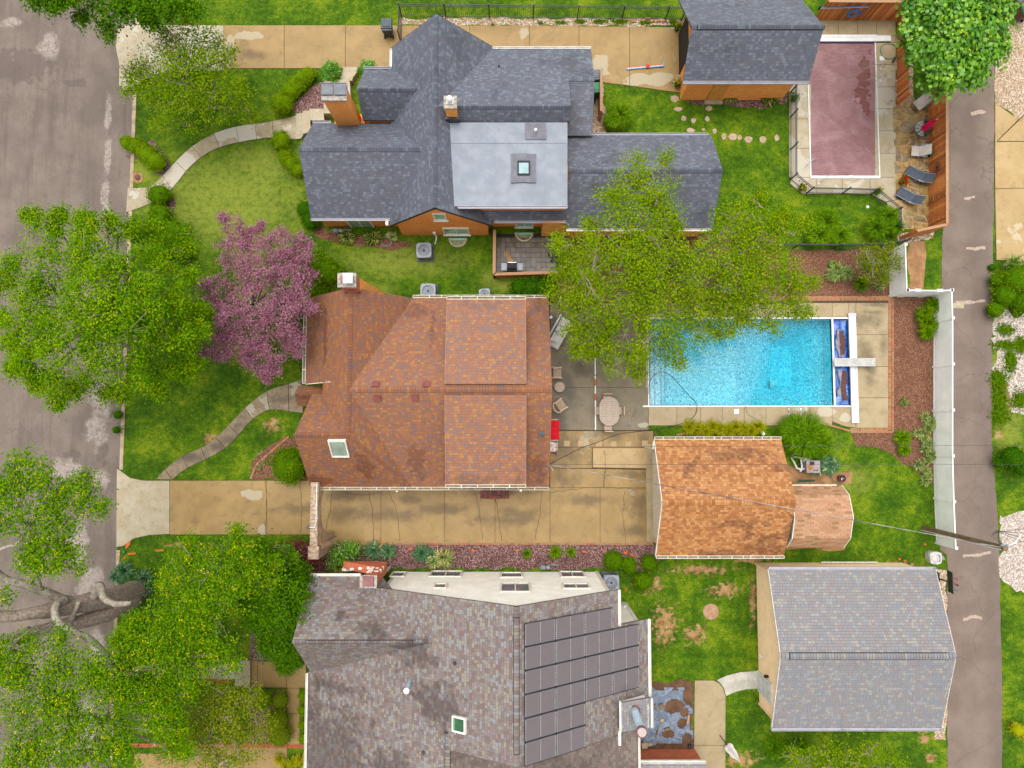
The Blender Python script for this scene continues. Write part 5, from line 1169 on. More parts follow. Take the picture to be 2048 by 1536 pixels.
# ================================================================== F: grey garage bottom right
HF = thing('garage', 'beige garage with pale lilac grey roof beside the alley', 'garage', P(1710, 1300))
zr, ze = 4.15, 2.7
yr = P(1720, 1312.5, zr).y; yn = P(1700, 1139, ze).y; ys = P(1700, 1456, ze).y; x0, x1 = P(1537, 1140, ze).x, P(1871, 1140, ze).x
dd = gable(HF, 'x', x1, x0, yr, ys, yn, zr, ze, ze, PALEGREY, vent=(.045, .95), expo=.15, tw=(.13, .24))
BEIGE = M('peach_beige_siding', D(230, 200, 160, 1.0), D(222, 190, 150, 1.0), 2)
_, bf = body(HF, 'x', x0, x1, yr, ys, yn, zr, ze, BEIGE, oh=.16, gi=.3)
gutter(HF, (x0, yn, ze), (x1, yn, ze), (0, 1, 0), GUT_G, .14); gutter(HF, (x0-.05, ys, ze), (x1, ys, ze), (0, -1, 0), GUT_G, .14)
xw = min(bf[0], bf[1]); mb = MB()
z = .06
while z < zr-.3:
    zz = z+.12; 
    def yl(q, s): 
        lim = (ys+.18 if s < 0 else yn-.18); 
        return lim if q < ze else (yr-(yr-ys)*(zr-.18-q)/(zr-ze) if s < 0 else yr+(yn-yr)*(zr-.18-q)/(zr-ze))
    a_, b_ = max(yl(zz, -1), ys+.17), min(yl(zz, 1), yn-.17)
    if b_ > a_: mb.add([(xw-.022, a_, z), (xw-.022, b_, z), (xw-.004, b_, zz), (xw-.004, a_, zz), (xw, a_, z), (xw, b_, z)], [(0, 1, 2, 3), (1, 0, 4, 5)])
    z = zz
mb.build('siding', BEIGE, HF, world=True, kind='stuff')
mb = MB(); mb.bar((x0-.015, yr, zr-.08), (x0-.015, yn, ze-.08), .03, .14); mb.bar((x0-.015, yr, zr-.08), (x0-.015, ys, ze-.08), .03, .14); mb.bar((x1+.015, yr, zr-.08), (x1+.015, yn, ze-.08), .03, .14); mb.bar((x1+.015, yr, zr-.08), (x1+.015, ys, ze-.08), .03, .14)
each(mb, 'rake_trim', M('cream_trim', D(232, 220, 204, 1.4)), HF)
yd0, yd1 = P(1517, 1343).y, P(1517, 1379).y
mb = MB(); mb.b2(xw-.08, xw-.01, yd1-.08, yd0+.08, 0, 2.12); df = mb.build('door', FR_W, HF, world=True)
mb = MB()
mb.b2(xw-.1, xw-.081, yd1+.04, yd0-.04, .04, 2.0)
for i in range(2):
    for j in range(3): mb.b2(xw-.115, xw-.1, yd1+.12+i*.45, yd1+.45+i*.45, .2+j*.6, .65+j*.6)
mb.build('door_leaf', SHINY, df, world=True)
mb = MB(); l_ = PXW(1534, 1353, xw-.1); mb.box((xw-.1, l_.y, l_.z), (.14, .12, .14)); mb.lathe([(.1, 0), (.06, .1), (.02, .14)], (xw-.18, l_.y, l_.z-.02), 8); mb.build('wall_lamp', DARKTRIM, HF, world=True)
mb = MB(); mb.bar((xw-.04, ys+.22, 0), (xw-.04, ys+.22, 2.6), .08); mb.bar((xw-.04, yn-.22, 0), (xw-.04, yn-.22, 2.6), .1); each(mb, 'corner_board', BEIGE, HF)
mb = MB(); f0 = P(1512, 1305); mb.bar((f0.x+.1, f0.y, .9), (f0.x-.05, f0.y+.08, .75), .06); mb.build('faucet', SHINY, HF, world=True)

# ================================================================== G: top garage
HG2 = thing('garage', 'orange brick garage with blue grey roof next to the covered pool', 'garage', P(1500, 90))
zr, ze = 4.7, 2.7
yr = P(1510, 53, zr).y; ys = P(1500, 163, ze).y; yn = 2*yr-ys+1.3; x0, x1 = (P(1368, 163, ze).x+P(1381, 53, zr).x)/2, (P(1623, 163, ze).x+P(1643, 53, zr).x)/2
gable(HG2, 'x', x1, x0, yr, ys, yn, zr, ze, ze-.7, BLUEGREY, vent=(.0, .955))
_, bg_ = body(HG2, 'x', x0, x1, yr, ys, yn-1.3, zr, ze, BRICK_O, oh=.25, gi=.5)
gutter(HG2, (x0, ys, ze), (x1, ys, ze), (0, -1, 0), GUT_G, .14)
mb = MB(); yw = min(bg_[2], bg_[3]); a = P(1411, 182); b = P(1440, 182)
mb.b2(a.x, b.x, yw-.05, yw-.002, 0, 2.1); mb.build('door', M('ochre_door', D(206, 142, 66, 1.2)), HG2, world=True)
mb = MB(); mb.b2(a.x-.1, b.x+.1, yw-.28, yw-.06, 0, .12); mb.build('door_sill', CONC_PALE, HG2, world=True)
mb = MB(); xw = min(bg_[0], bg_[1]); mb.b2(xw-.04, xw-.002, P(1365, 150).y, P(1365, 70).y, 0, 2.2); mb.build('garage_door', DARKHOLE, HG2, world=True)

# ------------------------------------------------------------------ solar panels (each lies on the slope, one thing each)
def solar_proto():
    t = thing('solar_panel', 'x', 'solar panel'); L, Wd = 1.70, 1.03
    tm = NT('dark_mauve_solar_cells'); v = tm.obj(); x, y, z = tm.xyz(v)
    st = tm.math('SINE', tm.math('MULTIPLY', y, 210.)); st = tm.mapr(st, -1, 1, 0, .35)
    c = tm.mix(st, D(104, 92, 94), D(124, 112, 112)); c = tm.mix(tm.mapr(tm.noise(2.5, 4, .6, v), .35, .7, 0, .4), c, D(96, 84, 96))
    cell = tm.bsdf(c, .28, .6, 0, None, .3, .02, Coat_Weight=.35, Coat_Roughness=.15)
    mb = MB(); mb.box((-L/4, 0, .02), (L/2-.045, Wd-.05, .012)); mb.box((L/4, 0, .02), (L/2-.045, Wd-.05, .012)); mb.build('cells', cell, t)
    mb = MB()
    for s in (-1, 1): mb.box((0, s*(Wd/2-.0125), .015), (L, .025, .04)); mb.box((s*(L/2-.0125), 0, .015), (.025, Wd-.05, .04))
    mb.build('frame', DARKTRIM, t)
    mb = MB()
    for x_ in (0, L/2-.03, -L/2+.035):
        for i in range(10): mb.box((x_, -Wd/2+.1+i*.093, .036), (.03, .07, .006))
    mb.build('busbar', M('silver_busbar', D(206, 206, 206)), t, kind='stuff')
    return t
proto = solar_proto(); used = []
ths = math.atan(kE); y_top = P(1050, 1246, zm(P(1050, 1246, 8.3).x)).y
cols = [P(1049, 1300, 8.3).x, P(1113, 1300, 7.3).x, P(1174, 1300, 6.4).x, P(1231, 1300, 5.6).x]
ordn = ['first', 'second', 'third', 'fourth', 'fifth', 'sixth']
for ci, (xc0, r0, nr) in enumerate(zip(cols, (0, 0, 0, 1), (6, 6, 4, 3))):
    step_x = 1.72*cos(ths); xx0 = cols[0]+ci*step_x
    for r in range(nr):
        xm = xx0+.85*cos(ths); ym = y_top-.5-(r0+r)*1.047; z = zm(xm)+.10
        o = place(proto, used, (xm, ym, z), 0, 'dark solar panel, %s from the top in the %s' % (ordn[r], ['column next to the roof ridge', 'second column from the ridge', 'third column from the ridge', 'outermost column near the gutter'][ci]), 'solar panels on the mauve grey roof')
        o.rotation_euler = (0, ths, 0)
# ================================================================== pools
def linermat():
    t = NT('mosaic_pool_liner'); cell = t.voro(15, 'F1', 'Color'); v = t.xyz(cell)[0]
    c = t.ramp(v, [(0, D(130, 206, 226, 1.5)), (.3, D(170, 226, 236, 1.5)), (.5, D(236, 244, 246, 1.5)), (.72, D(150, 218, 234, 1.5)), (.9, D(60, 150, 200, 1.5)), (1, D(226, 240, 242, 1.5))], True)
    c = t.mix(t.mapr(t.noise(7, 3), .4, .6, 0, .4), c, D(150, 212, 236))
    return t.bsdf(c, .5, .3)
def watermat():
    t = NT('clear_pool_water'); n = t.noise(3.5, 3, .5); bp = t.n('Bump'); t.set(bp.inputs['Height'], n); bp.inputs['Strength'].default_value = .05; bp.inputs['Distance'].default_value = .05
    tr = t.n('BsdfTransparent'); tr.inputs[0].default_value = (.93, .98, 1, 1); gl = t.n('BsdfGlossy'); gl.inputs['Roughness'].default_value = .04; t.t.links.new(bp.outputs[0], gl.inputs['Normal'])
    fr = t.n('Fresnel'); fr.inputs[0].default_value = 1.33; t.t.links.new(bp.outputs[0], fr.inputs['Normal'])
    mx = t.n('MixShader'); t.t.links.new(fr.outputs[0], mx.inputs[0]); t.t.links.new(tr.outputs[0], mx.inputs[1]); t.t.links.new(gl.outputs[0], mx.inputs[2]); t.t.links.new(mx.outputs[0], t.out.inputs[0])
    va = t.n('VolumeAbsorption'); va.inputs['Color'].default_value = (.0, .90, .955, 1); va.inputs['Density'].default_value = .55; t.t.links.new(va.outputs[0], t.out.inputs['Volume'])
    return t.m
POOL = thing('swimming_pool', 'open turquoise swimming pool with mosaic liner and white coping', 'swimming pool', P(1480, 725))
X0, X1, Y0, Y1 = PLX0+.03, P(1664, 720).x, PLY0+.02, PLY1-.02
NXg, NYg = 74, 36
def depth(x, y):
    fx, fy = (x-X0)/(X1-X0), (y-Y0)/(Y1-Y0)
    if fx < .035: return .28
    if fx < .07: return .52
    if fx < .10: return .78
    def ss(a, b, v): v = min(1, max(0, (v-a)/(b-a))); return v
    w_ = ss(.5, .76, fx)*ss(1.0, .86, fx); sy = min(ss(0, .26, fy), ss(1, .74, fy))
    return 1.15+1.25*min(w_, sy) if w_ > 0 else 1.15
vs, fs = [], []
for j in range(NYg+1):
    for i in range(NXg+1):
        x, y = X0+(X1-X0)*i/NXg, Y0+(Y1-Y0)*j/NYg; vs.append((x, y, -depth(x, y)))
for j in range(NYg):
    for i in range(NXg): a = j*(NXg+1)+i; fs.append((a, a+1, a+NXg+2, a+NXg+1))
mb = MB(); mb.add(vs, fs)
for (x0, y0, x1, y1) in ((X0, Y0, X1, Y0), (X1, Y0, X1, Y1), (X1, Y1, X0, Y1), (X0, Y1, X0, Y0)):
    mb.add([(x0, y0, .02), (x1, y1, .02), (x1, y1, -2.6), (x0, y0, -2.6)], [(0, 3, 2, 1)])
mb.build('liner', linermat(), POOL, world=True)
mb = MB(); mb.b2(X0+.01, X1-.01, Y0+.01, Y1-.01, -3.2, -.10); mb.build('water', watermat(), POOL, world=True)
mb = MB(); mb.b2(PLX0-.02, P(1712, 720).x, PLY1-.0, PLY1+.09, -.1, .075); mb.b2(PLX0-.4, P(1712, 720).x, PLY0-.09, PLY0+.0, -.1, .075); mb.b2(PLX0-.09, PLX0-.02, PLY0+.002, PLY1-.002, -.1, .07)
mb.build('coping', SHINY, POOL, world=True)
mb = MB(); x = X1; mb.b2(x, x+.1, PLY0+.002, PLY1-.002, -.4, .09); mb.build('cover_bar', SHINY, POOL, world=True)
for py in (712, 744):
    mb = MB(); c = P(1585, py, -2.3); mb.cyl((c.x, c.y, -2.39), .16, .04, 16); mb.build('drain', SHINY, POOL, world=True)
tarp = NT('wet_blue_tarp'); n = tarp.noise(2.2, 6, .65, None, 1.4); cc = tarp.mix(tarp.mapr(n, .4, .62), D(20, 84, 190), D(50, 130, 226))
BLUET = tarp.bsdf(cc, .25, .6, 0, n, .7, .06)
xa, xb = X1+.1, PLX1-.01; vs, fs = [], []; nx, ny = 10, 48
for j in range(ny+1):
    for i in range(nx+1):
        x, y = xa+(xb-xa)*i/nx, PLY0+.02+(PLY1-PLY0-.04)*j/ny; vs.append((x, y, -.22+.09*mnoise.noise(Vector((x*3, y*1.6, 2)))+.03*mnoise.noise(Vector((x*9, y*7, 5)))))
for j in range(ny):
    for i in range(nx): a = j*(nx+1)+i; fs.append((a, a+1, a+nx+2, a+nx+1))
tp = tag(mkobj('pool_cover', vs, fs, BLUET, None, smooth=True), 'crumpled bright blue pool cover bundled in the slot under the diving board', 'pool cover')
PUD = M('muddy_standing_water', D(170, 160, 170), D(120, 116, 130), 3, .1, .6); BARK2 = M('leaf_litter', D(120, 76, 70), D(78, 54, 66), 9)
for (y0, y1, xo0, xo1, m, zz) in ((657, 713, .28, .52, PUD, -.13), (737, 790, .3, .55, PUD, -.13), (662, 710, .5, .8, BARK2, -.11), (742, 800, .5, .8, BARK2, -.11)):
    q = rough_poly([(xa+xo0, P(1680, y1, -.1).y), (xa+xo1, P(1680, y1, -.1).y), (xa+xo1, P(1680, y0, -.1).y), (xa+xo0, P(1680, y0, -.1).y)], .12, .12, y0)
    mb = MB(); mb.prism(q, zz-.03, zz); mb.build('puddle' if m is PUD else 'wet_leaves', m, tp, world=True)
tk = thing('cover_track', 'long white cover housing box along the east end of the open pool', 'cover housing', P(1704, 740))
mb = MB(); mb.b2(P(1697, 700).x, P(1711, 700).x, P(1700, 846).y, P(1700, 627).y, .045, .16); mb.build('housing', SHINY, tk, world=True)
mb = MB(); mb.b2(P(1706, 700).x, P(1707, 700).x, P(1700, 812).y, P(1700, 634).y, .16, .166); mb.b2(P(1696, 700).x-.01, P(1711.5, 700).x, P(1700, 634).y, P(1700, 627).y, .16, .18); mb.build('seam', GUT_G, tk, world=True)
db = thing('diving_board', 'white diving board reaching over the covered end of the blue pool', 'diving board', P(1715, 724))
a, b = P(1668, 717, .5), P(1751, 732, .5)
mb = MB(); mb.b2(a.x, b.x, b.y, a.y, .47, .52); mb.build('board', M('worn_white_board', D(206, 204, 196, 1.9), D(184, 184, 176, 1.9), 3), db, world=True)
mb = MB()
for y in (a.y, b.y): mb.b2(a.x, b.x, y-.02, y+.02, .46, .535)
mb.build('edge_strip', GUT_G, db, world=True)
mb = MB(); mb.b2(b.x-1.3, b.x-.9, b.y+.03, a.y-.03, .05, .46); mb.b2(b.x-.4, b.x-.15, b.y+.03, a.y-.03, .05, .46); mb.build('stand', GUT_G, db, world=True)
mb = MB(); ym = (a.y+b.y)/2
for x, y in ((b.x-.17, ym-.1), (b.x-.17, ym), (b.x-.17, ym+.1), (b.x-1.05, ym)): mb.cyl((x, y, .52), .025, .015, 8)
mb.build('bolt', SHINY, db, world=True)
CHROME = M('polished_rail', D(236, 236, 238, 1.6), D(200, 200, 208, 1.6), 3, .2, .6, .6)
def rail(px, py, ang, lab, grp, L=.55):
    t = thing('pool_handrail', lab, 'handrail', P(px, py, .04), ang, grp)
    mb = MB(); mb.tube([(0, 0, 0), (0, 0, .55), (L*.4, 0, .72), (L*1.0, 0, .6), (L*1.6, 0, .1), (L*1.6, 0, -.3)], .022, 8); mb.build('rail', CHROME, t)
    mb = MB(); mb.cyl((0, 0, 0), .065, .03, 12); mb.build('foot', SHINY, t)
    mb = MB(); mb.cyl((L*.55, 0, 0), .06, .03, 12); mb.tube([(L*.55, 0, 0), (L*.55, 0, .6)], .018, 6); mb.build('post', CHROME, t)
for px, s in ((1578, 'left'), (1602, 'right')): rail(px, 829, radians(92), s+' curved steel ladder rail on the deck of the open pool', 'ladder rails of the open pool')
for py, s in ((138, 'upper'), (162, 'lower')): rail(1762, py, radians(180), s+' chrome ladder rail beside the covered pool', 'ladder rails of the covered pool')
rail(1607, 336, radians(40), 'slanting grab rail at the left side of the covered pool', 'grab rails at the shallow end of the covered pool'); rail(1638, 367, radians(40), 'slanting grab rail at the bottom edge of the covered pool', 'grab rails at the shallow end of the covered pool')
for px, py, L_ in ((1472.5, 823, 'square white skimmer lid in the deck below the open pool'), (1763, 118, 'square cream skimmer lid beside the covered pool')):
    c = P(px, py); mb = MB(); mb.b2(c.x-.14, c.x+.14, c.y-.14, c.y+.14, .04, .06); mb.cyl((c.x, c.y, .06), .1, .008, 16); tag(mb.build('skimmer_lid', SHINY), L_, 'lid')
# robot / hose in the pool
rb = thing('pool_cleaner', 'small white pool cleaner resting on the pool floor', 'pool cleaner', P(1545, 767, -1.9))
mb = MB(); mb.lathe([(.18, 0), (.2, .08), (.12, .16), (.04, .2)], n=12); mb.build('body', SHINY, rb)
for k in range(3): mb = MB(); mb.cyl((.2*cos(k*2.1), .2*sin(k*2.1), .02), .07, .05, 10); mb.build('wheel', GUT_W, rb)
def hose(name, pts, r, mat, lab, cat='hose', n=6, sm=6):
    pts = [Vector(p) for p in pts]; q = []
    for i in range(len(pts)-1):
        p0, p1, p2, p3 = pts[max(0, i-1)], pts[i], pts[i+1], pts[min(len(pts)-1, i+2)]
        for k in range(sm):
            s = k/sm; q.append(.5*((2*p1)+(p2-p0)*s+(2*p0-5*p1+4*p2-p3)*s*s+(3*p1-p0-3*p2+p3)*s**3))
    q.append(pts[-1]); mb = MB(); mb.tube(q, r, n); return tag(mb.build(name, mat, smooth=True), lab, cat)
BLKH = M('black_hose_rubber', D(46, 44, 42), D(60, 56, 52), 3, .5)
hose('pool_hose', [P(1297, 788, .06), P(1299, 765, .06), P(1310, 749, .03), P(1325, 744, -.05), P(1345, 754, -.05), P(1370, 782, -.05), P(1390, 803, .02), P(1394, 810, .08), P(1390, 830, .06), P(1370, 845, .06), P(1340, 853, .06), P(1305, 860, .06), P(1240, 868, .06), P(1195, 885, .06), P(1165, 895, .06), P(1130, 912, .06), P(1099, 929, .06)], .017, BLKH, 'thin black hose looping from the pool across the patio')
hose('garden_hose', [P(1491, 812, .08), P(1496, 828, .06), P(1505, 834, .06), P(1516, 840, .06), P(1520, 846, .06)], .014, M('pale_green_hose', D(90, 170, 140)), 'short pale hose crossing the deck near the skimmer lid')
hose('garden_hose', [P(1790, 91, .08), P(1778, 87, .06), P(1766, 90, .06), P(1761, 100, .06), P(1766, 113, .06), P(1778, 118, .06), P(1790, 114, .06), P(1797, 109, .1), P(1790, 117, .1), P(1786, 122, .1)], .02, M('bright_green_hose', D(40, 160, 110)), 'bright green hose curled on the deck of the covered pool')
mb = MB(); c = P(1785, 124, .08); mb.bar(c, c+Vector((.12, .18, .03)), .09); tag(mb.build('hose_nozzle', DARKTRIM), 'dark nozzle at the end of the bright green hose', 'nozzle')

# covered pool
CP = thing('covered_pool', 'long pool hidden under a mauve winter cover with a murky puddle', 'swimming pool', P(1685, 220))
def covermat():
    t = NT('mauve_vinyl_cover'); x, y, z = t.xyz(); n = t.noise(.9, 5, .6, None, .8)
    mp = t.n('Mapping'); t.set(mp.inputs[0], t.pos()); mp.inputs['Scale'].default_value = (.9, 2.6, 1); mp.inputs['Rotation'].default_value = (0, 0, .3)
    wr = t.noise(1.6, 6, .68, mp.outputs[0], 2.2); wr2 = t.noise(4.2, 4, .6, None, 1.6)
    c = t.mix(t.mapr(n, .35, .7), D(150, 100, 102), D(172, 128, 132))
    c = t.mix(t.mapr(t.math('ABSOLUTE', t.math('SUBTRACT', wr, .5)), .0, .012, .5, 0), c, D(110, 66, 66))
    c = t.mix(t.mapr(t.noise(6, 5, .7), .64, .7, 0, .35), c, D(204, 170, 168))
    pud = t.blobs([(1728, 130, 12, 18), (1726, 160, 15, 24), (1722, 185, 22, 16), (1732, 215, 10, 24), (1740, 105, 5, 8), (1724, 205, 16, 10), (1736, 145, 6, 40)], .9, 2.6, .52, .6)
    c = t.mix(t.math('MULTIPLY', pud, .85), c, D(126, 56, 40))
    return t.bsdf(c, t.mapr(pud, 0, 1, .45, .12), .45, 0, t.math('ADD', t.math('MULTIPLY', wr, .8), t.math('MULTIPLY', wr2, .2)), .8, .1)
a, b = P(1622, 352), P(1748, 86); nx, ny = 24, 48; vs, fs = [], []
for j in range(ny+1):
    for i in range(nx+1):
        x, y = a.x+(b.x-a.x)*i/nx, a.y+(b.y-a.y)*j/ny; e = min(i, nx-i, j, ny-j)
        vs.append((x, y, .03+(0 if e == 0 else .03*mnoise.noise(Vector((x*1.4, y*2.2, 1)))+.012*mnoise.noise(Vector((x*5, y*6, 4))))))
for j in range(ny):
    for i in range(nx): q = j*(nx+1)+i; fs.append((q, q+1, q+nx+2, q+nx+1))
PAVED.append([(a.x-.2, a.y-.2), (b.x+.2, a.y-.2), (b.x+.2, b.y+.6), (a.x-.2, b.y+.6)])
mkobj('cover', vs, fs, covermat(), CP, True, smooth=True)
mb = MB(); mb.b2(a.x-.07, a.x, a.y-.1, b.y, 0, .075); mb.build('side_track', SHINY, CP, world=True)
mb = MB(); mb.b2(b.x, b.x+.07, a.y-.1, b.y, 0, .075); mb.build('side_track', SHINY, CP, world=True)
mb = MB(); mb.b2(a.x-.07, b.x+.07, a.y-.16, a.y, 0, .07); mb.b2((a.x+b.x)/2+.2, (a.x+b.x)/2+.45, a.y-.12, a.y+.02, .07, .09); mb.build('end_bar', SHINY, CP, world=True)
c0, c1 = P(1634, 86), P(1750, 73); mb = MB(); mb.b2(c0.x, c1.x, c0.y, c1.y, 0, .2); mb.b2(c1.x+.02, P(1780, 80).x, c0.y+.06, c1.y, 0, .12)
mb.build('cover_housing', SHINY, CP, world=True)
mb = MB(); mb.b2(c0.x, c1.x, (c0.y+c1.y)/2+.04, (c0.y+c1.y)/2+.06, .2, .21); mb.build('housing_seam', GUT_G, CP, world=True)
mb = MB(); mb.b2(a.x, b.x, b.y-.03, b.y+.0, .02, .1); mb.build('blue_edge', M('navy_strip', D(40, 60, 140)), CP, world=True)

# flagstone patio
fl = pave('patio', 'flagstone patio of irregular brown stones beside the wooden fence', (1822, 330))
FST = [M('brown_flagstone', D(176, 146, 84), D(132, 104, 60), 2.5, .4, .4), M('olive_flagstone', D(172, 146, 84), D(120, 100, 58), 2.5, .35, .5), M('ochre_flagstone', D(204, 166, 92), D(160, 120, 64), 2.5, .45, .4), M('grey_flagstone', D(152, 130, 92), D(110, 92, 66), 2.5, .35, .5)]
a, b = P(1792, 458), P(1856, 200); q = [(a.x, a.y), (b.x, a.y), (b.x, b.y), (a.x, b.y)]; PAVED.append(q)
mb = MB(); mb.prism(q, -.01, .022); mb.build('mortar_bed', M('tan_sandy_mortar', D(208, 168, 108), D(176, 136, 84), 5), fl, world=True)
nx, ny = 5, 19; G = {}
for j in range(ny+1):
    for i in range(nx+1):
        jx = 0 if i in (0, nx) else U(-.13, .13); jy = 0 if j in (0, ny) else U(-.13, .13)
        G[i, j] = (a.x+(b.x-a.x)*i/nx+jx+(.12 if j % 2 and 0 < i < nx else 0), a.y+(b.y-a.y)*j/ny+jy)
k = 0; skip = set()
for j in range(ny):
    for i in range(nx):
        if (i, j) in skip: continue
        p = [G[i, j], G[i+1, j], G[i+1, j+1], G[i, j+1]]
        if i+1 < nx and RND.random() < .22 and (i+1, j) not in skip: p = [G[i, j], G[i+1, j], G[i+2, j], G[i+2, j+1], G[i+1, j+1], G[i, j+1]]; skip.add((i+1, j))
        elif j+1 < ny and RND.random() < .22: p = [G[i, j], G[i+1, j], G[i+1, j+1], G[i+1, j+2], G[i, j+2], G[i, j+1]]; skip.add((i, j+1))
        pp = inset(p, .035); pp = rough_poly(pp, .16, .035, i+j*7); mb = MB(); mb.prism(pp, .0, .035+U(0, .02), bev=.01); mb.build('flagstone', RND.choice(FST), fl, world=True)
# stepping stones
ss = Z(1160, 0, 4.655)
stones = [(880, 920, 48, 36), (1180, 905, 30, 24), (1235, 900, 28, 26), (915, 1018, 42, 26), (965, 1105, 32, 32), (1055, 1122, 28, 30), (1200, 1010, 36, 26), (1185, 1108, 28, 26), (1030, 1215, 42, 28), (1148, 1208, 20, 20), (1252, 1222, 24, 28), (1340, 1272, 26, 38), (1425, 1278, 44, 38), (1485, 1282, 26, 28), (1570, 1300, 44, 34), (1700, 1300, 36, 38), (1830, 1282, 24, 40), (1222, 1325, 18, 28), (1250, 1425, 20, 36), (1275, 1510, 16, 24), (1290, 1610, 20, 30), (1270, 1700, 18, 30)]
sr = pave('stepping_stone_path', 'pale stepping stones curving through the back lawn', (1440, 260))
for i, (x, y, rx, ry) in enumerate(stones):
    c = P(*ss([(x, y)])[0]); m = M2()/4.655; n = 7; R2 = random.Random(i+3); ph = R2.uniform(0, 6)
    q = [(c.x+rx*m*R2.uniform(.78, 1.15)*cos(ph+2*pi*k/n), c.y+ry*m*R2.uniform(.78, 1.15)*sin(ph+2*pi*k/n)) for k in range(n)]
    PAVED.append(q); mb = MB(); mb.prism(q, -.02, .035, bev=.015); mb.build('stepping_stone', STONE, sr, world=True)
for i, (x, y, w_) in enumerate(((1268, 43, 12), (1285, 41, 10), (1296, 38, 10), (1305, 42, 11), (1318, 42, 10), (1329, 42, 10))):
    c = P(x, y, .05); mb = MB(); mb.box((c.x, c.y, .06 if w_ != 10 else .07), (.28, .13, .09), rz=U(-.1, .1)); tag(mb.build('loose_brick', M('pale_red_brick', D(206, 150, 110), D(176, 110, 76), 6)), ('first', 'second', 'third, uppermost', 'fourth', 'fifth', 'rightmost')[i]+' loose reddish brick from the left at the pebble strip end', 'brick', 'loose bricks on the pebble strip')
# small fenced paver patio
pp = pave('patio', 'small dark paver patio behind the grey roofed brick house', (1050, 505)); a, b = P(991, 545), P(1117, 468)
PVM = [M('dark_brown_paver', D(104, 88, 74), D(78, 66, 56), 2.5, .45, .4), M('grey_brown_paver', D(118, 102, 88), D(90, 78, 68), 2.5, .45, .4), M('mossy_paver', D(112, 98, 66), D(84, 76, 50), 2.5, .5, .3)]
PAVED.append([(a.x, a.y), (b.x, a.y), (b.x, b.y), (a.x, b.y)]); mb = MB(); mb.b2(a.x, b.x, a.y, b.y, -.01, .03); mb.build('joint_bed', M('black_joint_sand', D(52, 44, 36)), pp, world=True)
cw, chh = .30, .30; nx, ny = int((b.x-a.x)/cw), int((b.y-a.y)/chh); done = set()
for j in range(ny):
    for i in range(nx):
        if (i, j) in done: continue
        w_, h_ = (2, 1) if (i+2*j) % 3 == 0 and i+1 < nx and (i+1, j) not in done else ((1, 2) if RND.random() < .35 and j+1 < ny and (i, j+1) not in done else (1, 1))
        for u in range(w_):
            for v in range(h_): done.add((i+u, j+v))
        x, y = a.x+i*cw, a.y+j*chh; mb = MB(); mb.b2(x+.01, x+w_*cw-.01, y+.01, y+h_*chh-.01, .0, .045+U(0, .008)); mb.build('paver', RND.choice(PVM[:2] if j < ny*.7 else PVM), pp, world=True)
q = rough_poly(W2([(1008, 500), (1018, 503), (1022, 515), (1030, 528), (1018, 527), (1012, 515)]), .06, .05, 3); mb = MB(); mb.prism(q, .03, .058); mb.build('dirt_spill', DIRT, pp, world=True)

# ================================================================== fences
def polyline_points(pts, step):
    out = []; acc = 0
    for a, b in zip(pts[:-1], pts[1:]):
        d = b-a; L = d.length; n = max(1, round(L/step))
        for k in range(n): out.append((a+d*(k/n), atan2(d.y, d.x)))
    out.append((pts[-1], out[-1][1])); return out
def picket_fence(lab, pts, h, posts, step=.125, name='picket_fence'):
    P3 = [P(*p) for p in pts]; t = thing(name, lab, 'fence', P3[0]); o = worg(t)
    proto = None
    for p, a in polyline_points(P3, step):
        if proto is None:
            mb = MB(); mb.b2(-.009, .009, -.009, .009, .06, h); proto = mb.build('picket', BLACKMETAL, t); k = proto
        else: k = proto.copy(); COL.objects.link(k)
        k.location = p-o; k.rotation_euler = (0, 0, a)
    for a, b in zip(P3[:-1], P3[1:]):
        for z in (h-.05, h-.2, .14):
            mb = MB(); mb.bar(a+Vector((0, 0, z)), b+Vector((0, 0, z)), .028, .03); mb.build('rail', BLACKMETAL, t, world=True)
    pr = None
    for p in posts:
        q = P(*p)
        if pr is None: mb = MB(); mb.b2(-.03, .03, -.03, .03, 0, h+.06); mb.b2(-.04, .04, -.04, .04, h+.06, h+.09); pr = mb.build('post', BLACKMETAL, t); k = pr
        else: k = pr.copy(); COL.objects.link(k)
        k.location = q-o
    return t
hF = 1.32
picket_fence('tall black metal picket fence along the top edge lawn', [(804, 34), (1368, 40)], hF, [(804, 34), (892, 35), (979, 36), (1066, 37), (1154, 38.5), (1243, 39.5), (1330, 40)])
picket_fence('short black metal gate section beside the wheeled bin', [(802, 86), (804, 34)], hF, [(802, 86)], name='picket_gate')
picket_fence('black metal picket fence round the left and bottom of the covered pool', [(1577, 188), (1580, 270), (1581, 362), (1613, 387), (1672, 389), (1735, 390), (1780, 423), (1786, 462)][:0] or [(1580, 186), (1580, 360), (1612, 387), (1683, 388), (1740, 390), (1784, 426), (1784, 464)], 1.05,
    [(1580, 186), (1580, 235), (1580, 300), (1580, 360), (1612, 387), (1683, 388), (1740, 390), (1784, 426), (1784, 464)])
picket_fence('black metal picket fence between the two pool gardens', [(1480, 497), (1585, 497), (1668, 498), (1760, 495), (1800, 487)], 1.05, [(1480, 497), (1585, 497), (1668, 498), (1760, 495), (1800, 487)])
picket_fence('short slanting black fence section between garage door and grass', [(1367, 40), (1358, 44)], hF, [(1362, 42)], name='picket_gate')

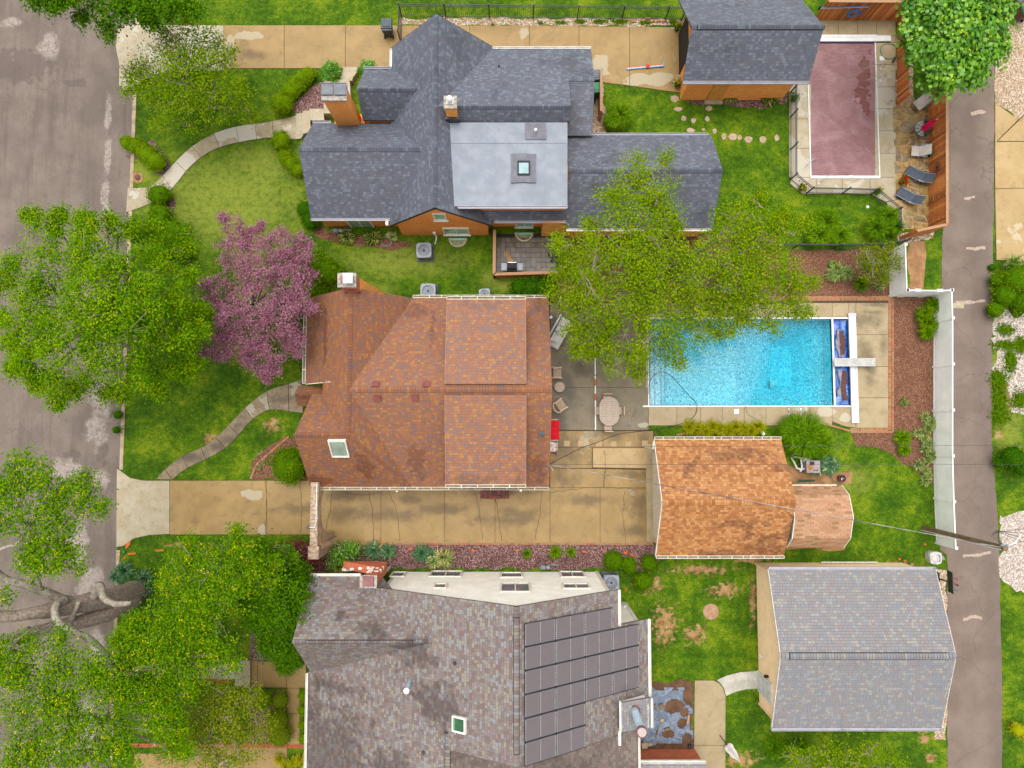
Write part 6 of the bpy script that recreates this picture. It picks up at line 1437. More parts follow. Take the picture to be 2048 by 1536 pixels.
WOODS = [WOOD_ORG, wood_mat('golden_stained_wood', D(226, 152, 90, 1.2), D(182, 108, 54, 1.2)), wood_mat('dark_stained_wood', D(176, 104, 56, 1.3), D(136, 74, 38, 1.3)), wood_mat('reddish_stained_wood', D(206, 126, 72, 1.2), D(160, 88, 46, 1.2))]
def board_fence(lab, a, b, h, side, board=.145, gap=.02, mat=WOOD_ORG, cap=True, lattice=True, vis=1):
    """vertical boards from a to b; side = +1/-1 puts the boards on the viewer's side of the rails"""
    A, B = P(*a), P(*b); d = B-A; L = d.length; u = d.normalized(); nn = Vector((-u.y, u.x, 0))*side; t = thing('board_fence', lab, 'fence', A); o = worg(t); ang = atan2(u.y, u.x)
    n = int(L/board); w_ = L/n; protos = {}
    for k in range(n):
        hh = h-(.0 if not lattice else (.0 if (k//7) % 2 else .0)); z1_ = h
        mb = MB(); 
        if lattice and (k % 9) in (3, 4):            # slotted boards let light through in short rows
            for q in range(3): mb.b2(-w_/2+gap/2, w_/2-gap/2, -.01, .01, .05 if q == 0 else .55+(q-1)*.5+.03, .52 if q == 0 else .55+q*.5-.02)
        else: mb.b2(-w_/2+gap/2, w_/2-gap/2, -.01, .01, .04, h-.06)
        ob = mb.build('board', RND.choice(WOODS) if mat is WOOD_ORG else mat, t); ob.location = (A+u*((k+.5)*w_)-o)+nn*U(.018, .026); ob.rotation_euler = (0, 0, ang)
    for z in (.35, h*.55, h-.25): mb = MB(); mb.bar(A-nn*.03+Vector((0, 0, z)), B-nn*.03+Vector((0, 0, z)), .04, .09); mb.build('rail', mat, t, world=True)
    k = 0; nP = max(1, round(L/2.4))
    for k in range(nP+1): p = A.lerp(B, k/nP)-nn*.06; mb = MB(); mb.b2(p.x-.045, p.x+.045, p.y-.045, p.y+.045, 0, h-.03); mb.build('post', mat, t, world=True)
    if cap:
        n = max(1, round(L/2.6))
        for k in range(n): mb = MB(); mb.bar(A.lerp(B, k/n)+u*.004+Vector((0, 0, h)), A.lerp(B, (k+1)/n)-u*.004+Vector((0, 0, h)), .15, .04); mb.build('cap_rail', WOOD_TAN, t, world=True)
    return t
board_fence('stained board fence at the top edge carrying a coiled blue hose', (1630, 40), (1793, 41), 1.85, -1, lattice=False)
board_fence('stained board fence right of the covered pool deck, running up from the flagstones', (1794, 208), (1794, -10), 1.35, 1, cap=False, lattice=False)
board_fence('long stained board fence with slotted rows between flagstone patio and alley', (1857, 465), (1857, 60), 1.75, 1)
board_fence('end return of the stained board fence near the vinyl gate', (1857, 466), (1800, 478), 1.72, 1, lattice=False)
board_fence('narrow wooden screen hiding the bins behind the grey roofed house', (1197, 160), (1197, 242), 1.3, -1, mat=WOOD_TAN, lattice=False)
# low rail fence of the paver patio
def rail_fence(lab, pts, h=1.0):
    P3 = [P(*p) for p in pts]; t = thing('rail_fence', lab, 'fence', P3[0])
    for a, b in zip(P3[:-1], P3[1:]):
        for z in (.2, .42, .64): mb = MB(); mb.bar(a+Vector((0, 0, z)), b+Vector((0, 0, z)), .03, .17); mb.build('board', WOOD_ORG, t, world=True)
        mb = MB(); mb.bar(a+Vector((0, 0, h)), b+Vector((0, 0, h)), .17, .04); mb.build('top_rail', WOOD_TAN, t, world=True)
        n = max(1, round((b-a).length/1.3))
        for k in range(n+1): p = a.lerp(b, k/n); mb = MB(); mb.b2(p.x-.045, p.x+.045, p.y-.045, p.y+.045, 0, h-.02); mb.build('post', WOOD_TAN, t, world=True)
rail_fence('low wooden fence round the small paver patio', [(990, 470), (989, 556), (1118, 552), (1120, 540)])
# vinyl fence
def vinyl_fence(lab, pts, h, posts):
    P3 = [P(*p) for p in pts]; t = thing('vinyl_fence', lab, 'fence', P3[0])
    allp = [P(*p) for p in posts]
    for a, b in zip(allp[:-1], allp[1:]):
        d = (b-a).normalized(); a2, b2 = a+d*.065, b-d*.065
        mb = MB(); mb.bar(a2+Vector((0, 0, h/2)), b2+Vector((0, 0, h/2)), .03, h-.2); mb.build('panel', VINYL, t, world=True)
        L = (b2-a2).length; n = max(2, int(L/.29)); nn = Vector((-d.y, d.x, 0)); mb = MB()
        for k in range(1, n): p = a2+d*(L*k/n); mb.bar(p+Vector((0, 0, .12)), p+Vector((0, 0, h-.12)), .036, .008)
        mb.build('panel_groove', VINYL, t, world=True)
        for z in (h-.05, .1): mb = MB(); mb.bar(a2+Vector((0, 0, z)), b2+Vector((0, 0, z)), .05, .09); mb.build('rail', VINYL, t, world=True)
    for p in allp:
        mb = MB(); mb.b2(p.x-.063, p.x+.063, p.y-.063, p.y+.063, 0, h+.02); po = mb.build('post', VINYL, t, world=True)
        mb = MB(); mb.b2(p.x-.08, p.x+.08, p.y-.08, p.y+.08, h+.02, h+.06); mb.build('post_cap', SHINY, po, world=True)
    return t
hv = 1.8
B_ = lambda x, y: (P(x, y, hv), None)[0]
def foot(x, y, h=hv):           # ground pixel under a post top seen at (x, y)
    q = P(x, y, h); d = Vector((q.x, q.y, -CAM_H)); v = Matrix.Rotation(-PITCH, 3, 'X') @ d; return (1024+v.x/-v.z*FPX, 768-v.y/-v.z*FPX)
posts = [foot(x, y) for x, y in ((1904, 580), (1905.5, 636), (1905.5, 728), (1905.5, 820), (1905.5, 911.7), (1908, 1003), (1912, 1096))]
vinyl_fence('long white vinyl privacy fence between mulch garden and alley', posts, hv, posts)
posts = [foot(x, y) for x, y in ((1811, 489), (1814, 580))]
vinyl_fence('white vinyl fence panel with square post near the shrub tree', posts, hv, posts)
posts = [foot(x, y) for x, y in ((1815.5, 580.3), (1832, 580.5), (1838, 580.7), (1876, 581), (1882, 581), (1902, 580.5))]
vinyl_fence('white vinyl gate joining the two white fence runs', posts, hv, posts)
# ================================================================== vegetation
LEAF = {
 'mid': leafmat('mid_green_leaves', [(0, D(38, 74, 8)), (.45, D(72, 116, 12)), (.8, D(114, 150, 22)), (1, D(150, 170, 50))]),
 'dark': leafmat('dark_green_leaves', [(0, D(26, 62, 10)), (.5, D(50, 100, 14)), (.85, D(88, 134, 24)), (1, D(120, 156, 40))]),
 'maple': leafmat('fresh_green_leaves', [(0, D(34, 80, 6)), (.45, D(74, 126, 8)), (.84, D(128, 164, 18)), (.93, D(190, 190, 50)), (1, D(220, 196, 90))]),
 'yellowtip': leafmat('yellow_tipped_leaves', [(0, D(34, 78, 4)), (.45, D(66, 116, 8)), (.84, D(102, 148, 14)), (.9, D(186, 196, 36)), (1, D(214, 214, 64))]),
 'purple': leafmat('purple_leaves', [(0, D(106, 56, 72)), (.4, D(158, 98, 120)), (.75, D(192, 132, 152)), (1, D(214, 172, 186))]),
 'olive': leafmat('olive_leaves', [(0, D(56, 80, 24)), (.5, D(98, 124, 46)), (.85, D(140, 156, 76)), (1, D(180, 176, 120))]),
 'lime': leafmat('lime_shrub_leaves', [(0, D(48, 88, 6)), (.5, D(96, 136, 16)), (.85, D(140, 168, 30)), (1, D(190, 190, 60))]),
 'bigleaf': leafmat('broad_bright_leaves', [(0, D(30, 84, 8)), (.5, D(70, 136, 14)), (.85, D(120, 176, 26)), (1, D(176, 204, 60))], .25, .4, .4),
 'red': leafmat('dark_red_leaves', [(0, D(84, 26, 34)), (.5, D(134, 54, 64)), (1, D(170, 92, 90))]),
 'blue': leafmat('blue_green_blades', [(0, D(38, 84, 52)), (.5, D(76, 130, 96)), (.85, D(130, 166, 136)), (1, D(204, 210, 160))]),
 'grass': leafmat('ornamental_grass_blades', [(0, D(44, 96, 16)), (.4, D(84, 136, 34)), (.75, D(140, 182, 70)), (1, D(180, 200, 110))], .4),
 'lily': leafmat('daylily_blades', [(0, D(46, 92, 10)), (.5, D(92, 140, 18)), (.85, D(150, 176, 40)), (1, D(210, 200, 80))]),
 'gold': leafmat('golden_lily_blades', [(0, D(70, 110, 10)), (.35, D(140, 160, 20)), (.7, D(206, 186, 40)), (1, D(226, 170, 60))]),
 'vari': leafmat('variegated_blades', [(0, D(50, 100, 44)), (.4, D(110, 146, 80)), (.6, D(160, 180, 120)), (1, D(226, 224, 170))]),
 'hosta': leafmat('hosta_leaves', [(0, D(28, 62, 14)), (.6, D(52, 92, 20)), (.78, D(206, 206, 130)), (1, D(236, 230, 160))]),
 'flower': leafmat('red_petals', [(0, D(200, 10, 30)), (1, D(240, 40, 60))]),
 'yflower': leafmat('yellow_orange_petals', [(0, D(236, 170, 60)), (1, D(244, 214, 120))]),
}
BARK = M('grey_bark', D(150, 136, 124), D(112, 98, 88), 6)
BARKP = M('pale_lichen_bark', D(196, 186, 168), D(150, 136, 122), 5)
TWIG = M('pale_grey_twigs', D(178, 164, 150), D(140, 124, 110), 5)

DK, LK = 3.9, 1.16
def unit(v): return v/np.maximum(1e-9, np.linalg.norm(v, axis=-1, keepdims=True))
def leaf_quads(C, N, size, aspect=.6, rng=RNG, fold=0.):
    """diamond leaves at C facing N; size scalar or (n,)"""
    n = len(C); r = rng.normal(size=(n, 3)); T = unit(np.cross(N, r)); B = np.cross(N, T)
    s = np.broadcast_to(size, (n,))[:, None]*rng.uniform(.7, 1.3, (n, 1))
    return np.stack([C-T*s*.5, C+B*s*aspect*.5+T*s*.08, C+T*s*.5, C-B*s*aspect*.5+T*s*.08], axis=1)
def tufts(lobes, dens, per, spread, flat, rng, out=.12, under=.2):
    """cluster centres through the lobes' volume, mostly near their upper surface"""
    Cs, Ns, E = [], [], []
    for c, r in lobes:
        n = max(6, int(dens*r*r)); v = rng.normal(size=(n, 3)); v = unit(v); dn = rng.random(n) < under
        v[:, 2] = np.where(dn, -np.abs(v[:, 2])*.5, np.abs(v[:, 2]))
        v = unit(v); rad = (.45+.55*rng.random(n)**.45)*(1+out*rng.normal(size=n))
        p = v*rad[:, None]*r; p[:, 2] *= flat; Cs.append(p+np.array(c)); Ns.append(v); E.append(rad)
    return np.concatenate(Cs), np.concatenate(Ns), np.concatenate(E)
def foliage(name, mat, parent, lobes, dens=7, per=26, ls=.12, spread=.2, flat=.6, tip=.1, seed=1, up=.9, aspect=.62, bright=0., out=.12, star=False, holes=0.):
    rng = np.random.default_rng(seed)
    dens = dens*DK; ls = ls*LK
    C, N, E = tufts(lobes, dens, per, spread, flat, rng, out)
    if holes > 0:
        h = np.array([mnoise.noise(Vector((p[0]*.9+seed, p[1]*.9, p[2]*.5))) for p in C]); keep = h > -1+holes*1.0; C, N, E = C[keep], N[keep], E[keep]
    n = len(C); tb = rng.uniform(-.16, .16, n)
    off = rng.normal(size=(n, per, 3))*spread*np.array([1, 1, .5]); P_ = C[:, None, :]+off
    nn = unit(N[:, None, :]*.35+np.array([0, 0, up])+rng.normal(size=(n, per, 3))*.42)
    # tufts dome: leaves at the rim droop outward
    nn = unit(nn+unit(off)*.35)
    t = .48+tb[:, None]+.16*rng.normal(size=(n, per))+bright+off[:, :, 2]/spread*.12
    V = leaf_quads(P_.reshape(-1, 3), nn.reshape(-1, 3), ls, aspect, rng); T = np.clip(t.reshape(-1), 0, .84)
    if tip > 0:      # bright young leaves at the outer end of some clusters
        k = rng.random(n) < tip; Ct = C[k]+np.array([0, 0, spread*.75]); m = len(Ct); q = 5
        if m:
            if star:
                o = rng.normal(size=(m, q, 3))*spread*.28; pp = Ct[:, None, :]+o
            else: o = rng.normal(size=(m, q, 3))*spread*.5; pp = Ct[:, None, :]+o
            n2 = unit(np.array([0, 0, 1.])+rng.normal(size=(m, q, 3))*.3)
            V2 = leaf_quads(pp.reshape(-1, 3), n2.reshape(-1, 3), ls*.62, aspect*.8, rng); V = np.concatenate([V, V2]); T = np.concatenate([T, rng.uniform(.9, 1, m*q)])
    quads(name, V, mat, parent, True, T); return C
def L3(lobes): return [(tuple(P(x, y, z)), r*M2(z)) for x, y, r, z in lobes]
def twigs(parent, hubs, C, rng, n=60, r=.012, mat=TWIG, name='branch', kind='stuff'):
    mb = MB()
    for k in range(n):
        c = Vector(C[rng.integers(len(C))]); h = min(hubs, key=lambda q: (Vector(q)-c).length); h = Vector(h); m = h.lerp(c, .5)+Vector(rng.normal(size=3)*.25); e = c+Vector((0, 0, .06))
        mb.tube([h, m, e], [r*2.4, r*1.6, r*.7], 4, cap=False)
        for q in range(2): mb.tube([m.lerp(e, .4), e+Vector(rng.normal(size=3)*.3)], [r, r*.5], 3, cap=False)
    mb.build(name, mat, parent, True, kind=kind)
def spiky(lobes, n):
    cx = sum(l[0] for l in lobes)/len(lobes); cy = sum(l[1] for l in lobes)/len(lobes); R_ = random.Random(int(cx)); out = list(lobes)
    for x, y, r, z in lobes:
        a0 = atan2(y-cy, x-cx)
        for k in range(n):
            a = a0+R_.uniform(-.9, .9); q = r*R_.uniform(.95, 1.25)
            for f in (1., 1.22): out.append((x+cos(a)*q*f, y+sin(a)*q*f, max(5, r*R_.uniform(.16, .26)/f), z-.2))
    return out
def tree(name, lab, cat, base, lobes, mat, trunk_r=.2, hub=None, ntw=60, bark=BARK, group=None, twr=.012, spk=0, **kw):
    lobes = spiky(lobes, spk) if spk else lobes; b = P(*base); t = thing(name, lab, cat, b, 0, group); L = L3(lobes)
    cz = sum(c[2] for c, r in L)/len(L); cx = sum(c[0]*r for c, r in L)/sum(r for c, r in L); cy = sum(c[1]*r for c, r in L)/sum(r for c, r in L)
    seed = int(base[0]*7+base[1]) % 9999; C = foliage('crown', mat, t, L, seed=seed, **kw)
    h = Vector((b.x*.6+cx*.4, b.y*.6+cy*.4, cz*.5)); mb = MB(); mb.tube([b-Vector((0, 0, .1)), b.lerp(h, .5)+Vector((U(-.1, .1), U(-.1, .1), 0)), h], [trunk_r*1.3, trunk_r, trunk_r*.8], 9); mb.build('trunk', bark, t, True, smooth=True)
    for c, r in L:
        if r < .45: continue
        c = Vector(c); m = h.lerp(c, .5)+Vector((U(-.3, .3), U(-.3, .3), .1)); mb = MB(); mb.tube([h, m, c-Vector((0, 0, r*.1))], [trunk_r*.4, trunk_r*.28, trunk_r*.14], 6); mb.build('limb', bark, t, True, smooth=True)
    rng = np.random.default_rng(seed)
    if ntw: twigs(t, [c for c, r in L], C, rng, ntw, twr, TWIG)
    return t
# --- T3 big maple over the street
tree('street_tree', 'large bright green tree with yellow tips hanging over the street kerb', 'tree', (262, 640), [(232, 625, 62, 10.5), (100, 542, 67, 8), (153, 484, 36, 8.5), (76, 610, 60, 7.5), (67, 698, 45, 7), (33, 562, 28, 7), (28, 649, 26, 7), (124, 688, 69, 9), (201, 591, 82, 10), (192, 523, 53, 9), (235, 465, 26, 7.5), (172, 756, 31, 7), (105, 766, 29, 7), (220, 698, 65, 9.5), (288, 620, 69, 9), (297, 542, 52, 7.5), (336, 581, 50, 7), (326, 659, 53, 8), (288, 736, 41, 7), (355, 717, 31, 6.5), (230, 756, 29, 6.5), (350, 504, 26, 5), (278, 474, 34, 6), (67, 450, 17, 7), (115, 455, 19, 7.5), (50, 727, 22, 6.5), (384, 639, 22, 6), (67, 659, 52, 8), (81, 751, 19, 6)],
     LEAF['maple'], .28, dens=7, per=44, ls=.10, spread=.22, tip=.2, flat=.55, ntw=60, out=.22, spk=2, bright=.05, holes=.66)
tree('small_tree', 'airy light green tree beside the top driveway apron', 'tree', (372, 165), [(370, 95, 46, 4.6), (330, 130, 50, 4.5), (420, 130, 46, 4.5), (370, 170, 56, 4.5), (300, 175, 36, 4), (430, 185, 44, 4), (330, 205, 34, 3.6), (400, 215, 34, 3.6), (275, 160, 22, 4), (460, 215, 26, 3.4), (470, 165, 14, 4), (330, 75, 20, 4.5), (410, 75, 26, 4.6), (490, 225, 12, 3), (450, 120, 18, 4.2)],
     LEAF['mid'], .12, dens=14, per=15, ls=.10, spread=.22, tip=.08, flat=.5, ntw=50, out=.22, holes=.45, bright=.2, spk=1)
tree('street_tree', 'green tree reaching in at the top left edge over street and driveway', 'tree', (320, -40), [(230, -4, 50, 7), (300, -9, 50, 7), (350, -4, 36, 7), (190, 16, 26, 7), (218, 38, 20, 6.5), (270, 21, 30, 6.5), (110, 1, 26, 8), (90, -14, 40, 8), (130, -9, 22, 8), (150, -6, 16, 7.5), (345, 21, 18, 6), (240, -44, 60, 7), (120, -44, 50, 8)],
     LEAF['dark'], .25, dens=9, per=32, ls=.12, spread=.23, tip=.04, flat=.5, ntw=20, out=.15, bright=.16, spk=1)
tree('purple_tree', 'purple leaved tree in the front lawn of the russet roofed house', 'tree', (515, 620), [(468, 452, 20, 5), (500, 478, 26, 5), (560, 500, 42, 5.2), (600, 520, 26, 5), (475, 510, 40, 5), (520, 540, 46, 6), (580, 560, 40, 5.6), (440, 580, 30, 4.6), (450, 640, 44, 5), (510, 610, 50, 6.2), (565, 630, 46, 5.8), (590, 600, 32, 5.4), (440, 690, 30, 4.6), (490, 690, 40, 5), (540, 700, 34, 4.8), (545, 738, 18, 4.4), (580, 680, 26, 4.8), (430, 620, 26, 4.5), (500, 720, 22, 4.4), (425, 610, 22, 4.6), (608, 556, 16, 5)],
     LEAF['purple'], .16, spk=1, bright=.06, dens=13, per=30, ls=.075, spread=.14, tip=0, flat=.6, ntw=60, out=.1, aspect=.8)
# --- centre tree
tree('spreading_tree', 'wide spreading tree with pale bare twigs over patio pool and grey roof', 'tree', (1300, 560), [(1260, 360, 36, 7.5), (1310, 375, 46, 8), (1290, 430, 66, 8.5), (1330, 440, 32, 8.5), (1230, 430, 26, 7.5), (1215, 470, 34, 7), (1180, 510, 50, 7), (1260, 510, 70, 9), (1160, 570, 40, 6), (1230, 590, 70, 8), (1320, 540, 70, 9), (1180, 640, 52, 6), (1250, 670, 60, 6.5), (1320, 620, 70, 8), (1390, 560, 66, 8.5), (1440, 520, 52, 8), (1400, 630, 60, 7), (1270, 715, 28, 5.5), (1335, 690, 34, 6), (1155, 670, 28, 5), (1470, 450, 50, 8), (1510, 480, 46, 8), (1480, 560, 60, 8), (1540, 530, 46, 7.5), (1500, 610, 52, 7), (1570, 450, 34, 7.5), (1560, 590, 46, 6.5), (1600, 560, 20, 6), (1450, 600, 50, 7), (1590, 610, 22, 6), (1420, 655, 18, 6), (1130, 500, 24, 6), (1350, 480, 20, 8), (1490, 420, 30, 7.8), (1540, 430, 24, 7.6), (1145, 535, 26, 6), (1205, 690, 24, 5), (1138, 615, 16, 5)],
     LEAF['lime'], .26, dens=12, per=26, ls=.092, spread=.22, tip=.1, flat=.5, ntw=200, out=.22, holes=.68, twr=.014, bark=BARKP, bright=.05, spk=1)
tree('broadleaf_tree', 'dense broad leaved tree overhanging the alley at the top right', 'tree', (1900, 70), [(1900, 30, 80, 7), (1850, 70, 46, 6.5), (1950, 60, 60, 6.5), (1900, 110, 66, 6.5), (1850, 30, 46, 6.5), (1980, 10, 40, 6.5), (1970, 100, 36, 6), (1880, 155, 36, 5.5), (1935, 140, 30, 6), (1830, 70, 22, 6), (1900, -30, 90, 7), (1990, 60, 22, 6), (1835, 110, 20, 6)],
     LEAF['bigleaf'], .25, dens=11, per=24, ls=.19, spread=.27, tip=.12, flat=.5, ntw=10, out=.12, aspect=.85, bright=.06)
# --- leaning old tree at the bottom left
ot = thing('old_street_tree', 'old leaning street tree with pale lichen bark and yellow tipped leaves', 'tree', P(278, 1182))
def limb(pts, rs, name='limb', mat=BARKP, n=9): 
    q = [P(*p) for p in pts]; Q, Rr = [], []
    for i in range(len(q)-1):
        p0, p1, p2, p3 = q[max(0, i-1)], q[i], q[i+1], q[min(len(q)-1, i+2)]
        for k in range(4):
            s = k/4; v = .5*((2*p1)+(p2-p0)*s+(2*p0-5*p1+4*p2-p3)*s*s+(3*p1-p0-3*p2+p3)*s**3); v += Vector((mnoise.noise(v*1.1), mnoise.noise(v*1.1+Vector((5, 0, 0))), 0))*.12; Q.append(v); Rr.append((rs[i]*(1-s)+rs[i+1]*s)*(1+.12*mnoise.noise(v*2.1)))
    Q.append(q[-1]); Rr.append(rs[-1]); mb = MB(); mb.tube(Q, Rr, n); return mb.build(name, mat, ot, True, smooth=True)
OLDB = M('furrowed_grey_bark', D(200, 182, 166), D(146, 128, 114), 9, bstr=.6)
limb([(282, 1180, 0), (235, 1192, 2.2), (180, 1204, 4), (120, 1216, 5.5), (60, 1228, 7), (-60, 1240, 9)], [.62, .55, .5, .42, .3, .2], 'trunk', OLDB, 12)
limb([(270, 1196, .6), (215, 1226, 3), (140, 1250, 4.6), (60, 1268, 6), (-60, 1300, 8)], [.5, .44, .36, .3, .22], 'trunk', OLDB, 12)
limb([(150, 1205, 4.6), (90, 1185, 5.8), (45, 1168, 6.6), (0, 1148, 7.2), (-50, 1120, 8)], [.26, .22, .2, .18, .14])
limb([(180, 1204, 4), (200, 1170, 4.8), (208, 1195, 5.4), (232, 1208, 5.8), (262, 1206, 6)], [.24, .2, .17, .15, .1])
limb([(130, 1200, 5.5), (112, 1212, 6.2), (116, 1240, 6.6), (150, 1262, 6.8), (190, 1285, 6.8), (215, 1310, 6.6), (232, 1350, 6.4)], [.22, .2, .18, .15, .12, .09, .06])
limb([(80, 1228, 6.4), (30, 1226, 7), (-40, 1222, 8)], [.22, .18, .14]); limb([(140, 1250, 4.6), (152, 1222, 5.2), (156, 1205, 5.5)], [.14, .12, .1])
limb([(60, 1260, 6), (20, 1275, 6.8), (-40, 1310, 8)], [.2, .16, .1]); limb([(65, 1165, 6.5), (68, 1080, 8.5), (72, 1030, 9), (85, 985, 9.2)], [.1, .08, .06, .04])
limb([(85, 1180, 6), (72, 1150, 7.2), (64, 1090, 8.2), (60, 1060, 8.6)], [.09, .07, .06, .05]); limb([(0, 1100, 8), (40, 1080, 8.6), (70, 1040, 9)], [.08, .06, .04])
la = [(50, 945, 42, 10), (20, 975, 36, 10), (75, 960, 22, 10), (15, 1015, 34, 10), (150, 985, 40, 9.6), (195, 1010, 26, 9.4), (110, 1015, 34, 9.6), (90, 1050, 36, 9.6), (130, 1050, 22, 9.4), (95, 1110, 52, 9), (60, 1120, 26, 9), (140, 1120, 30, 8.6), (20, 1055, 26, 10), (165, 960, 18, 9.4), (8, 1190, 12, 8)]
lb = [(60, 1318, 34, 8), (20, 1330, 36, 8), (110, 1312, 36, 8.4), (170, 1330, 40, 8.2), (60, 1340, 56, 8.4), (220, 1350, 46, 8), (130, 1370, 56, 8.4), (100, 1430, 60, 8.2), (190, 1420, 60, 8.2), (40, 1490, 40, 7.8), (150, 1480, 56, 8), (230, 1480, 46, 7.8), (90, 1510, 46, 7.8), (270, 1400, 50, 7.6), (300, 1450, 40, 7.4), (250, 1530, 40, 7.4), (20, 1420, 30, 7.8), (180, 1530, 44, 7.6), (330, 1510, 30, 7), (10, 1350, 30, 8), (395, 1345, 28, 6.8), (350, 1378, 36, 7), (325, 1480, 30, 7), (300, 1390, 34, 7)]
lc = [(272, 1262, 28, 7), (318, 1225, 46, 7), (360, 1170, 48, 7), (420, 1130, 44, 6.8), (480, 1110, 36, 6.4), (400, 1200, 56, 7.4), (460, 1180, 46, 7), (340, 1280, 60, 7.6), (280, 1310, 52, 7.4), (400, 1260, 44, 7.2), (420, 1310, 38, 7), (350, 1330, 46, 7), (310, 1350, 40, 6.8), (500, 1150, 36, 6.4), (258, 1292, 26, 7), (520, 1130, 26, 6), (390, 1110, 22, 6.6)]
C1 = foliage('crown', LEAF['yellowtip'], ot, L3(la), dens=9, per=38, ls=.105, spread=.22, tip=.55, seed=21, star=True, out=.18, flat=.45, bright=.2)
C2 = foliage('crown', LEAF['yellowtip'], ot, L3(spiky(lb, 1)), dens=8, per=34, ls=.10, spread=.24, tip=.55, seed=22, star=True, out=.22, flat=.45, holes=.72, bright=.2)
C3 = foliage('crown', LEAF['yellowtip'], ot, L3(spiky(lc, 1)), dens=8, per=34, ls=.10, spread=.24, tip=.55, seed=23, star=True, out=.22, flat=.45, holes=.66, bright=.2)
rg = np.random.default_rng(3)
twigs(ot, [tuple(P(116, 1240, 6.6)), tuple(P(150, 1300, 6.8)), tuple(P(190, 1350, 7)), tuple(P(120, 1400, 7.4)), tuple(P(200, 1440, 7.2))], C2, rg, 90, .016); twigs(ot, [tuple(P(300, 1260, 6)), tuple(P(400, 1190, 6)), tuple(P(340, 1310, 6)), tuple(P(440, 1150, 6))], C3, rg, 90, .016); twigs(ot, [tuple(P(68, 1050, 8.6)), tuple(P(60, 980, 9)), tuple(P(130, 1010, 9)), tuple(P(90, 1100, 8.6))], C1, rg, 40, .014)
tree('evergreen_tree', 'dense dark green tree pressed against the white house front', 'tree', (560, 1210), [(560, 1130, 46, 4.5), (590, 1160, 36, 4), (520, 1160, 46, 5), (560, 1200, 56, 5.5), (590, 1220, 40, 4.5), (520, 1220, 44, 5), (560, 1270, 46, 4.5), (575, 1305, 30, 3), (540, 1290, 24, 3.5), (500, 1190, 30, 5), (600, 1190, 22, 4), (530, 1100, 22, 3.4)],
     LEAF['dark'], .2, dens=12, per=34, ls=.10, spread=.2, tip=.08, flat=.6, ntw=0, bright=.12)
tree('sparse_tree', 'sparse olive green tree by the white house front walk', 'tree', (440, 1430), [(440, 1380, 44, 4.5), (400, 1420, 50, 4.6), (470, 1430, 50, 4.6), (420, 1470, 56, 4.8), (500, 1400, 34, 4.2), (370, 1460, 36, 4.2), (480, 1490, 44, 4.2), (350, 1500, 36, 4), (440, 1520, 46, 4), (520, 1460, 30, 3.8), (390, 1360, 26, 4.2), (340, 1400, 22, 4)],
     LEAF['olive'], .12, dens=13, per=18, ls=.085, spread=.2, tip=.05, flat=.5, ntw=70, out=.2, holes=.6, bright=.1)
tree('shrub_tree', 'loose small leaved shrub tree leaning over the white vinyl gate', 'tree', (1755, 528), [(1740, 515, 26, 2.2), (1775, 510, 24, 2.2), (1760, 535, 26, 2), (1735, 545, 18, 1.8), (1790, 530, 14, 1.8), (1765, 552, 16, 1.6), (1725, 525, 12, 1.8)],
     LEAF['olive'], .05, dens=26, per=20, ls=.08, spread=.13, tip=0, flat=.6, ntw=50, out=.2, bright=-.04)
tree('garden_tree', 'thin lily backed sapling at the bottom right lawn edge', 'tree', (1690, 1540), [(1600, 1520, 34, 2.6), (1640, 1500, 26, 2.6), (1690, 1520, 36, 2.8), (1740, 1505, 28, 2.6), (1780, 1525, 26, 2.6), (1660, 1540, 40, 2.8), (1720, 1545, 40, 2.6), (1810, 1540, 24, 2.4)], LEAF['lime'], .06, dens=12, per=16, ls=.09, spread=.18, tip=.05, flat=.5, ntw=40, out=.2, holes=.8)

# --- shrubs
def shrub(name, lab, lobes, mat, ls=.055, dens=60, per=18, spread=.07, core=True, group=None, cat='shrub', flat=.85, tip=0., bright=0., out=.03):
    L = [((lambda p: (p.x, p.y, z))(P(x, y, z)), r*M2(z)) for x, y, r, z in [(l[0], l[1], l[2], l[3] if len(l) > 3 else l[2]*M2()*.75) for l in lobes]]
    b = Vector((L[0][0][0], L[0][0][1], 0)); t = thing(name, lab, cat, b, 0, group); sd = int(lobes[0][0]*3+lobes[0][1]*5) % 9999
    foliage('foliage', mat, t, L, dens=dens, per=per, ls=ls, spread=spread, flat=flat, tip=tip, seed=sd, bright=bright, out=out, up=.55)
    if core:
        mb = MB()
        for c, r in L:
            n, m = 10, 7; vs, fs = [], []; rr = r*.86
            for j in range(m+1):
                for i in range(n):
                    th = pi*j/m; ph = 2*pi*i/n; v = Vector((sin(th)*cos(ph), sin(th)*sin(ph), cos(th))); k = rr*(1+.08*mnoise.noise(v*2+Vector(c))); vs.append((c[0]+v.x*k, c[1]+v.y*k, max(.0, c[2]+v.z*k*flat)))
            for j in range(m):
                for i in range(n): fs.append((j*n+i, (j+1)*n+i, (j+1)*n+(i+1) % n, j*n+(i+1) % n))
            mb.add(vs, fs, .38)
        mb.build('foliage_core', mat, t, True, kind='stuff')  # solid leaf-coloured core that keeps the shrub opaque, not twigs
    mb = MB(); mb.tube([b, b+Vector((0, 0, max(.15, L[0][0][2]))) ], .03, 5); mb.build('stem', BARK, t, True)
    return t
shrub('hedge_shrub', 'sausage shaped clipped shrub between kerb and curved front walk', [(256, 286, 17), (272, 292, 19), (288, 302, 20), (300, 312, 22), (312, 324, 22)], LEAF['lime'])
shrub('ball_shrub', 'clipped ball shrub at the street end of the curved walk', [(319, 391, 25)], LEAF['mid'])
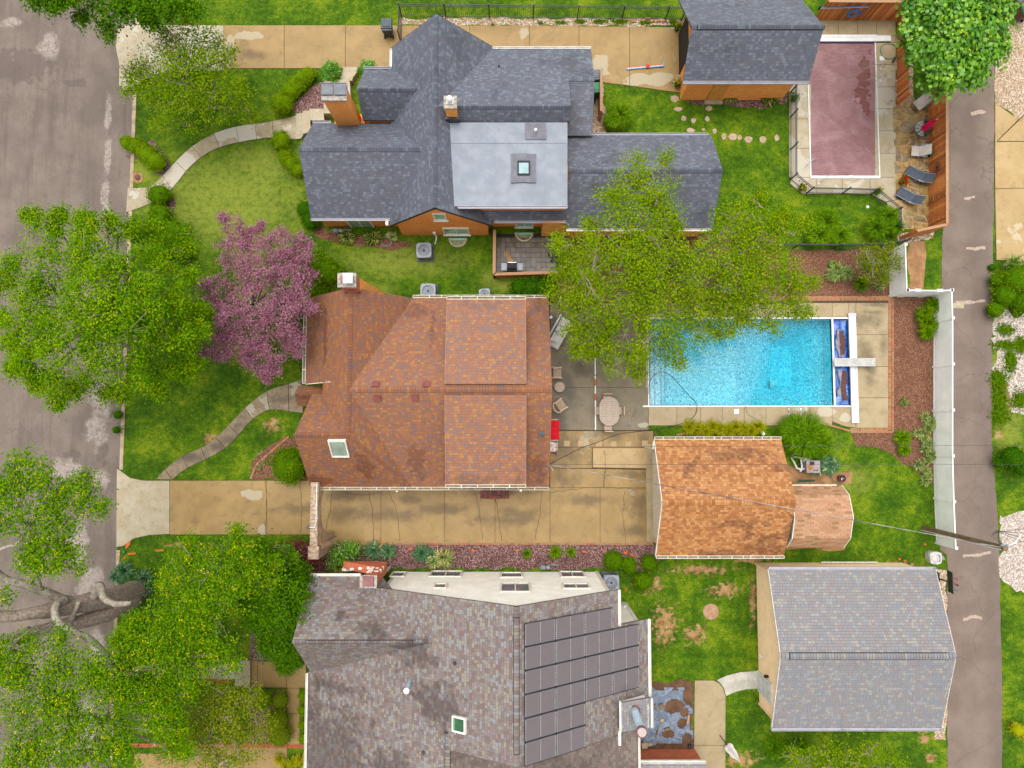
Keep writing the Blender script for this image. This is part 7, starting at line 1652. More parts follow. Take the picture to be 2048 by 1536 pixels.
shrub('loose_shrub', 'spreading yew like shrub below the walk end ball shrub', [(320, 430, 26, .5), (345, 470, 34, .6), (320, 500, 30, .5), (365, 500, 26, .5)], LEAF['mid'], .07, 30, 18, .1, out=.12, bright=.05)
shrub('ball_shrub', 'clipped ball shrub at the lower end of the gravel chimney bed', [(565, 207, 25)], LEAF['lime'])
shrub('hedge_shrub', 'slanting clipped hedge running up from the ball to the driveway', [(580, 185, 20), (592, 172, 20), (604, 160, 19), (618, 150, 17)], LEAF['lime'])
shrub('ball_shrub', 'pointed bright shrub between driveway steps and hedge', [(663, 147, 23), (658, 135, 12, 1.1)], LEAF['bigleaf'], .07, 45, 16, .09, out=.1)
shrub('ball_shrub', 'small bright shrub peeking out behind the grey roof corner', [(735, 138, 18), (740, 130, 9, .9)], LEAF['bigleaf'], .07, 45, 16, .09, out=.1)
shrub('ball_shrub', 'round clipped shrub beside the front steps left of the grey roof', [(562, 282, 22)], LEAF['lime'])
shrub('hedge_shrub', 'elongated clipped shrub under the left eave of the grey roof', [(570, 314, 17), (584, 328, 18), (596, 340, 16)], LEAF['lime'])
shrub('ball_shrub', 'dark conical shrub at the corner of the orange brick wall', [(612, 420, 20), (622, 442, 20)], LEAF['dark'])
shrub('loose_shrub', 'bright green loose shrub between purple tree and brown chimney', [(630, 520, 26, 1.6), (655, 545, 34, 1.9), (690, 560, 22, 1.4), (640, 580, 26, 1.5), (620, 555, 20, 1.5)], LEAF['mid'], .085, 26, 20, .14, out=.15, bright=.1)
shrub('loose_shrub', 'dark shrub wedged between purple tree and russet roof gutter', [(600, 620, 16, 1.2), (598, 660, 14, 1.2), (600, 690, 14, 1), (592, 640, 14, 1)], LEAF['dark'], .08, 26, 18, .12, out=.15)
shrub('round_shrub', 'big round clipped shrub at the corner of the russet roofed house', [(580, 930, 40, 1.0)], LEAF['mid'], .075, 34, 22, .1, out=.04, bright=.06)
shrub('loose_shrub', 'row of dark broad shrubs below the small fenced paver patio', [(1040, 575, 20, .6), (1062, 577, 22, .65), (1085, 578, 22, .65), (1100, 572, 14, .5)], LEAF['dark'], .085, 28, 22, .12, out=.1)
shrub('red_shrub', 'dark red lace leaved shrub by the stone arch pier', [(600, 1105, 24, 1.3), (625, 1125, 26, 1.4), (590, 1090, 14, 1.2), (640, 1110, 14, 1.1), (612, 1140, 16, 1)], LEAF['red'], .08, 26, 18, .13, out=.18, core=False)
shrub('loose_shrub', 'light green branching shrub in front of the red brick chimney', [(690, 1105, 24, 1.2), (670, 1120, 20, 1.3), (712, 1100, 16, 1), (690, 1135, 14, 1.4)], LEAF['bigleaf'], .09, 24, 16, .14, out=.2, core=False)
for i, (x, y, r, lab) in enumerate(((1227, 1122, 22, 'leftmost large'), (1258, 1130, 18, 'small middle'), (1298, 1125, 18, 'right hand'), (1287, 1162, 21, 'lowest'))):
    shrub('ball_shrub', lab+' clipped ball shrub of the four by the white house corner', [(x, y, r)], LEAF['mid'], group='four clipped balls by the white house corner')
shrub('loose_shrub', 'pale clipped shrub left of the narrow front walk', [(525, 1398, 22, .6)], LEAF['lime'], .06, 40, 16, .1, out=.1)
shrub('hedge_shrub', 'tall yellowish clipped shrub along the narrow front walk', [(560, 1400, 18, .6), (556, 1440, 24, .7), (560, 1470, 24, .7)], LEAF['olive'], .06, 40, 18, .08)
shrub('hedge_shrub', 'thin green hedge under the white house gutter', [(605, 1390, 9, .5), (604, 1420, 9, .5), (604, 1450, 9, .5), (606, 1475, 9, .5)], LEAF['lime'], .06, 50, 16, .08)
shrub('loose_shrub', 'green shrub mass on the right edge east of the alley', [(2010, 590, 26, .7), (2035, 560, 34, .9), (2045, 600, 30, .7), (1990, 620, 18, .5), (1995, 560, 18, .5)], LEAF['mid'], .08, 24, 16, .13, out=.15)
shrub('ball_shrub', 'tiny round shrub at the alley edge below the sandy drive', [(1984, 535, 8)], LEAF['dark'], .05, 60, 14, .06)
shrub('loose_shrub', 'dark shrub beyond the alley at the power line height', [(2025, 915, 26, .8), (2045, 935, 20, .7), (2000, 925, 14, .5)], LEAF['dark'], .08, 24, 16, .13, out=.15)
shrub('yellow_shrub', 'bright yellow shrub at the bottom right edge', [(2035, 1458, 14, .5), (2048, 1466, 12, .5)], LEAF['gold'], .07, 40, 14, .1, out=.2)
shrub('weed', 'small bright weed in the brown mulch left of the vinyl fence', [(1809, 803, 8)], LEAF['bigleaf'], .07, 60, 10, .06, core=False)
shrub('loose_shrub', 'green growth at the kerb by the crumbling street edge', [(236, 830, 10, .3), (233, 860, 9, .3), (240, 800, 8, .3)], LEAF['dark'], .07, 40, 14, .1, out=.2)
for i, (px, py, r) in enumerate(((2000, 680, 20), (2020, 700, 18), (2015, 740, 16), (1995, 760, 16), (2035, 650, 20))):
    pass

# --- clumps of blades
def blades(name, lab, pts, mat, h=.5, width=.03, n=120, reach=None, cat='plant', group=None, broad=False, seg=4, droop=.55, tlo=.15, thi=.75, vari=0.):
    """arching blades from each (px, py, radius_px)"""
    rng = np.random.default_rng(int(pts[0][0]*13+pts[0][1]) % 9999); V, T = [], []
    for px, py, rp in pts:
        c = P(px, py, 0); R_ = rp*M2(); m = int(n*1.5)
        a = rng.uniform(0, 2*pi, m); L = R_*rng.uniform(.3, 1.08, m); r0 = R_*.16*rng.random(m); hh = h*rng.uniform(.6, 1.1, m); wd = 1.35*width*rng.uniform(.7, 1.3, m); tt = rng.uniform(tlo, thi, m); bend = rng.normal(0, .25, m)
        if vari: tt = np.where(rng.random(m) < vari, rng.uniform(.9, 1, m), tt)
        s = np.linspace(0, 1, seg+1)
        rad = r0[:, None]+(L-r0)[:, None]*s[None]**.85; z = hh[:, None]*(np.sin(s*pi*.78)[None]*1.0)*(1-droop*.3*s[None]); an = a[:, None]+bend[:, None]*s[None]**2
        X = c.x+rad*np.cos(an); Y = c.y+rad*np.sin(an); prof = (np.sin(pi*np.clip(s*.9+.1, 0, 1))**.7 if broad else (1-s**2.2))
        nx_, ny_ = -np.sin(an), np.cos(an); w_ = wd[:, None]*prof[None]*.5
        A = np.stack([X-nx_*w_, Y-ny_*w_, z+.01], -1); B = np.stack([X+nx_*w_, Y+ny_*w_, z+.01], -1)
        Q = np.stack([A[:, :-1], B[:, :-1], B[:, 1:], A[:, 1:]], axis=2); V.append(Q.reshape(-1, 4, 3)); T.append(np.repeat(tt, seg))
        if broad:      # pale midrib / edge as its own narrow blade
            k = .14; A2 = np.stack([X-nx_*w_*k, Y-ny_*w_*k, z+.016], -1); B2 = np.stack([X+nx_*w_*k, Y+ny_*w_*k, z+.016], -1); Q = np.stack([A2[:, 1:-1], B2[:, 1:-1], B2[:, 2:], A2[:, 2:]], axis=2)
            V.append(Q.reshape(-1, 4, 3)); T.append(np.repeat(rng.uniform(.8, 1, m), seg-1))
    t = thing(name, lab, cat, P(pts[0][0], pts[0][1]), 0, group); quads('leaves', np.concatenate(V), mat, t, True, np.concatenate(T)); return t
G_ = LEAF
blades('hosta', 'yellow striped hosta left of the garden hose coil, nearest the wall corner', [(695, 474, 22)], G_['hosta'], .3, .12, 60, broad=True)
blades('hosta', 'yellow striped hosta right beside the garden hose coil', [(747, 477, 22)], G_['hosta'], .3, .12, 60, broad=True)
blades('hosta', 'white edged small hosta directly above the garden hose coil', [(785, 474, 14)], G_['vari'], .22, .10, 40, broad=True)
blades('hosta', 'wide striped hosta under the top garage gutter, left one', [(1460, 195, 18)], G_['hosta'], .3, .11, 60, broad=True)
blades('hosta', 'widest striped hosta near the pool fence corner', [(1539, 196, 24)], G_['hosta'], .34, .12, 80, broad=True)
blades('hosta', 'tiny hosta between the two wide striped ones', [(1495, 195, 8)], G_['hosta'], .15, .06, 24, broad=True)
blades('hosta', 'tiny pale hosta near the left garage corner bed', [(1387, 195, 6)], G_['vari'], .12, .05, 20, broad=True)
blades('ornamental_grass', 'fine fountain grass beside the wooden bin screen', [(1235, 240, 34), (1222, 250, 22)], G_['grass'], .9, .022, 900)
blades('ornamental_grass', 'fountain grass mound left of the two near the lower pool fence', [(1645, 450, 36), (1630, 475, 32), (1670, 478, 26)], G_['grass'], .9, .022, 800)
blades('ornamental_grass', 'darker fountain grass mound in the corner of the pool fence', [(1765, 440, 28), (1742, 462, 30), (1780, 460, 20)], G_['grass'], .9, .022, 700, tlo=.05, thi=.7)
blades('ornamental_grass', 'huge dark fountain grass between orange garage and pool deck', [(1600, 872, 54), (1575, 862, 36), (1625, 885, 36)], G_['grass'], 1.2, .022, 1300, tlo=.02, thi=.75)
blades('golden_lilies', 'dense row of golden lilies along the north gutter of the orange garage', [(x, 858+((i*7) % 3)*4-4, 20) for i, x in enumerate(range(1378, 1528, 15))], G_['gold'], .5, .035, 90)
blades('lily', 'blue green lily clump beside the pool pump', [(1630, 925, 32), (1655, 930, 24)], G_['blue'], .5, .035, 220, vari=.1)
blades('daylily', 'tall daylily clump at the top of the long vinyl fence', [(1848, 650, 26), (1840, 630, 22), (1858, 612, 20), (1845, 668, 20)], G_['lily'], .7, .035, 150)
blades('daylily', 'round daylily clump in the mulch below the deck corner', [(1800, 876, 22), (1802, 900, 16)], G_['lily'], .5, .035, 170)
blades('variegated_plants', 'long band of variegated blades along the foot of the vinyl fence', [(1852+((i*5) % 3-1)*7-(14 if i in (3, 4, 9, 10) else 0), 835+i*10.5, 15) for i in range(13)], G_['vari'], .4, .035, 60)
blades('iris', 'large variegated iris clump in the mulch below the grass mounds', [(1672, 545, 24), (1690, 548, 20), (1660, 552, 18)], G_['vari'], .5, .035, 110)
blades('daylily', 'dark green daylily right of the variegated iris clump', [(1718, 570, 20)], G_['lily'], .5, .03, 150, tlo=.0, thi=.6)
blades('iris', 'small variegated clump left of the vinyl gate panel', [(1755, 573, 16)], G_['vari'], .4, .03, 70)
blades('shrub_sprig', 'bright sprig at the upper left of the iris clump', [(1662, 530, 10)], G_['bigleaf'], .35, .05, 40, broad=True)
blades('iris', 'blue green iris clump right of the arch pier', [(750, 1100, 24), (778, 1102, 20)], G_['blue'], .45, .04, 130, vari=.1)
blades('iris', 'blue green iris clump in the middle of the red gravel bed', [(845, 1105, 24), (862, 1110, 16)], G_['blue'], .45, .04, 130)
blades('variegated_plants', 'yellow variegated fan plant beside the middle iris clump', [(888, 1115, 26), (870, 1120, 18)], G_['vari'], .5, .04, 120, tlo=.2, thi=1)
for x, y, r, l in ((1053, 1106, 13, 'first daylily tuft from the left in the red gravel bed'), (1110, 1103, 18, 'widest daylily tuft in the red gravel bed, middle of three'), (1141, 1103, 14, 'daylily tuft nearest the gravel bed end by the ball shrubs')):
    blades('daylily', l, [(x, y, r)], G_['lily'], .35, .03, 90)
blades('yucca', 'yellow striped yucca at the corner of the sandy east drive', [(2020, 530, 26)], G_['vari'], .6, .04, 90, droop=.1)
blades('grass_tuft', 'green grassy tuft below the yucca at the alley edge', [(2000, 575, 20), (1992, 600, 16)], G_['grass'], .5, .03, 200)
blades('lily', 'dark lily clump at the lower left corner of the grey garage lawn', [(1545, 1490, 28), (1575, 1500, 26), (1600, 1490, 20)], G_['grass'], .6, .035, 240, tlo=0, thi=.6)
blades('yucca', 'blue green spiky plant at the foot of the old leaning tree', [(255, 1140, 26), (240, 1150, 16)], G_['blue'], .6, .04, 150, tlo=0, thi=.8)
blades('yucca', 'second spiky plant right of the old tree trunk', [(295, 1155, 24), (300, 1175, 14)], G_['blue'], .6, .04, 150, tlo=.0, thi=.9)
blades('lily', 'dark lily tuft by the front door walk of the white house', [(575, 1325, 28), (598, 1322, 14)], G_['grass'], .5, .035, 200, tlo=0, thi=.6)
blades('perennial', 'thin perennial tuft in the mulch beside the round shrub', [(520, 935, 8), (530, 925, 7)], G_['vari'], .2, .03, 20)
blades('groundcover', 'orange tinged ground cover strip at the bottom left house corner', [(560+i*14, 1515+((i*5) % 3)*7, 15) for i in range(5)], G_['gold'], .3, .04, 60, tlo=.0, thi=1)
# --- lawn blades in the near lawn, one mass
def grass_blades(n=150000):
    rng = np.random.default_rng(9); x0, x1 = KX+.3, P(2090, 768).x; y0, y1 = P(1024, 1570).y, P(1024, -30).y
    x = rng.uniform(x0, x1, n); y = rng.uniform(y0, y1, n); keep = np.ones(n, bool)
    for q in PAVED:
        q = np.array([(p[0], p[1]) for p in q]); bx = (x > q[:, 0].min()) & (x < q[:, 0].max()) & (y > q[:, 1].min()) & (y < q[:, 1].max()) & keep
        if not bx.any(): continue
        idx = np.nonzero(bx)[0]; px_, py_ = x[idx], y[idx]; ins = np.zeros(len(idx), bool); j = len(q)-1
        for i in range(len(q)):
            xi, yi, xj, yj = q[i, 0], q[i, 1], q[j, 0], q[j, 1]
            c = ((yi > py_) != (yj > py_)) & (px_ < (xj-xi)*(py_-yi)/((yj-yi) or 1e-9)+xi); ins ^= c; j = i
        keep[idx[ins]] = False
    x, y = x[keep], y[keep]; m = len(x); a = rng.uniform(0, 2*pi, m); w_ = rng.uniform(.012, .03, m); h = rng.uniform(.02, .055, m); ln = rng.uniform(.02, .07, m)
    A = np.stack([x-np.cos(a)*w_, y-np.sin(a)*w_, np.zeros(m)], -1); B = np.stack([x+np.cos(a)*w_, y+np.sin(a)*w_, np.zeros(m)], -1)
    b = rng.uniform(0, 2*pi, m); Cc = np.stack([x+np.cos(b)*ln, y+np.sin(b)*ln, h], -1)
    o = quads('grass_blades', np.stack([A, B, Cc], axis=1), LAWN, None, False, None, 'stuff', 3); tag(o, 'short green lawn grass between the houses', 'grass')
grass_blades()
# ================================================================== furniture and small things
def teak_chair():
    t = thing('patio_chair', 'x', 'chair')
    for k in range(7):
        mb = MB(); mb.b2(-.2+k*.066, -.2+k*.066+.045, -.24, .24, .41, .43); mb.build('seat_slat', TEAK, t)
    for s in (-1, 1):
        mb = MB(); mb.tube([(-.22, s*.2, .64), (-.1, s*.31, .64), (.27, s*.29, .62)], .0, 4) if 0 else mb.bar((-.2, s*.27, .63), (.28, s*.30, .62), .085, .03); mb.build('armrest', TEAK, t)
        for x in (-.22, .24): mb = MB(); mb.b2(x-.025, x+.025, s*.27-.025, s*.27+.025, 0, .615); mb.build('leg', TEAK, t)
    n = 9; mb = MB()
    for k in range(n):
        a = pi*.5+pi*(k+.5)/n*1.0; x, y = -.16+.22*cos(a)-.0, .3*sin(a); mb = MB(); mb.bar((x, y, .42), (x*1.35-.02, y*1.12, .86), .05, .018); mb.build('back_slat', TEAK, t)
    A = [(-.2+.26*cos(pi*.5+pi*k/10), .33*sin(pi*.5+pi*k/10), .88) for k in range(11)]
    for i in range(0, 1): mb = MB(); mb.tube(A, .028, 6); mb.build('back_rail', TEAK, t)
    return t
pc = teak_chair(); used = []; c = P(1113, 747)
place(pc, used, c, 0, 'upper bleached teak armchair facing east beside the round table', 'teak armchairs by the house wall')
place(pc, used, P(1120, 811), radians(35), 'lower bleached teak armchair turned askew beside the round table', 'teak armchairs by the house wall')
def slat_top(t, outline, z, n_slats, axis, L, W, mat, gap=.016):
    for k in range(n_slats):
        a0 = -L/2+k*L/n_slats+gap/2; a1 = -L/2+(k+1)*L/n_slats-gap/2
        hw = [outline(a) for a in (a0, (a0+a1)/2, a1)]
        if max(hw) < .02: continue
        hw = [max(.01, h) for h in hw]; am = (a0+a1)/2
        pl = [(-hw[0], a0), (hw[0], a0), (hw[1], am), (hw[2], a1), (-hw[2], a1), (-hw[1], am)]
        if axis == 'x': pl = [(y, x) for x, y in pl]
        mb = MB(); mb.prism(pl, z-.025, z); mb.build('tabletop_slat', mat, t)
t = thing('side_table', 'small round slatted teak table between the two armchairs', 'side table', P(1118, 775, 0))
r = .30; slat_top(t, lambda a: sqrt(max(0, r*r-a*a)), .5, 6, 'x', 2*r, 2*r, TEAKP)
mb = MB(); mb.lathe([(r-.02, .43), (r, .47), (r-.03, .472)], n=24); mb.build('rim', TEAK, t)
for k in range(4): mb = MB(); mb.bar((.18*cos(k*pi/2+.7), .18*sin(k*pi/2+.7), .45), (.22*cos(k*pi/2+.7), .22*sin(k*pi/2+.7), 0), .04); mb.build('leg', TEAK, t)
dt = thing('dining_table', 'oval pale slatted dining table with a parasol hole on the patio', 'dining table', P(1215, 823, 0))
hl, hw = .83, .565
def oval(a): 
    a = abs(a); s = .30
    return hw if a < s else hw*sqrt(max(0, 1-((a-s)/(hl-s))**2))
slat_top(dt, oval, .75, 13, 'y', 2*hl, 2*hw, TEAKP)
mb = MB(); mb.b2(-.08, .08, -.5, .5, .66, .72); mb.b2(-.4, .4, -.05, .05, .64, .70); mb.build('underframe', TEAK, dt)
for sx in (-1, 1):
    for sy in (-1, 1): mb = MB(); mb.bar((sx*.3, sy*.45, .72), (sx*.36, sy*.52, 0), .06); mb.build('leg', TEAK, dt)
mb = MB(); mb.cyl((0, -.02, .748), .02, .006, 10); mb.build('parasol_hole', DARKHOLE, dt)
def dchair():
    t = thing('dining_chair', 'x', 'chair')
    mb = MB(); mb.b2(-.22, .22, -.22, .22, .42, .45); mb.build('seat', TEAKP, t)
    for k in range(6): mb = MB(); mb.bar((-.23, -.17+k*.068, .45), (-.31, -.17+k*.068, .86), .04, .014); mb.build('back_slat', TEAK, t)
    mb = MB(); mb.bar((-.315, -.24, .88), (-.315, .24, .88), .04, .05); mb.build('back_rail', TEAK, t)
    for s in (-1, 1):
        mb = MB(); mb.bar((-.23, s*.225, .0), (-.31, s*.225, .9), .035); mb.build('leg', TEAK, t); mb = MB(); mb.bar((.2, s*.2, 0), (.2, s*.2, .43), .035); mb.build('leg', TEAK, t)
    return t
dc = dchair(); used = []
for (px, py, rz, l) in ((1212, 800, -pi/2, 'dining chair at the top end of the oval table'), (1214, 852, pi/2, 'dining chair at the bottom end of the oval table'), (1199, 822, 0, 'dining chair on the house side of the oval table, tucked in'), (1233, 822, pi, 'dining chair on the pool side of the oval table, tucked in')):
    place(dc, used, P(px, py), rz, l, 'chairs round the oval dining table')
# white daybed
WCUSH = M('off_white_cushion', D(226, 224, 218, 1.7), D(206, 204, 200, 1.7), 3, .85)
db_ = thing('outdoor_sofa', 'off white cushioned daybed sofa set at an angle by the house', 'sofa', P(1117, 667), radians(61))
mb = MB(); mb.box((0, 0, .18), (1.85, .86, .34)); mb.build('base', WCUSH, db_)
mb = MB(); mb.box((0, -.06, .40), (1.8, .7, .12)); mb.build('seat_cushion', WCUSH, db_)
mb = MB(); mb.box((0, .4, .5), (1.85, .1, .6)); mb.build('back_frame', WCUSH, db_)
for x in (-.42, .2): mb = MB(); mb.box((x, .22, .6), (.5, .16, .34), rx=.35); mb.build('pillow', WCUSH, db_)
mb = MB(); mb.box((-.4, -.02, .52), (.42, .3, .12), rz=.1); mb.build('pillow', WCUSH, db_)
# red bench
RED = M('bright_red_fabric', D(238, 10, 36, 1.8), D(214, 0, 26, 1.8), 4, .85)
rb_ = thing('bench', 'wooden bench with bright red cushions against the house wall', 'bench', P(1108, 860))
mb = MB()
for s in (-1, 1): mb = MB(); mb.b2(-.35, .2, s*.6-.035, s*.6+.035, .56, .6); mb.build('armrest', TEAKP, rb_); mb = MB(); mb.b2(-.33, -.28, s*.6-.03, s*.6+.03, 0, .56); mb.b2(.14, .19, s*.6-.03, s*.6+.03, 0, .56); mb.build('leg', TEAKP, rb_)
mb = MB(); mb.b2(-.35, .25, -.57, .57, .34, .38); mb.build('seat', TEAKP, rb_)
for s in (-1, 1): mb = MB(); mb.b2(-.36, .27, min(s*.005, s*.57), max(s*.005, s*.57), .38, .5); mb.b2(-.36, -.24, min(s*.005, s*.57), max(s*.005, s*.57), .5, .85); mb.build('cushion', RED, rb_)
pt_ = NT('white_red_pattern_fabric'); c_ = pt_.ramp(pt_.mapr(pt_.noise(13, 3, .6, None, 1.2), .35, .65), [(0, D(230, 224, 216, 1.5)), (.42, D(232, 226, 220, 1.5)), (.52, D(190, 60, 60, 1.6)), (.62, D(230, 224, 218, 1.5)), (1, D(150, 90, 110, 1.6))]); PAT = pt_.bsdf(c_, .85, .2)
oc = thing('armchair', 'armchair with white and red patterned cushions below the red bench', 'chair', P(1107, 893))
mb = MB(); mb.b2(-.3, .1, -.28, .2, .38, .5); mb.b2(-.3, .0, .12, .28, .5, .7); mb.build('cushion', PAT, oc); mb = MB(); mb.b2(-.3, .22, -.22, .24, .3, .38); mb.build('seat', TEAKP, oc)
for x in (-.25, .18):
    for y in (-.18, .2): mb = MB(); mb.b2(x-.02, x+.02, y-.02, y+.02, 0, .3); mb.build('leg', TEAKP, oc)
mb = MB(); c = P(1109, 905); mb.bar(c, c+Vector((.12, -.15, .3)), .04); mb.box(c+Vector((.02, .02, .2)), (.14, .12, .12)); tag(mb.build('garden_ornament', M('rust_metal', D(150, 80, 50), D(90, 60, 40), 6)), 'small rusty ornament below the patterned armchair', 'ornament')
# volleyball pole
vp_ = thing('net_pole', 'long white pole with orange ends lying across the patio', 'pole', P(1191, 775, .1))
ya_, yb_ = P(1190, 688).y-worg(vp_).y, P(1192, 860).y-worg(vp_).y
mb = MB(); mb.bar((0, ya_, 0), (-.02, yb_, 0), .07, .05); mb.build('tube', SHINY, vp_)
for f in (.12, .45, .62): mb = MB(); y = ya_+(yb_-ya_)*f; mb.box((-.02*f, y, .003), (.076, .4, .054)); mb.build('orange_band', M('orange_tape', D(226, 110, 50, 1.8)), vp_)
c = P(1102, 635); mb = MB(); mb.cyl((c.x, c.y, .04), .09, .05, 14); tag(mb.build('drain_cap', SHINY), 'round white cap on the patio beside the daybed', 'cap')
# AC units
ACG = M('grey_enamel_cabinet', D(162, 168, 176, 1.8), D(140, 148, 158, 1.8), 4, .5); FAN = M('fan_blade_metal', D(176, 184, 190, 1.8), D(146, 154, 160, 1.8), 3, .4)
def ac():
    t = thing('air_conditioner', 'x', 'air conditioner'); s = .44
    mb = MB(); mb.b2(-s-.06, s+.06, -s-.06, s+.06, 0, .07); mb.build('pad', M('dark_grey_pad', D(110, 120, 132), D(90, 98, 110)), t)
    mb = MB(); mb.b2(-s+.03, s-.03, -s+.03, s-.03, .07, .7)
    for k in range(9):
        o = -s+.08+k*(2*s-.16)/8
        for q in (-1, 1): mb.b2(o-.02, o+.02, q*(s-.02)-.015, q*(s-.02)+.015, .12, .66); mb.b2(q*(s-.02)-.015, q*(s-.02)+.015, o-.02, o+.02, .12, .66)
    mb.build('louvre_casing', ACG, t)
    n = 28; r = .33; o_ = []; 
    for k in range(n):
        a = 2*pi*k/n; q = max(abs(cos(a)), abs(sin(a))); f = min(s/q, s*1.22); o_.append((f*cos(a), f*sin(a)))
    mb = MB(); vs = [(x, y, z) for z in (.70, .78) for x, y in o_]+[(r*cos(2*pi*k/n), r*sin(2*pi*k/n), z) for z in (.78, .70) for k in range(n)]
    mb.add(vs, [(i, (i+1) % n, n+(i+1) % n, n+i) for i in range(n)]+[(n+i, n+(i+1) % n, 2*n+(i+1) % n, 2*n+i) for i in range(n)]+[(2*n+i, 2*n+(i+1) % n, 3*n+(i+1) % n, 3*n+i) for i in range(n)]); mb.build('top_panel', ACG, t)
    mb = MB(); mb.cyl((0, 0, .62), r+.02, .03, 20); mb.build('fan_well', DARKHOLE, t)
    for k in range(4):
        a = k*pi/2+.5; mb = MB(); vs = [(.07*cos(a-.5), .07*sin(a-.5), .70), (.29*cos(a-.22), .29*sin(a-.22), .69), (.30*cos(a+.35), .30*sin(a+.35), .73), (.08*cos(a+.6), .08*sin(a+.6), .72)]; mb.add(vs, [(0, 1, 2, 3)]); mb.build('fan_blade', FAN, t)
    mb = MB(); mb.cyl((0, 0, .68), .07, .06, 12); mb.build('fan_hub', M('dark_blue_hub', D(60, 80, 110)), t)
    mb = MB()
    for q in (.12, .19, .26, .32): mb.tube([(q*cos(2*pi*k/20), q*sin(2*pi*k/20), .785) for k in range(21)], .005, 4)
    mb.build('fan_grille', DARKTRIM, t); return t
ap = ac(); used = []
place(ap, used, P(851, 507), .03, 'grey air conditioner on the lawn under the brick gable', 'air conditioners between the houses')
place(ap, used, P(859, 587), 0, 'grey air conditioner half hidden behind the russet roof gutter', 'air conditioners between the houses')
o = place(ap, used, P(970, 592), .1, 'smaller pale round fan air conditioner near the dark shrubs', 'air conditioners between the houses'); o.scale = (.72, .72, .8)
o = place(ap, used, P(1219, 1160), 1.57, 'blue grey air conditioner tucked at the white house corner', 'air conditioners between the houses')
mb = MB(); c = P(872, 483); mb.tube([c+Vector((0, .25, 0)), c+Vector((0, .25, .7)), c+Vector((.12, .05, .75)), c+Vector((0, -.3, .5))], .035, 8); mb.box(c+Vector((0, .25, .9)), (.16, .12, .2)); tag(mb.build('meter_pipe', SHINY), 'pale conduit and disconnect box above the lawn air conditioner', 'conduit')
# gas meters
def meter(px, py, lab, rz=0):
    t = thing('gas_meter', lab, 'gas meter', P(px, py), rz); mb = MB(); mb.box((0, 0, .55), (.26, .2, .3)); mb.cyl((0, 0, .7), .09, .1, 12); mb.build('meter_body', ACG, t)
    mb = MB(); mb.tube([(-.2, 0, 0), (-.2, 0, .8), (0, 0, .85), (.1, 0, .75)], .025, 6); mb.tube([(.1, 0, .7), (.3, 0, .7), (.3, .1, .5), (.9, .1, .5)], .025, 6); mb.build('pipe', ACG, t)
    mb = MB(); mb.cyl((.3, 0, .66), .1, .06, 12); mb.build('regulator', ACG, t)
meter(677, 468, 'grey gas meter at the left end of the hosta bed'); meter(1085, 1130, 'grey gas meter on the north wall of the white house')
# bins
def wheelie(px, py, rz, body, lid, lab, group=None, name='wheeled_bin'):
    t = thing(name, lab, 'wheeled bin', P(px, py), rz, group)
    mb = MB(); vs = [(-.22, -.26, .06), (.22, -.26, .06), (.22, .24, .06), (-.22, .24, .06), (-.3, -.33, 1.0), (.3, -.33, 1.0), (.3, .36, 1.0), (-.3, .36, 1.0)]
    mb.add(vs, [(3, 2, 1, 0), (0, 1, 5, 4), (1, 2, 6, 5), (2, 3, 7, 6), (3, 0, 4, 7), (4, 5, 6, 7)]); mb.build('body', body, t)
    mb = MB(); vs = [(-.33, -.36, 1.0), (.33, -.36, 1.0), (.33, .30, 1.0), (-.33, .30, 1.0), (-.29, -.32, 1.08), (.29, -.32, 1.08), (.30, .26, 1.06), (-.30, .26, 1.06)]
    mb.add(vs, [(0, 1, 5, 4), (1, 2, 6, 5), (2, 3, 7, 6), (3, 0, 4, 7), (4, 5, 6, 7), (3, 2, 1, 0)]); mb.box((0, -.02, 1.09), (.36, .36, .03)); mb.box((0, .18, 1.08), (.4, .03, .04)); mb.build('lid', lid, t)
    mb = MB(); mb.tube([(-.26, .38, 1.0), (.26, .38, 1.0)], .02, 6); mb.build('handle', body, t)
    for s in (-1, 1): mb = MB(); mb.tube([(s*.24, .26, .11), (s*.29, .26, .11)], .11, 14); mb.build('wheel', DARKTRIM, t)
BINB = M('dark_blue_grey_plastic', D(76, 88, 100), D(58, 70, 82), 3, .45); BROWNB = M('brown_plastic', D(120, 80, 66), D(96, 64, 54), 3, .5); GREENL = M('green_plastic', D(40, 150, 90), D(26, 120, 70), 3, .45); GREYL = M('grey_plastic_lid', D(120, 128, 142), D(104, 110, 124), 3, .45)
wheelie(779, 68, pi, BINB, BINB, 'dark wheeled bin standing on the tan driveway by the black gate')
wheelie(1189, 167, radians(95), BINB, GREYL, 'grey lidded bin behind the narrow wooden screen', 'bins behind the wooden screen'); wheelie(1188, 192, radians(95), BINB, GREENL, 'green lidded bin behind the narrow wooden screen', 'bins behind the wooden screen')
wheelie(2030, 38, radians(200), BROWNB, GREENL, 'brown bin with green lid at the top right gravel', 'bins on the top right gravel'); wheelie(2018, 14, radians(200), BROWNB, GREYL, 'brown bin with grey lid at the top right gravel', 'bins on the top right gravel')
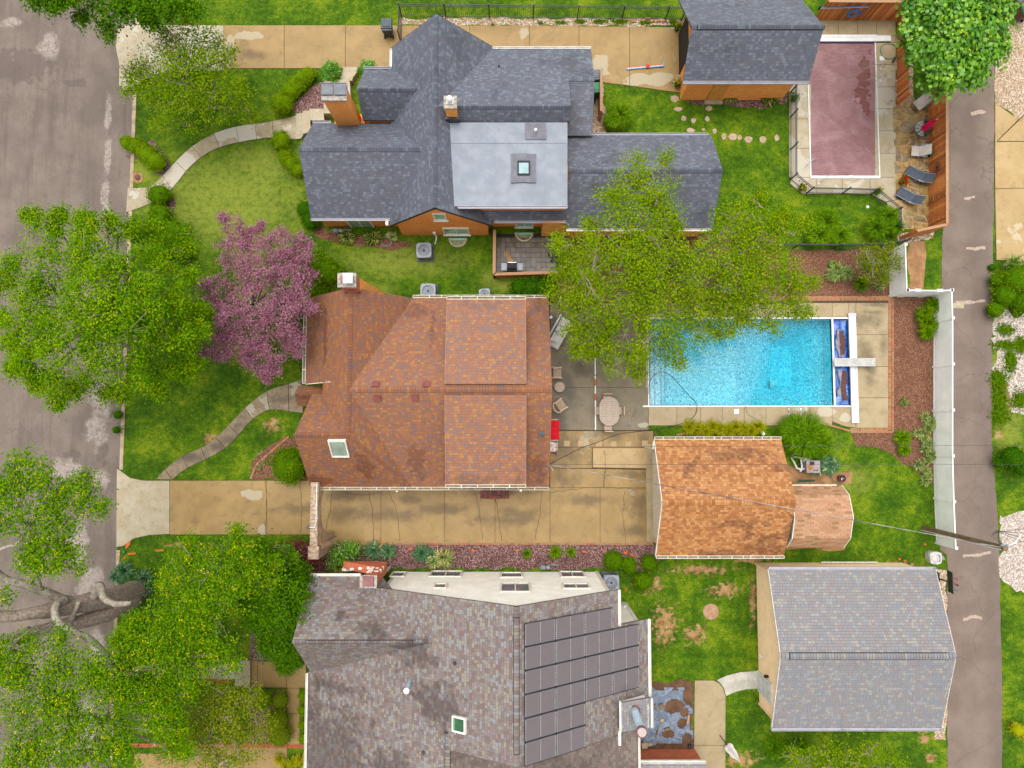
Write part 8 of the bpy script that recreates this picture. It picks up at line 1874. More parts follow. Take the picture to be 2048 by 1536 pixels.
# grill
t = thing('gas_grill', 'silver and black gas grill against the low patio fence', 'grill', P(1024, 540))
mb = MB(); mb.b2(-.28, .28, -.25, .2, .1, .85); mb.build('cabinet', DARKTRIM, t); mb = MB(); mb.lathe([(.01, 0), (.01, .01)], n=4) if 0 else mb.tube([(-.28, .0, .92), (.28, .0, .92)], .2, 12); mb.build('hood', DARKTRIM, t)
mb = MB(); mb.tube([(-.24, .22, .95), (.24, .22, .95)], .02, 6); mb.build('handle', CHROME, t)
for s in (-1, 1): mb = MB(); mb.b2(min(s*.3, s*.62), max(s*.3, s*.62), -.22, .2, .82, .87); mb.build('side_shelf', ACG, t); mb = MB(); mb.b2(s*.24-.03, s*.24+.03, -.2, .16, 0, .1); mb.build('leg', DARKTRIM, t)
mb = MB(); mb.box((0, .1, 1.1), (.1, .05, .01)); mb.build('badge', RED, t)
t = thing('patio_chair', 'black slatted chair half under the tree on the small paver patio', 'chair', P(1106, 516), radians(25))
for k in range(6): mb = MB(); mb.b2(-.22, .22, -.2+k*.07, -.2+k*.07+.045, .42, .44); mb.build('seat_slat', DARKTRIM, t)
mb = MB(); mb.bar((-.22, .24, .42), (-.22, .34, .85), .04); mb.bar((.22, .24, .42), (.22, .34, .85), .04); mb.bar((-.24, .34, .85), (.24, .34, .85), .05); mb.bar((-.24, .29, .65), (.24, .29, .65), .05); mb.build('backrest', DARKTRIM, t)
for x in (-.2, .2):
    for y in (-.18, .22): mb = MB(); mb.b2(x-.02, x+.02, y-.02, y+.02, 0, .42); mb.build('leg', DARKTRIM, t)
# hose coil by hostas
q = []
for k in range(64): a = k*.36; r = .28+.05*sin(k*.9); q.append(P(773, 483, .06)+Vector((r*cos(a), r*sin(a)*1.05, .012*(k//17))))
mb = MB(); mb.tube(q, .017, 5); tag(mb.build('hose_coil', M('pale_grey_hose', D(176, 180, 176), D(140, 150, 150), 4, .5), smooth=True), 'pale garden hose coiled on the lawn beside the hostas', 'hose')
# loungers and patio set near the board fence
MESHD = M('dark_slate_mesh_fabric', D(84, 92, 106), D(70, 78, 92), 5, .7); MESHL = M('pale_grey_mesh_fabric', D(212, 200, 190, 1.9), D(192, 182, 174, 1.9), 5, .75); ALU = M('brushed_aluminium_frame', D(170, 182, 196, 1.8), D(140, 152, 168, 1.8), 4, .35, .5, .3)
def lounger(px, py, rz, fab, lab, L=1.45, back=.55, frame=ALU):
    t = thing('lounge_chair', lab, 'lounger', P(px, py), rz, 'loungers on the flagstone patio'); W_ = .29
    prof = [(-L/2, .30), (0, .34), (L/2-.55, .36), (L/2-.1, .36+back*.75)]
    for i, nm in ((0, 'seat'), (2, 'backrest')):
        a, b = prof[i], prof[i+1]; c_ = prof[1] if i == 0 else None
        pts = [prof[0], prof[1], prof[2]] if i == 0 else [prof[2], prof[3]]
        mb = MB()
        for (x0, z0), (x1, z1_) in zip(pts[:-1], pts[1:]): mb.add([(x0, -W_, z0), (x1, -W_, z1_), (x1, W_, z1_), (x0, W_, z0), (x0, -W_, z0-.012), (x1, -W_, z1_-.012), (x1, W_, z1_-.012), (x0, W_, z0-.012)], [(0, 1, 2, 3), (7, 6, 5, 4), (0, 3, 7, 4), (1, 5, 6, 2)])
        mb.build(nm, fab, t)
    for s in (-1, 1):
        mb = MB(); mb.tube([(x, s*(W_+.012), z) for x, z in prof], .016, 6); mb.build('side_rail', frame, t)
        mb = MB(); mb.tube([(-.1, s*(W_+.05), .02), (0, s*(W_+.07), .5), (.3, s*(W_+.07), .56), (.42, s*(W_+.03), .40)], .018, 6); mb.build('armrest', frame, t)
        for x in (-L/2+.1, .2): mb = MB(); mb.tube([(x, s*W_, .32), (x-.04, s*(W_+.02), 0)], .015, 6); mb.build('leg', frame, t)
lounger(1832, 355, radians(-29), MESHD, 'upper dark slate lounger beside the red flower pot', 1.6); lounger(1813, 398, radians(-33), MESHD, 'lower dark slate lounger partly on the concrete corner', 1.5)
lounger(1843, 205, radians(38), MESHL, 'pale sling lounger under the edge of the broad leaved tree', 1.3, .2); lounger(1834, 307, radians(-5), MESHL, 'pale sling chair below the round glass table', 1.0, .6)
t = thing('patio_table', 'round see-through metal table under the closed pink parasol', 'table', P(1833, 267))
mb = MB(); n = 28
for r in (.50, .36, .2): mb.tube([(r*cos(2*pi*k/n), r*sin(2*pi*k/n), .70) for k in range(n+1)], .016 if r > .4 else .008, 5)
for k in range(10): mb.tube([(.1*cos(k*pi/5), .1*sin(k*pi/5), .70), (.5*cos(k*pi/5), .5*sin(k*pi/5), .70)], .007, 4)
mb.build('top_frame', DARKTRIM, t)
tg = NT('smoky_table_glass'); a_ = tg.n('BsdfTransparent'); a_.inputs[0].default_value = (.55, .52, .5, 1); b_ = tg.n('BsdfGlossy'); b_.inputs['Roughness'].default_value = .1; m_ = tg.n('MixShader'); m_.inputs[0].default_value = .12
tg.t.links.new(a_.outputs[0], m_.inputs[1]); tg.t.links.new(b_.outputs[0], m_.inputs[2]); tg.t.links.new(m_.outputs[0], tg.out.inputs[0])
mb = MB(); mb.cyl((0, 0, .69), .485, .006, 28); mb.build('glass_top', tg.m, t)
for k in range(4): mb = MB(); mb.tube([(.2*cos(k*1.57), .2*sin(k*1.57), .69), (.3*cos(k*1.57), .3*sin(k*1.57), .3), (.42*cos(k*1.57), .42*sin(k*1.57), 0)], .018, 6); mb.build('leg', DARKTRIM, t)
def parasol(name, lab, base, tip, mat, fold, polem, up=False):
    a, b = Vector(base), Vector(tip); t = thing(name, lab, 'parasol', a); u = (b-a).normalized(); s_ = u.cross(Vector((0, 0, 1)) if abs(u.z) < .9 else Vector((1, 0, 0))).normalized(); v_ = u.cross(s_); L = (b-a).length
    mb = MB(); mb.tube([a, b], .025, 8); mb.build('pole', polem, t, True)
    n = 16; prof = [(.0, .42), (.10, .46), (.17, .52), (.19, .6), (.15, .72), (.11, .82), (.14, .74), (.08, .92), (.02, .99)] if 0 else [(.06, .36), (.17, .40), (.20, .5), (.16, .62), (.17, .7), (.12, .82), (.06, .93), (.02, 1.0)]
    vs = []
    for r, f in prof:
        for k in range(n*2): q = 2*pi*k/(n*2); rr = r*(1.18 if k % 2 else .78)*fold*(1+.12*mnoise.noise(Vector((k, f*5, 1)))); vs.append(a+u*(L*f)+s_*rr*cos(q)+v_*rr*sin(q))
    m = n*2; mb = MB(); mb.add(vs, [(i*m+k, i*m+(k+1) % m, (i+1)*m+(k+1) % m, (i+1)*m+k) for i in range(len(prof)-1) for k in range(m)]); mb.build('folded_canopy', mat, t, True)
    mb = MB(); mb.tube([b-u*.02, b+u*.1], [.03, .012], 8); mb.build('finial', SHINY, t, True); return t
parasol('parasol', 'closed hot pink parasol leaning up from the round table', P(1831, 268, .3), P(1874, 239, 2.7), M('hot_pink_canvas', D(250, 20, 110, 1.5), D(232, 0, 84, 1.5), 4, .8), .8, DARKTRIM)
parasol('parasol', 'closed white parasol lying on the garden walk at the bottom', P(1440, 1471, .25), P(1478, 1522, .3), M('white_canvas', D(230, 226, 220, 1.8), D(210, 204, 196, 1.8), 4, .85), 1.15, DARKTRIM)
# flowers and pots
def pot(px, py, lab, leafm, flm, nf=14, r=.16, fr=.28, leafn=110, cat='flower pot'):
    t = thing('flower_pot', lab, cat, P(px, py)); mb = MB(); mb.lathe([(r*.7, 0), (r, .28), (r*1.08, .3), (r*.9, .3), (r*.85, .26)], n=14); mb.build('pot', DARKTRIM, t)
    rng = np.random.default_rng(int(px+py)); C = rng.normal(size=(leafn, 3))*np.array([fr*.5, fr*.5, .09])+np.array([0, 0, .42]); N = unit(np.array([0, 0, 1.])+rng.normal(size=(leafn, 3))*.5); quads('leaves', leaf_quads(C, N, .11, .6, rng), leafm, t, False, rng.uniform(.1, .85, leafn))
    if flm is not None:
        for k in range(nf):
            a = rng.uniform(0, 6.28); rr = fr*rng.uniform(.2, 1.05); c = (rr*cos(a), rr*sin(a), .5+rng.uniform(0, .12)); m = 14
            C = rng.normal(size=(m, 3))*.028+np.array(c); N = unit(np.array([0, 0, 1.])+rng.normal(size=(m, 3))*.6); quads('flower', leaf_quads(C, N, .06, .9, rng), flm, t, False, rng.random(m))
    return t
pot(1873, 228, 'basket of red geraniums by the board fence above the parasol', LEAF['dark'], LEAF['flower'], 18, .16, .34); pot(1801, 366, 'pot of red geraniums beside the dark loungers', LEAF['dark'], LEAF['flower'], 14, .16, .3)
pot(1353, 60, 'pot of yellow flowers at the upper corner of the garage driveway', LEAF['mid'], LEAF['yflower'], 7, .17, .24); pot(1353, 172, 'pot of orange and yellow flowers at the lower corner of the garage driveway', LEAF['mid'], LEAF['yflower'], 9, .17, .26)
pot(1585, 201, 'green potted plant inside the pool fence near the garage', LEAF['mid'], None, 0, .15, .28); pot(1600, 378, 'potted plant in the cut corner of the pool fence', LEAF['olive'], LEAF['yflower'], 3, .16, .24); pot(1750, 386, 'potted flowers at the right bend of the pool fence', LEAF['mid'], LEAF['yflower'], 4, .15, .24)
pot(1856, 313, 'small fern tuft at the foot of the board fence', LEAF['bigleaf'], None, 0, .1, .16, 60)
# fence decoration, hose, poles
BLUEH = M('sky_blue_hose', D(60, 150, 226, 1.6), D(40, 120, 200, 1.6), 3, .5)
yf = P(1700, 40).y-.06; q = []
for k in range(90):
    a = k*.42; r = .33+.07*sin(k*.23); q.append(Vector((P(1705, 30).x*.0+PYW(1708, 25, yf).x+r*cos(a), yf-.03-.02*(k % 3), PYW(1708, 25, yf).z+r*.9*sin(a))))
mb = MB(); mb.tube(q, .022, 5); tag(mb.build('hose_coil', BLUEH, smooth=True), 'bright blue pool hose coiled on the top board fence', 'hose')
for i, (dy, l) in enumerate(((0, 'upper telescopic pool pole with brush hung on the top board fence'), (-.07, 'lower telescopic pool pole hung on the top board fence'))):
    a, b = PYW(1641, 14, yf), PYW(1739, 11, yf); t = thing('pool_pole', l, 'pool pole', (a.x, yf-.05, a.z+dy), 0, 'pool poles on the board fence'); mb = MB(); mb.bar((0, 0, 0), (b.x-a.x, 0, b.z-a.z+.02), .035); mb.build('shaft', SHINY if i else BLUEH, t)
    if i == 0: mb = MB(); mb.box((-.05, 0, 0), (.06, .1, .34)); mb.build('brush', DARKTRIM, t)
xf = P(1857, 330).x-.06
t = thing('wall_flower', 'black metal flower hung on the long board fence', 'wall ornament', PXW(1875, 335, xf)); mb = MB()
for k in range(8):
    a = k*pi/4; c_, s_ = cos(a), sin(a); pts = []
    for j in range(13):
        u_ = j/12*2*pi; l = .19-.13*cos(u_); w_ = .07*sin(u_); pts.append((-.03, l*c_-w_*s_, (l*s_+w_*c_)*1.15))
    mb.tube(pts, .011, 4)
mb.build('petals', DARKTRIM, t); mb = MB(); mb.tube([(-.05, 0, 0), (-.01, 0, 0)], .05, 10); mb.build('centre', DARKTRIM, t)
c = PXW(1882, 392, xf); mb = MB(); mb.add([(xf-.03, c.y+.22, c.z-.05), (xf-.03, c.y, c.z+.1), (xf-.03, c.y-.22, c.z-.15), (xf-.03, c.y-.05, c.z-.05), (xf-.015, c.y+.22, c.z-.05), (xf-.015, c.y, c.z+.1), (xf-.015, c.y-.22, c.z-.15), (xf-.015, c.y-.05, c.z-.05)], [(0, 1, 2, 3), (7, 6, 5, 4), (0, 4, 5, 1), (1, 5, 6, 2), (2, 6, 7, 3), (3, 7, 4, 0)]); tag(mb.build('wall_bird', DARKTRIM), 'small dark bird shape hung low on the long board fence', 'wall ornament')
# air toy on the driveway
t = thing('inflatable_toy', 'long red white and blue foam toy plane on the tan driveway', 'toy', P(1291, 134, .09), radians(5))
mb = MB(); mb.tube([(-1.15, .03, 0), (1.1, .03, .02)], .035, 8); mb.build('red_tube', M('toy_red', D(226, 80, 60, 1.8)), t); mb = MB(); mb.tube([(-1.15, -.05, 0), (1.1, -.05, .02)], .035, 8); mb.build('blue_tube', M('toy_blue', D(130, 190, 236, 1.8)), t)
mb = MB(); mb.tube([(-1.15, -.01, .02), (1.1, -.01, .03)], .03, 8); mb.build('white_tube', SHINY, t)
mb = MB(); mb.lathe([(.03, -.08), (.13, -.03), (.13, .04), (.03, .1)], (.12, .02, .03), 14); mb.build('ball', M('toy_red', D(226, 80, 60)), t); mb = MB(); mb.box((1.08, .04, .03), (.05, .26, .12)); mb.build('tail', M('toy_blue', D(1, 1, 1)), t)
# utility pole and wires
POLEW = M('weathered_pole_wood', D(150, 124, 92), D(110, 92, 70), 6)
a, b = P(1849, 1059), P(2010, 1094, 6.6); b = Vector(((a.x+b.x)/2, (a.y+b.y)/2, 6.6)); a = Vector((b.x, b.y, 0))
up_ = thing('utility_pole', 'tall wooden utility pole at the end of the white vinyl fence', 'utility pole', a)
mb = MB(); mb.tube([(0, 0, -.1), (0, 0, 6.6)], [.16, .13], 12); mb.build('pole', POLEW, up_)
mb = MB(); mb.tube([(-.13, -.1, 0), (-.11, -.09, 6.4)], .03, 6); mb.build('conduit', SHINY, up_)
mb = MB(); mb.tube([(.1, 0, 6.3), (.5, .25, 6.5), (.9, .6, 6.4)], .03, 6); mb.build('bracket', SHINY, up_)
for k in range(3): mb = MB(); mb.lathe([(.03, 0), (.06, .05), (.03, .1), (.05, .14)], (.12*k-.1, .12, 6.4), 8); mb.build('insulator', ACG, up_)
mb = MB()
for k in range(4): mb.tube([(-.05, .1, 6.5), (-.3+.1*k, .5+.1*k, 6.0), (.1+.1*k, .7, 5.9), (.9, .3+.2*k, 6.4), (3, .2+.3*k, 6.6)], .012, 4)
mb.build('loose_wire', BLKH, up_)
WIREW = M('service_cable_grey', D(190, 180, 172), D(90, 80, 80), .9)
e = P(1098, 929, 3.4); top = Vector((a.x, a.y, 6.45)); L = (top-e).length
mb = MB(); mb.tube([e.lerp(top, k/16)-Vector((0, 0, .35*sin(pi*k/16))) for k in range(17)], .022, 5); tag(mb.build('service_cable', WIREW), 'pale twisted service cable from house roof to the utility pole', 'cable')
mb = MB(); mb.bar(e-Vector((.1, .1, .5)), e, .05); mb.box(e-Vector((.12, -.1, .2)), (.12, .12, .3)); mb.bar(e, e+Vector((.25, -.35, -.3)), .02); o = mb.build('cable_bracket', SHINY, HB, True)
WIREB = M('thin_wire', D(96, 90, 92), D(70, 64, 66), 2)
for (y0, y1, l) in ((894, 890, 'upper thin power line running across the orange garage roof'), (929, 929, 'lower thin power line running across the orange garage roof')):
    A_, B_2 = P(1100, y0, 4.9), P(2160, y1, 7.0); mb = MB(); mb.tube([A_.lerp(B_2, k/14)-Vector((0, 0, .25*sin(pi*k/14))) for k in range(15)], .009, 4); tag(mb.build('power_line', WIREB), l, 'cable', 'thin power lines')
# pool pump equipment
t = thing('pool_heater', 'grey pool heater with white pipes beside the orange garage', 'pool heater', P(1612, 932), 0)
mb = MB(); mb.b2(-.32, .42, -.32, .34, .05, .8); mb.b2(-.34, .44, -.34, .36, .8, .86); mb.build('cabinet', M('lilac_grey_cabinet', D(176, 160, 160, 1.9), D(156, 140, 142, 1.9), 3, .5), t)
mb = MB(); mb.b2(-.15, .1, .1, .3, .86, .9); mb.build('control_panel', DARKTRIM, t); mb = MB(); mb.box((-.12, -.02, .87), (.26, .3, .01), rz=.4); mb.build('brown_lid', M('brown_card', D(190, 130, 60)), t)
for x in (0.1, .26): mb = MB(); mb.box((x, -.2, .865), (.1, .06, .01)); mb.build('vent_slot', DARKTRIM, t)
PIPEW = SHINY
mb = MB(); mb.tube([(-.8, .55, .2), (-.5, .5, .35), (-.2, .45, .4), (.05, .4, .4), (.05, .3, .3)], .05, 8); mb.tube([(-.9, .5, .1), (-.8, .2, .3), (-.7, -.1, .4), (-.45, -.2, .45), (-.3, -.1, .5)], .05, 8); mb.tube([(-.8, .7, .3), (-.45, .72, .3)], .05, 8); mb.tube([(-.45, .45, .35), (-.4, .0, .4), (-.5, -.3, .4)], .05, 8); mb.build('pipe', PIPEW, t)
mb = MB(); mb.lathe([(.1, 0), (.16, .1), (.16, .5), (.08, .6)], (-.22, .36, 0), 14); mb.build('filter_tank', SHINY, t)
t = thing('flower_tub', 'maroon tub holding small blue and red odds and ends', 'tub', P(1679, 956)); mb = MB(); mb.lathe([(.15, 0), (.2, .34), (.21, .36), (.18, .36), (.16, .3)], n=18); mb.build('tub', M('maroon_plastic', D(120, 50, 70), D(90, 40, 56), 3, .45), t)
mb = MB(); mb.cyl((0, 0, .3), .16, .01, 14); mb.build('soil', DARKHOLE, t)
for k, m in enumerate((M('toy_blue', D(1, 1, 1)), M('toy_red', D(1, 1, 1)), SHINY)): mb = MB(); mb.box((.06*cos(k*2), .06*sin(k*2), .34), (.1, .05, .05), rz=k); mb.build('odds_and_ends', m, t)
mb = MB(); c = P(1672, 957); mb.tube([c+Vector((-.35, .2, .1)), c+Vector((-.3, -.1, .3)), c+Vector((.0, -.2, .3)), c+Vector((.1, .0, .1))], .03, 5); mb.box(c+Vector((-.35, .25, .15)), (.14, .1, .12)); tag(mb.build('broken_wicker', POLEW), 'small brown broken stand beside the maroon tub', 'stand')
c = P(1607, 962); 
for k in range(3): mb = MB(); mb.bar(c+Vector((-.4+.05*k, .06*k-.05, .06)), c+Vector((.65, .03*k, .06)), .035); tag(mb.build('garden_stake', M('dark_green_stake', D(30, 100, 80), D(20, 80, 64))), ('upper', 'middle', 'lower')[k]+' dark green garden stake lying along the shed eave', 'stake', 'green stakes by the shed')
c = P(1526, 867, .3); mb = MB(); mb.box(c, (.16, .2, .12), rz=.5); mb.bar(c, (c.x, c.y, 0), .03); tag(mb.build('garden_light', SHINY), 'small white floodlight at the end of the golden lilies', 'light')
# bag, ladder, basketball hoop
t = thing('bulk_bag', 'crumpled white bulk bag on the grass near the alley', 'bag', P(1862, 1113)); vs, fs = [], []; n, m = 16, 8
for j in range(m+1):
    for i in range(n):
        a = 2*pi*i/n; f = j/m; r = .36*(1-.15*(f-.4)**2)*(1+.1*mnoise.noise(Vector((cos(a)*2, sin(a)*2, f*3)))) if j < m-1 else .22; q = max(abs(cos(a)), abs(sin(a)))**.4
        vs.append((r*cos(a)/q, r*sin(a)/q, .55*min(1, f*1.15)-(.12 if j == m else 0)+.03*mnoise.noise(Vector((a*2, f*4, 3)))))
for j in range(m):
    for i in range(n): fs.append((j*n+i, j*n+(i+1) % n, (j+1)*n+(i+1) % n, (j+1)*n+i))
fs.append(tuple(m*n+i for i in range(n))); mb = MB(); mb.add(vs, fs); mb.build('bag_body', M('white_woven_plastic', D(232, 230, 226, 1.8), D(206, 202, 198, 1.8), 6, .6), t)
for s in (-1, 1): mb = MB(); mb.tube([(s*.28, -.1, .5), (s*.36, -.04, .62), (s*.34, .1, .62), (s*.26, .14, .5)], .018, 5); mb.build('strap', WCUSH, t)
t = thing('ladder', 'aluminium ladder leaning flat along the grey garage gutter', 'ladder', P(1635, 1130)); L = P(1746, 1130).x-P(1635, 1130).x
mb = MB(); mb.bar((0, .26, .5), (L, .26, .5), .05, .07); mb.build('rail', SHINY, t); mb = MB(); mb.bar((0, -.12, .06), (L, -.12, .06), .05, .07); mb.build('rail', SHINY, t)
for k in range(12): x = .1+k*(L-.2)/11; mb = MB(); mb.bar((x, .26, .5), (x+.06, -.12, .06), .05); mb.build('rung', SHINY, t)
t = thing('basketball_hoop', 'black backboard with red hoop standing at the alley edge', 'basketball hoop', P(1866, 1153))
bz = 3.05; bc = P(1901, 1164, bz); o_ = worg(t); rel = bc-o_
mb = MB(); mb.tube([(0, 0, 0), (.0, 0, 2.2), (rel.x-.12, rel.y, bz-.1)], .045, 8); mb.build('pole', DARKTRIM, t)
mb = MB(); mb.box((rel.x, rel.y, bz), (.05, 1.12, .74), ry=-.22); bb = mb.build('backboard', M('black_acrylic', D(36, 38, 42), D(28, 30, 34), 3, .3, .5), t)
mb = MB(); mb.tube([(rel.x+.3+.2*cos(2*pi*k/20), rel.y+.05+.22*sin(2*pi*k/20), bz-.18) for k in range(21)], .014, 5); mb.build('hoop', M('red_orange_rim', D(236, 70, 50, 1.8)), t)
mb = MB(); mb.bar((rel.x+.0, rel.y+.05, bz-.18), (rel.x+.12, rel.y+.05, bz-.18), .1, .03); mb.build('rim_bracket', M('red_orange_rim', D(1, 1, 1)), t)
mb = MB()
for k in range(10):
    for j in range(2):
        if (k+j) % 3: mb.box((rel.x-.045-.08*(j*.3), rel.y-.36+k*.08, bz+.1-.2*j), (.01, .04, .02), ry=-.22)
mb.build('board_print', M('pale_print', D(190, 190, 190)), t)
mb = MB(); mb.b2(-.3, .3, -.25, .25, 0, .15); mb.build('base', DARKTRIM, t)
mb = MB(); mb.bar((-.02, -.3, 2.2), (rel.x-.05, rel.y-.3, bz-.25), .03); mb.bar((-.02, .3, 2.2), (rel.x-.05, rel.y+.3, bz-.25), .03); mb.build('strut', DARKTRIM, t)
# plastic sheet with debris
ts = NT('blue_grey_plastic_sheet'); n_ = ts.noise(1.6, 6, .7, None, 2.2); cc = ts.mix(ts.mapr(n_, .4, .6), D(96, 112, 134), D(136, 150, 172)); TS = ts.bsdf(cc, .4, .5, 0, n_, .9, .08)
a, b = P(1280, 1492), P(1384, 1374); nx, ny = 34, 40; vs, fs = [], []
for j in range(ny+1):
    for i in range(nx+1):
        x, y = a.x+(b.x-a.x)*i/nx, a.y+(b.y-a.y)*j/ny; d = (x+y*.8); vs.append((x, y, .045+.05*abs(mnoise.noise(Vector((d*2.5, (x-y)*.6, 2))))+.02*mnoise.noise(Vector((x*7, y*7, 4)))))
holes = [(1346, 1413, 18, 14), (1378, 1392, 14, 18), (1334, 1470, 12, 8), (1362, 1448, 10, 10), (1340, 1492, 30, 6), (1372, 1480, 12, 12), (1368, 1425, 10, 8), (1290, 1378, 8, 4)]
def hole(x, y):
    for hx, hy, rx, ry in holes:
        c = P(hx, hy); m = M2()
        if ((x-c.x)/(rx*m))**2+((y-c.y)/(ry*m))**2+.7*mnoise.noise(Vector((x*2, y*2, 0))) < .9: return True
for j in range(ny):
    for i in range(nx):
        q = j*(nx+1)+i; x, y = vs[q][0], vs[q][1]; e = min(i, nx-1-i, j, ny-1-j)
        if hole(x, y) or (e < 2 and mnoise.noise(Vector((x*2.2, y*2.2, 7))) > .1): continue
        fs.append((q, q+1, q+nx+2, q+nx+1))
tag(mkobj('ground_sheet', vs, fs, TS, None, smooth=True), 'torn blue grey plastic sheet spread on the soil by the brick wing', 'plastic sheet')
for i, (px, py, w_, h_, rz, m, nm, l) in enumerate(((1289, 1491, .34, .3, .1, STONE, 'concrete_block', 'square pale concrete block at the lower left corner of the sheet'), (1300, 1488, .26, .14, .3, STONE, 'broken_brick', 'pale broken brick right of the concrete block'), (1323, 1440, .2, .16, .1, STONE, 'broken_brick', 'pale broken brick lying mid sheet'), (1323, 1413, .22, .3, .3, POLEW, 'scrap_wood', 'brown scrap of wood in the upper middle of the sheet'), (1312, 1415, .08, .34, .4, POLEW, 'scrap_wood', 'thin tan wood stick on the left of the sheet'), (1334, 1458, .34, .14, .2, POLEW, 'scrap_wood', 'rusty brown wood scrap in the lower middle of the sheet'), (1376, 1438, .1, .5, -.2, WOOD_TAN, 'scrap_wood', 'upright tan lath at the right side of the sheet'), (1380, 1492, .2, .2, 0, DARKTRIM, 'black_block', 'small black block at the lower right corner of the sheet'), (1314, 1465, .07, .5, -.3, POLEW, 'scrap_wood', 'thin brown branch piece low on the sheet'))):
    c = P(px, py, .12); mb = MB(); mb.box((c.x, c.y, .14), (w_, h_, .1), rz=rz); tag(mb.build(nm, m), l, 'debris')
# odd small things
c = P(1421.5, 1223); mb = MB(); mb.lathe([(.45, 0), (.46, .05), (.40, .08), (.12, .10), (.1, .1)], (c.x, c.y, 0), 26); tag(mb.build('cistern_cover', M('pinkish_stone_cover', D(196, 158, 124), D(172, 132, 100), 5)), 'round pinkish stone cover in the patchy lawn', 'cover')
t = thing('manhole_cover', 'small rusty round cover in the lawn near the kerb', 'cover', P(275, 355)); mb = MB(); mb.cyl((0, 0, 0), .18, .05, 18, .16); mb.build('lid', M('rusty_cover', D(120, 82, 64), D(92, 60, 48), 6), t)
mb = MB(); q = rough_poly([(c_.x, c_.y) for c_ in [Vector((.38*cos(k), .34*sin(k), 0)) for k in (0, .9, 1.8, 2.7, 3.6, 4.5, 5.4)]], .1, .06, 2); mb.prism(q, -.01, .012); mb.build('bare_ring', DIRT, t)
c = P(1735, 414); mb = MB(); mb.cyl((c.x, c.y, 0), .10, .05, 14, .08); tag(mb.build('sprinkler_cap', SHINY), 'round white cap in the lawn below the pool fence', 'cap')
t = thing('yard_sign', 'small round blue sign among the plants east of the alley', 'sign', P(2003, 594)); mb = MB(); mb.cyl((0, 0, .6), .13, .03, 18); mb.build('disc', M('sign_blue', D(40, 130, 200, 1.8)), t); mb = MB(); mb.bar((0, 0, 0), (0, 0, .6), .02); mb.build('stake', SHINY, t); mb = MB(); mb.box((0, 0, .635), (.12, .03, .006), rz=.8); mb.box((.01, -.01, .637), (.03, .1, .006), rz=.3); mb.build('emblem', SHINY, t)
t = thing('yard_sign', 'small slanting plaque in the dark mulch by the white house steps', 'sign', P(525, 1308), .1); mb = MB(); mb.box((0, 0, .3), (.14, .5, .03), rx=.5); mb.build('plaque', M('pale_lilac_plaque', D(190, 190, 206, 1.8)), t)
for k in range(4): mb = MB(); mb.box((0, -.16+.1*k, .325+.055*(k-1.5)*1.0), (.07, .05, .01), rx=.5); mb.build('painted_motif', [M('toy_red', D(1, 1, 1)), GREENL, M('sign_blue', D(1, 1, 1)), M('toy_red', D(1, 1, 1))][k], t)
mb = MB(); mb.bar((0, 0, 0), (0, 0, .3), .03); mb.build('stake', POLEW, t)
c = P(249, 1103); mb = MB(); mb.cyl((c.x, c.y, 0), .11, .1, 14, .07); tag(mb.build('utility_marker', GREENL), 'small green utility cap at the kerb by the driveway mouth', 'cap')
c = P(553, 1091); mb = MB(); mb.cyl((c.x, c.y, 0), .11, .25, 12, .02); mb.bar((c.x, c.y, .04), (c.x-.35, c.y-.5, .03), .06); mb.bar((c.x, c.y, .04), (c.x+.9, c.y+.03, .03), .05); tag(mb.build('edging_post', CONC_PALE), 'pale edging corner post left of the red shrub', 'edging')
for x, y, rz, L_ in ((346, 1130, -1.1, .5), (375, 1146, -.1, .2), (446, 1256, -1.0, .9), (432, 1262, -1.3, .9)):
    c = P(x, y, .04); mb = MB(); d = Vector((cos(rz), sin(rz), 0))*L_/2; mb.tube([c-d, c+Vector((.03, .02, .01)), c+d], .028, 6); tag(mb.build('fallen_branch', BARKP), {346: 'pale stick lying in the lawn right of the spiky plants', 375: 'short pale stick near the overhanging leaves', 446: 'long pale fallen branch by the dark evergreen, right one', 432: 'long pale fallen branch by the dark evergreen, left one'}[x], 'branch')
OP = M('orange_marking_paint', D(240, 96, 20, 1.9), D(220, 120, 50, 1.9), 14)
mb = MB()
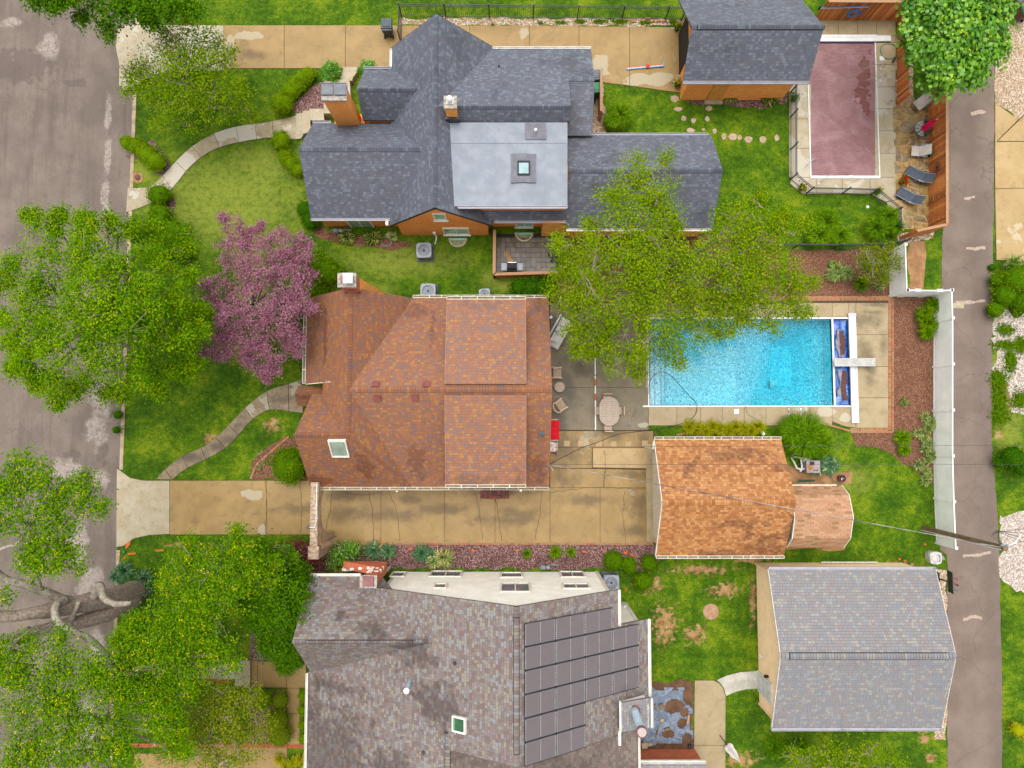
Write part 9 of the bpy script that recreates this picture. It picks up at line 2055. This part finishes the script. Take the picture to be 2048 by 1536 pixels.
for x0, y0, x1, y1, w_ in ((255, 1107, 272, 1107, .1), (312, 1101, 327, 1101, .1), (407, 1095, 423, 1095, .1), (491, 1091, 505, 1091, .1), (252, 1094, 260, 1086, .22), (249, 1115, 251, 1115, .12), (551, 1092, 558, 1092, .1), (818, 1097, 823, 1098, .12), (943, 1101, 948, 1102, .12), (1031, 1100, 1036, 1101, .12), (1165, 1102, 1172, 1103, .1), (1205, 1102, 1212, 1103, .12), (1247, 1105, 1254, 1106, .12), (1262, 1108, 1268, 1112, .12), (1250, 1175, 1252, 1183, .12), (1797, 1118, 1800, 1119, .1), (1807, 1121, 1810, 1122, .1), (1848, 1088, 1851, 1089, .1)):
    a, b = P(x0, y0), P(x1, y1); q = rough_poly([(a.x, a.y-w_/2), (b.x+.02, b.y-w_/2), (b.x+.02, b.y+w_/2), (a.x, a.y+w_/2)], .08, .03, x0); mb.prism(q, .0, .03)
tag(mb.build('paint_marks', OP), 'orange utility marking paint dashes on lawn and gravel', kind='stuff')
# alley shrub patches over the whitish gravel
def cover(name, lab, blobs, mat, n=900):
    rng = np.random.default_rng(int(blobs[0][0])); V = []
    for x, y, rx, ry in blobs:
        c = P(x, y); m = M2(); k = int(n*rx*ry/400); u_ = rng.normal(size=(k, 2))*.45; C = np.stack([c.x+u_[:, 0]*rx*m, c.y+u_[:, 1]*ry*m, rng.uniform(.02, .12, k)], -1); N = unit(np.array([0, 0, 1.])+rng.normal(size=(k, 3))*.5); V.append(leaf_quads(C, N, .1, .6, rng))
    V = np.concatenate(V); o = quads(name, V, mat, None, False, rng.uniform(.1, .8, len(V)), 'stuff'); tag(o, lab)
cover('weeds', 'low green weeds spreading over the whitish gravel', [(2010, 690, 30, 10), (2020, 720, 14, 30), (1996, 760, 18, 22), (2010, 660, 20, 12), (1998, 800, 16, 30), (2040, 690, 14, 20), (2040, 800, 20, 20), (2000, 830, 20, 20)], LEAF['mid'])
cover('weeds', 'low weeds along the pebble strip and driveway edges', [(1120, 46, 14, 4), (1160, 44, 12, 5), (1200, 44, 16, 5), (1240, 44, 20, 6), (1290, 46, 14, 5), (1345, 45, 10, 6), (1080, 47, 8, 3), (985, 50, 5, 2)], LEAF['mid'])
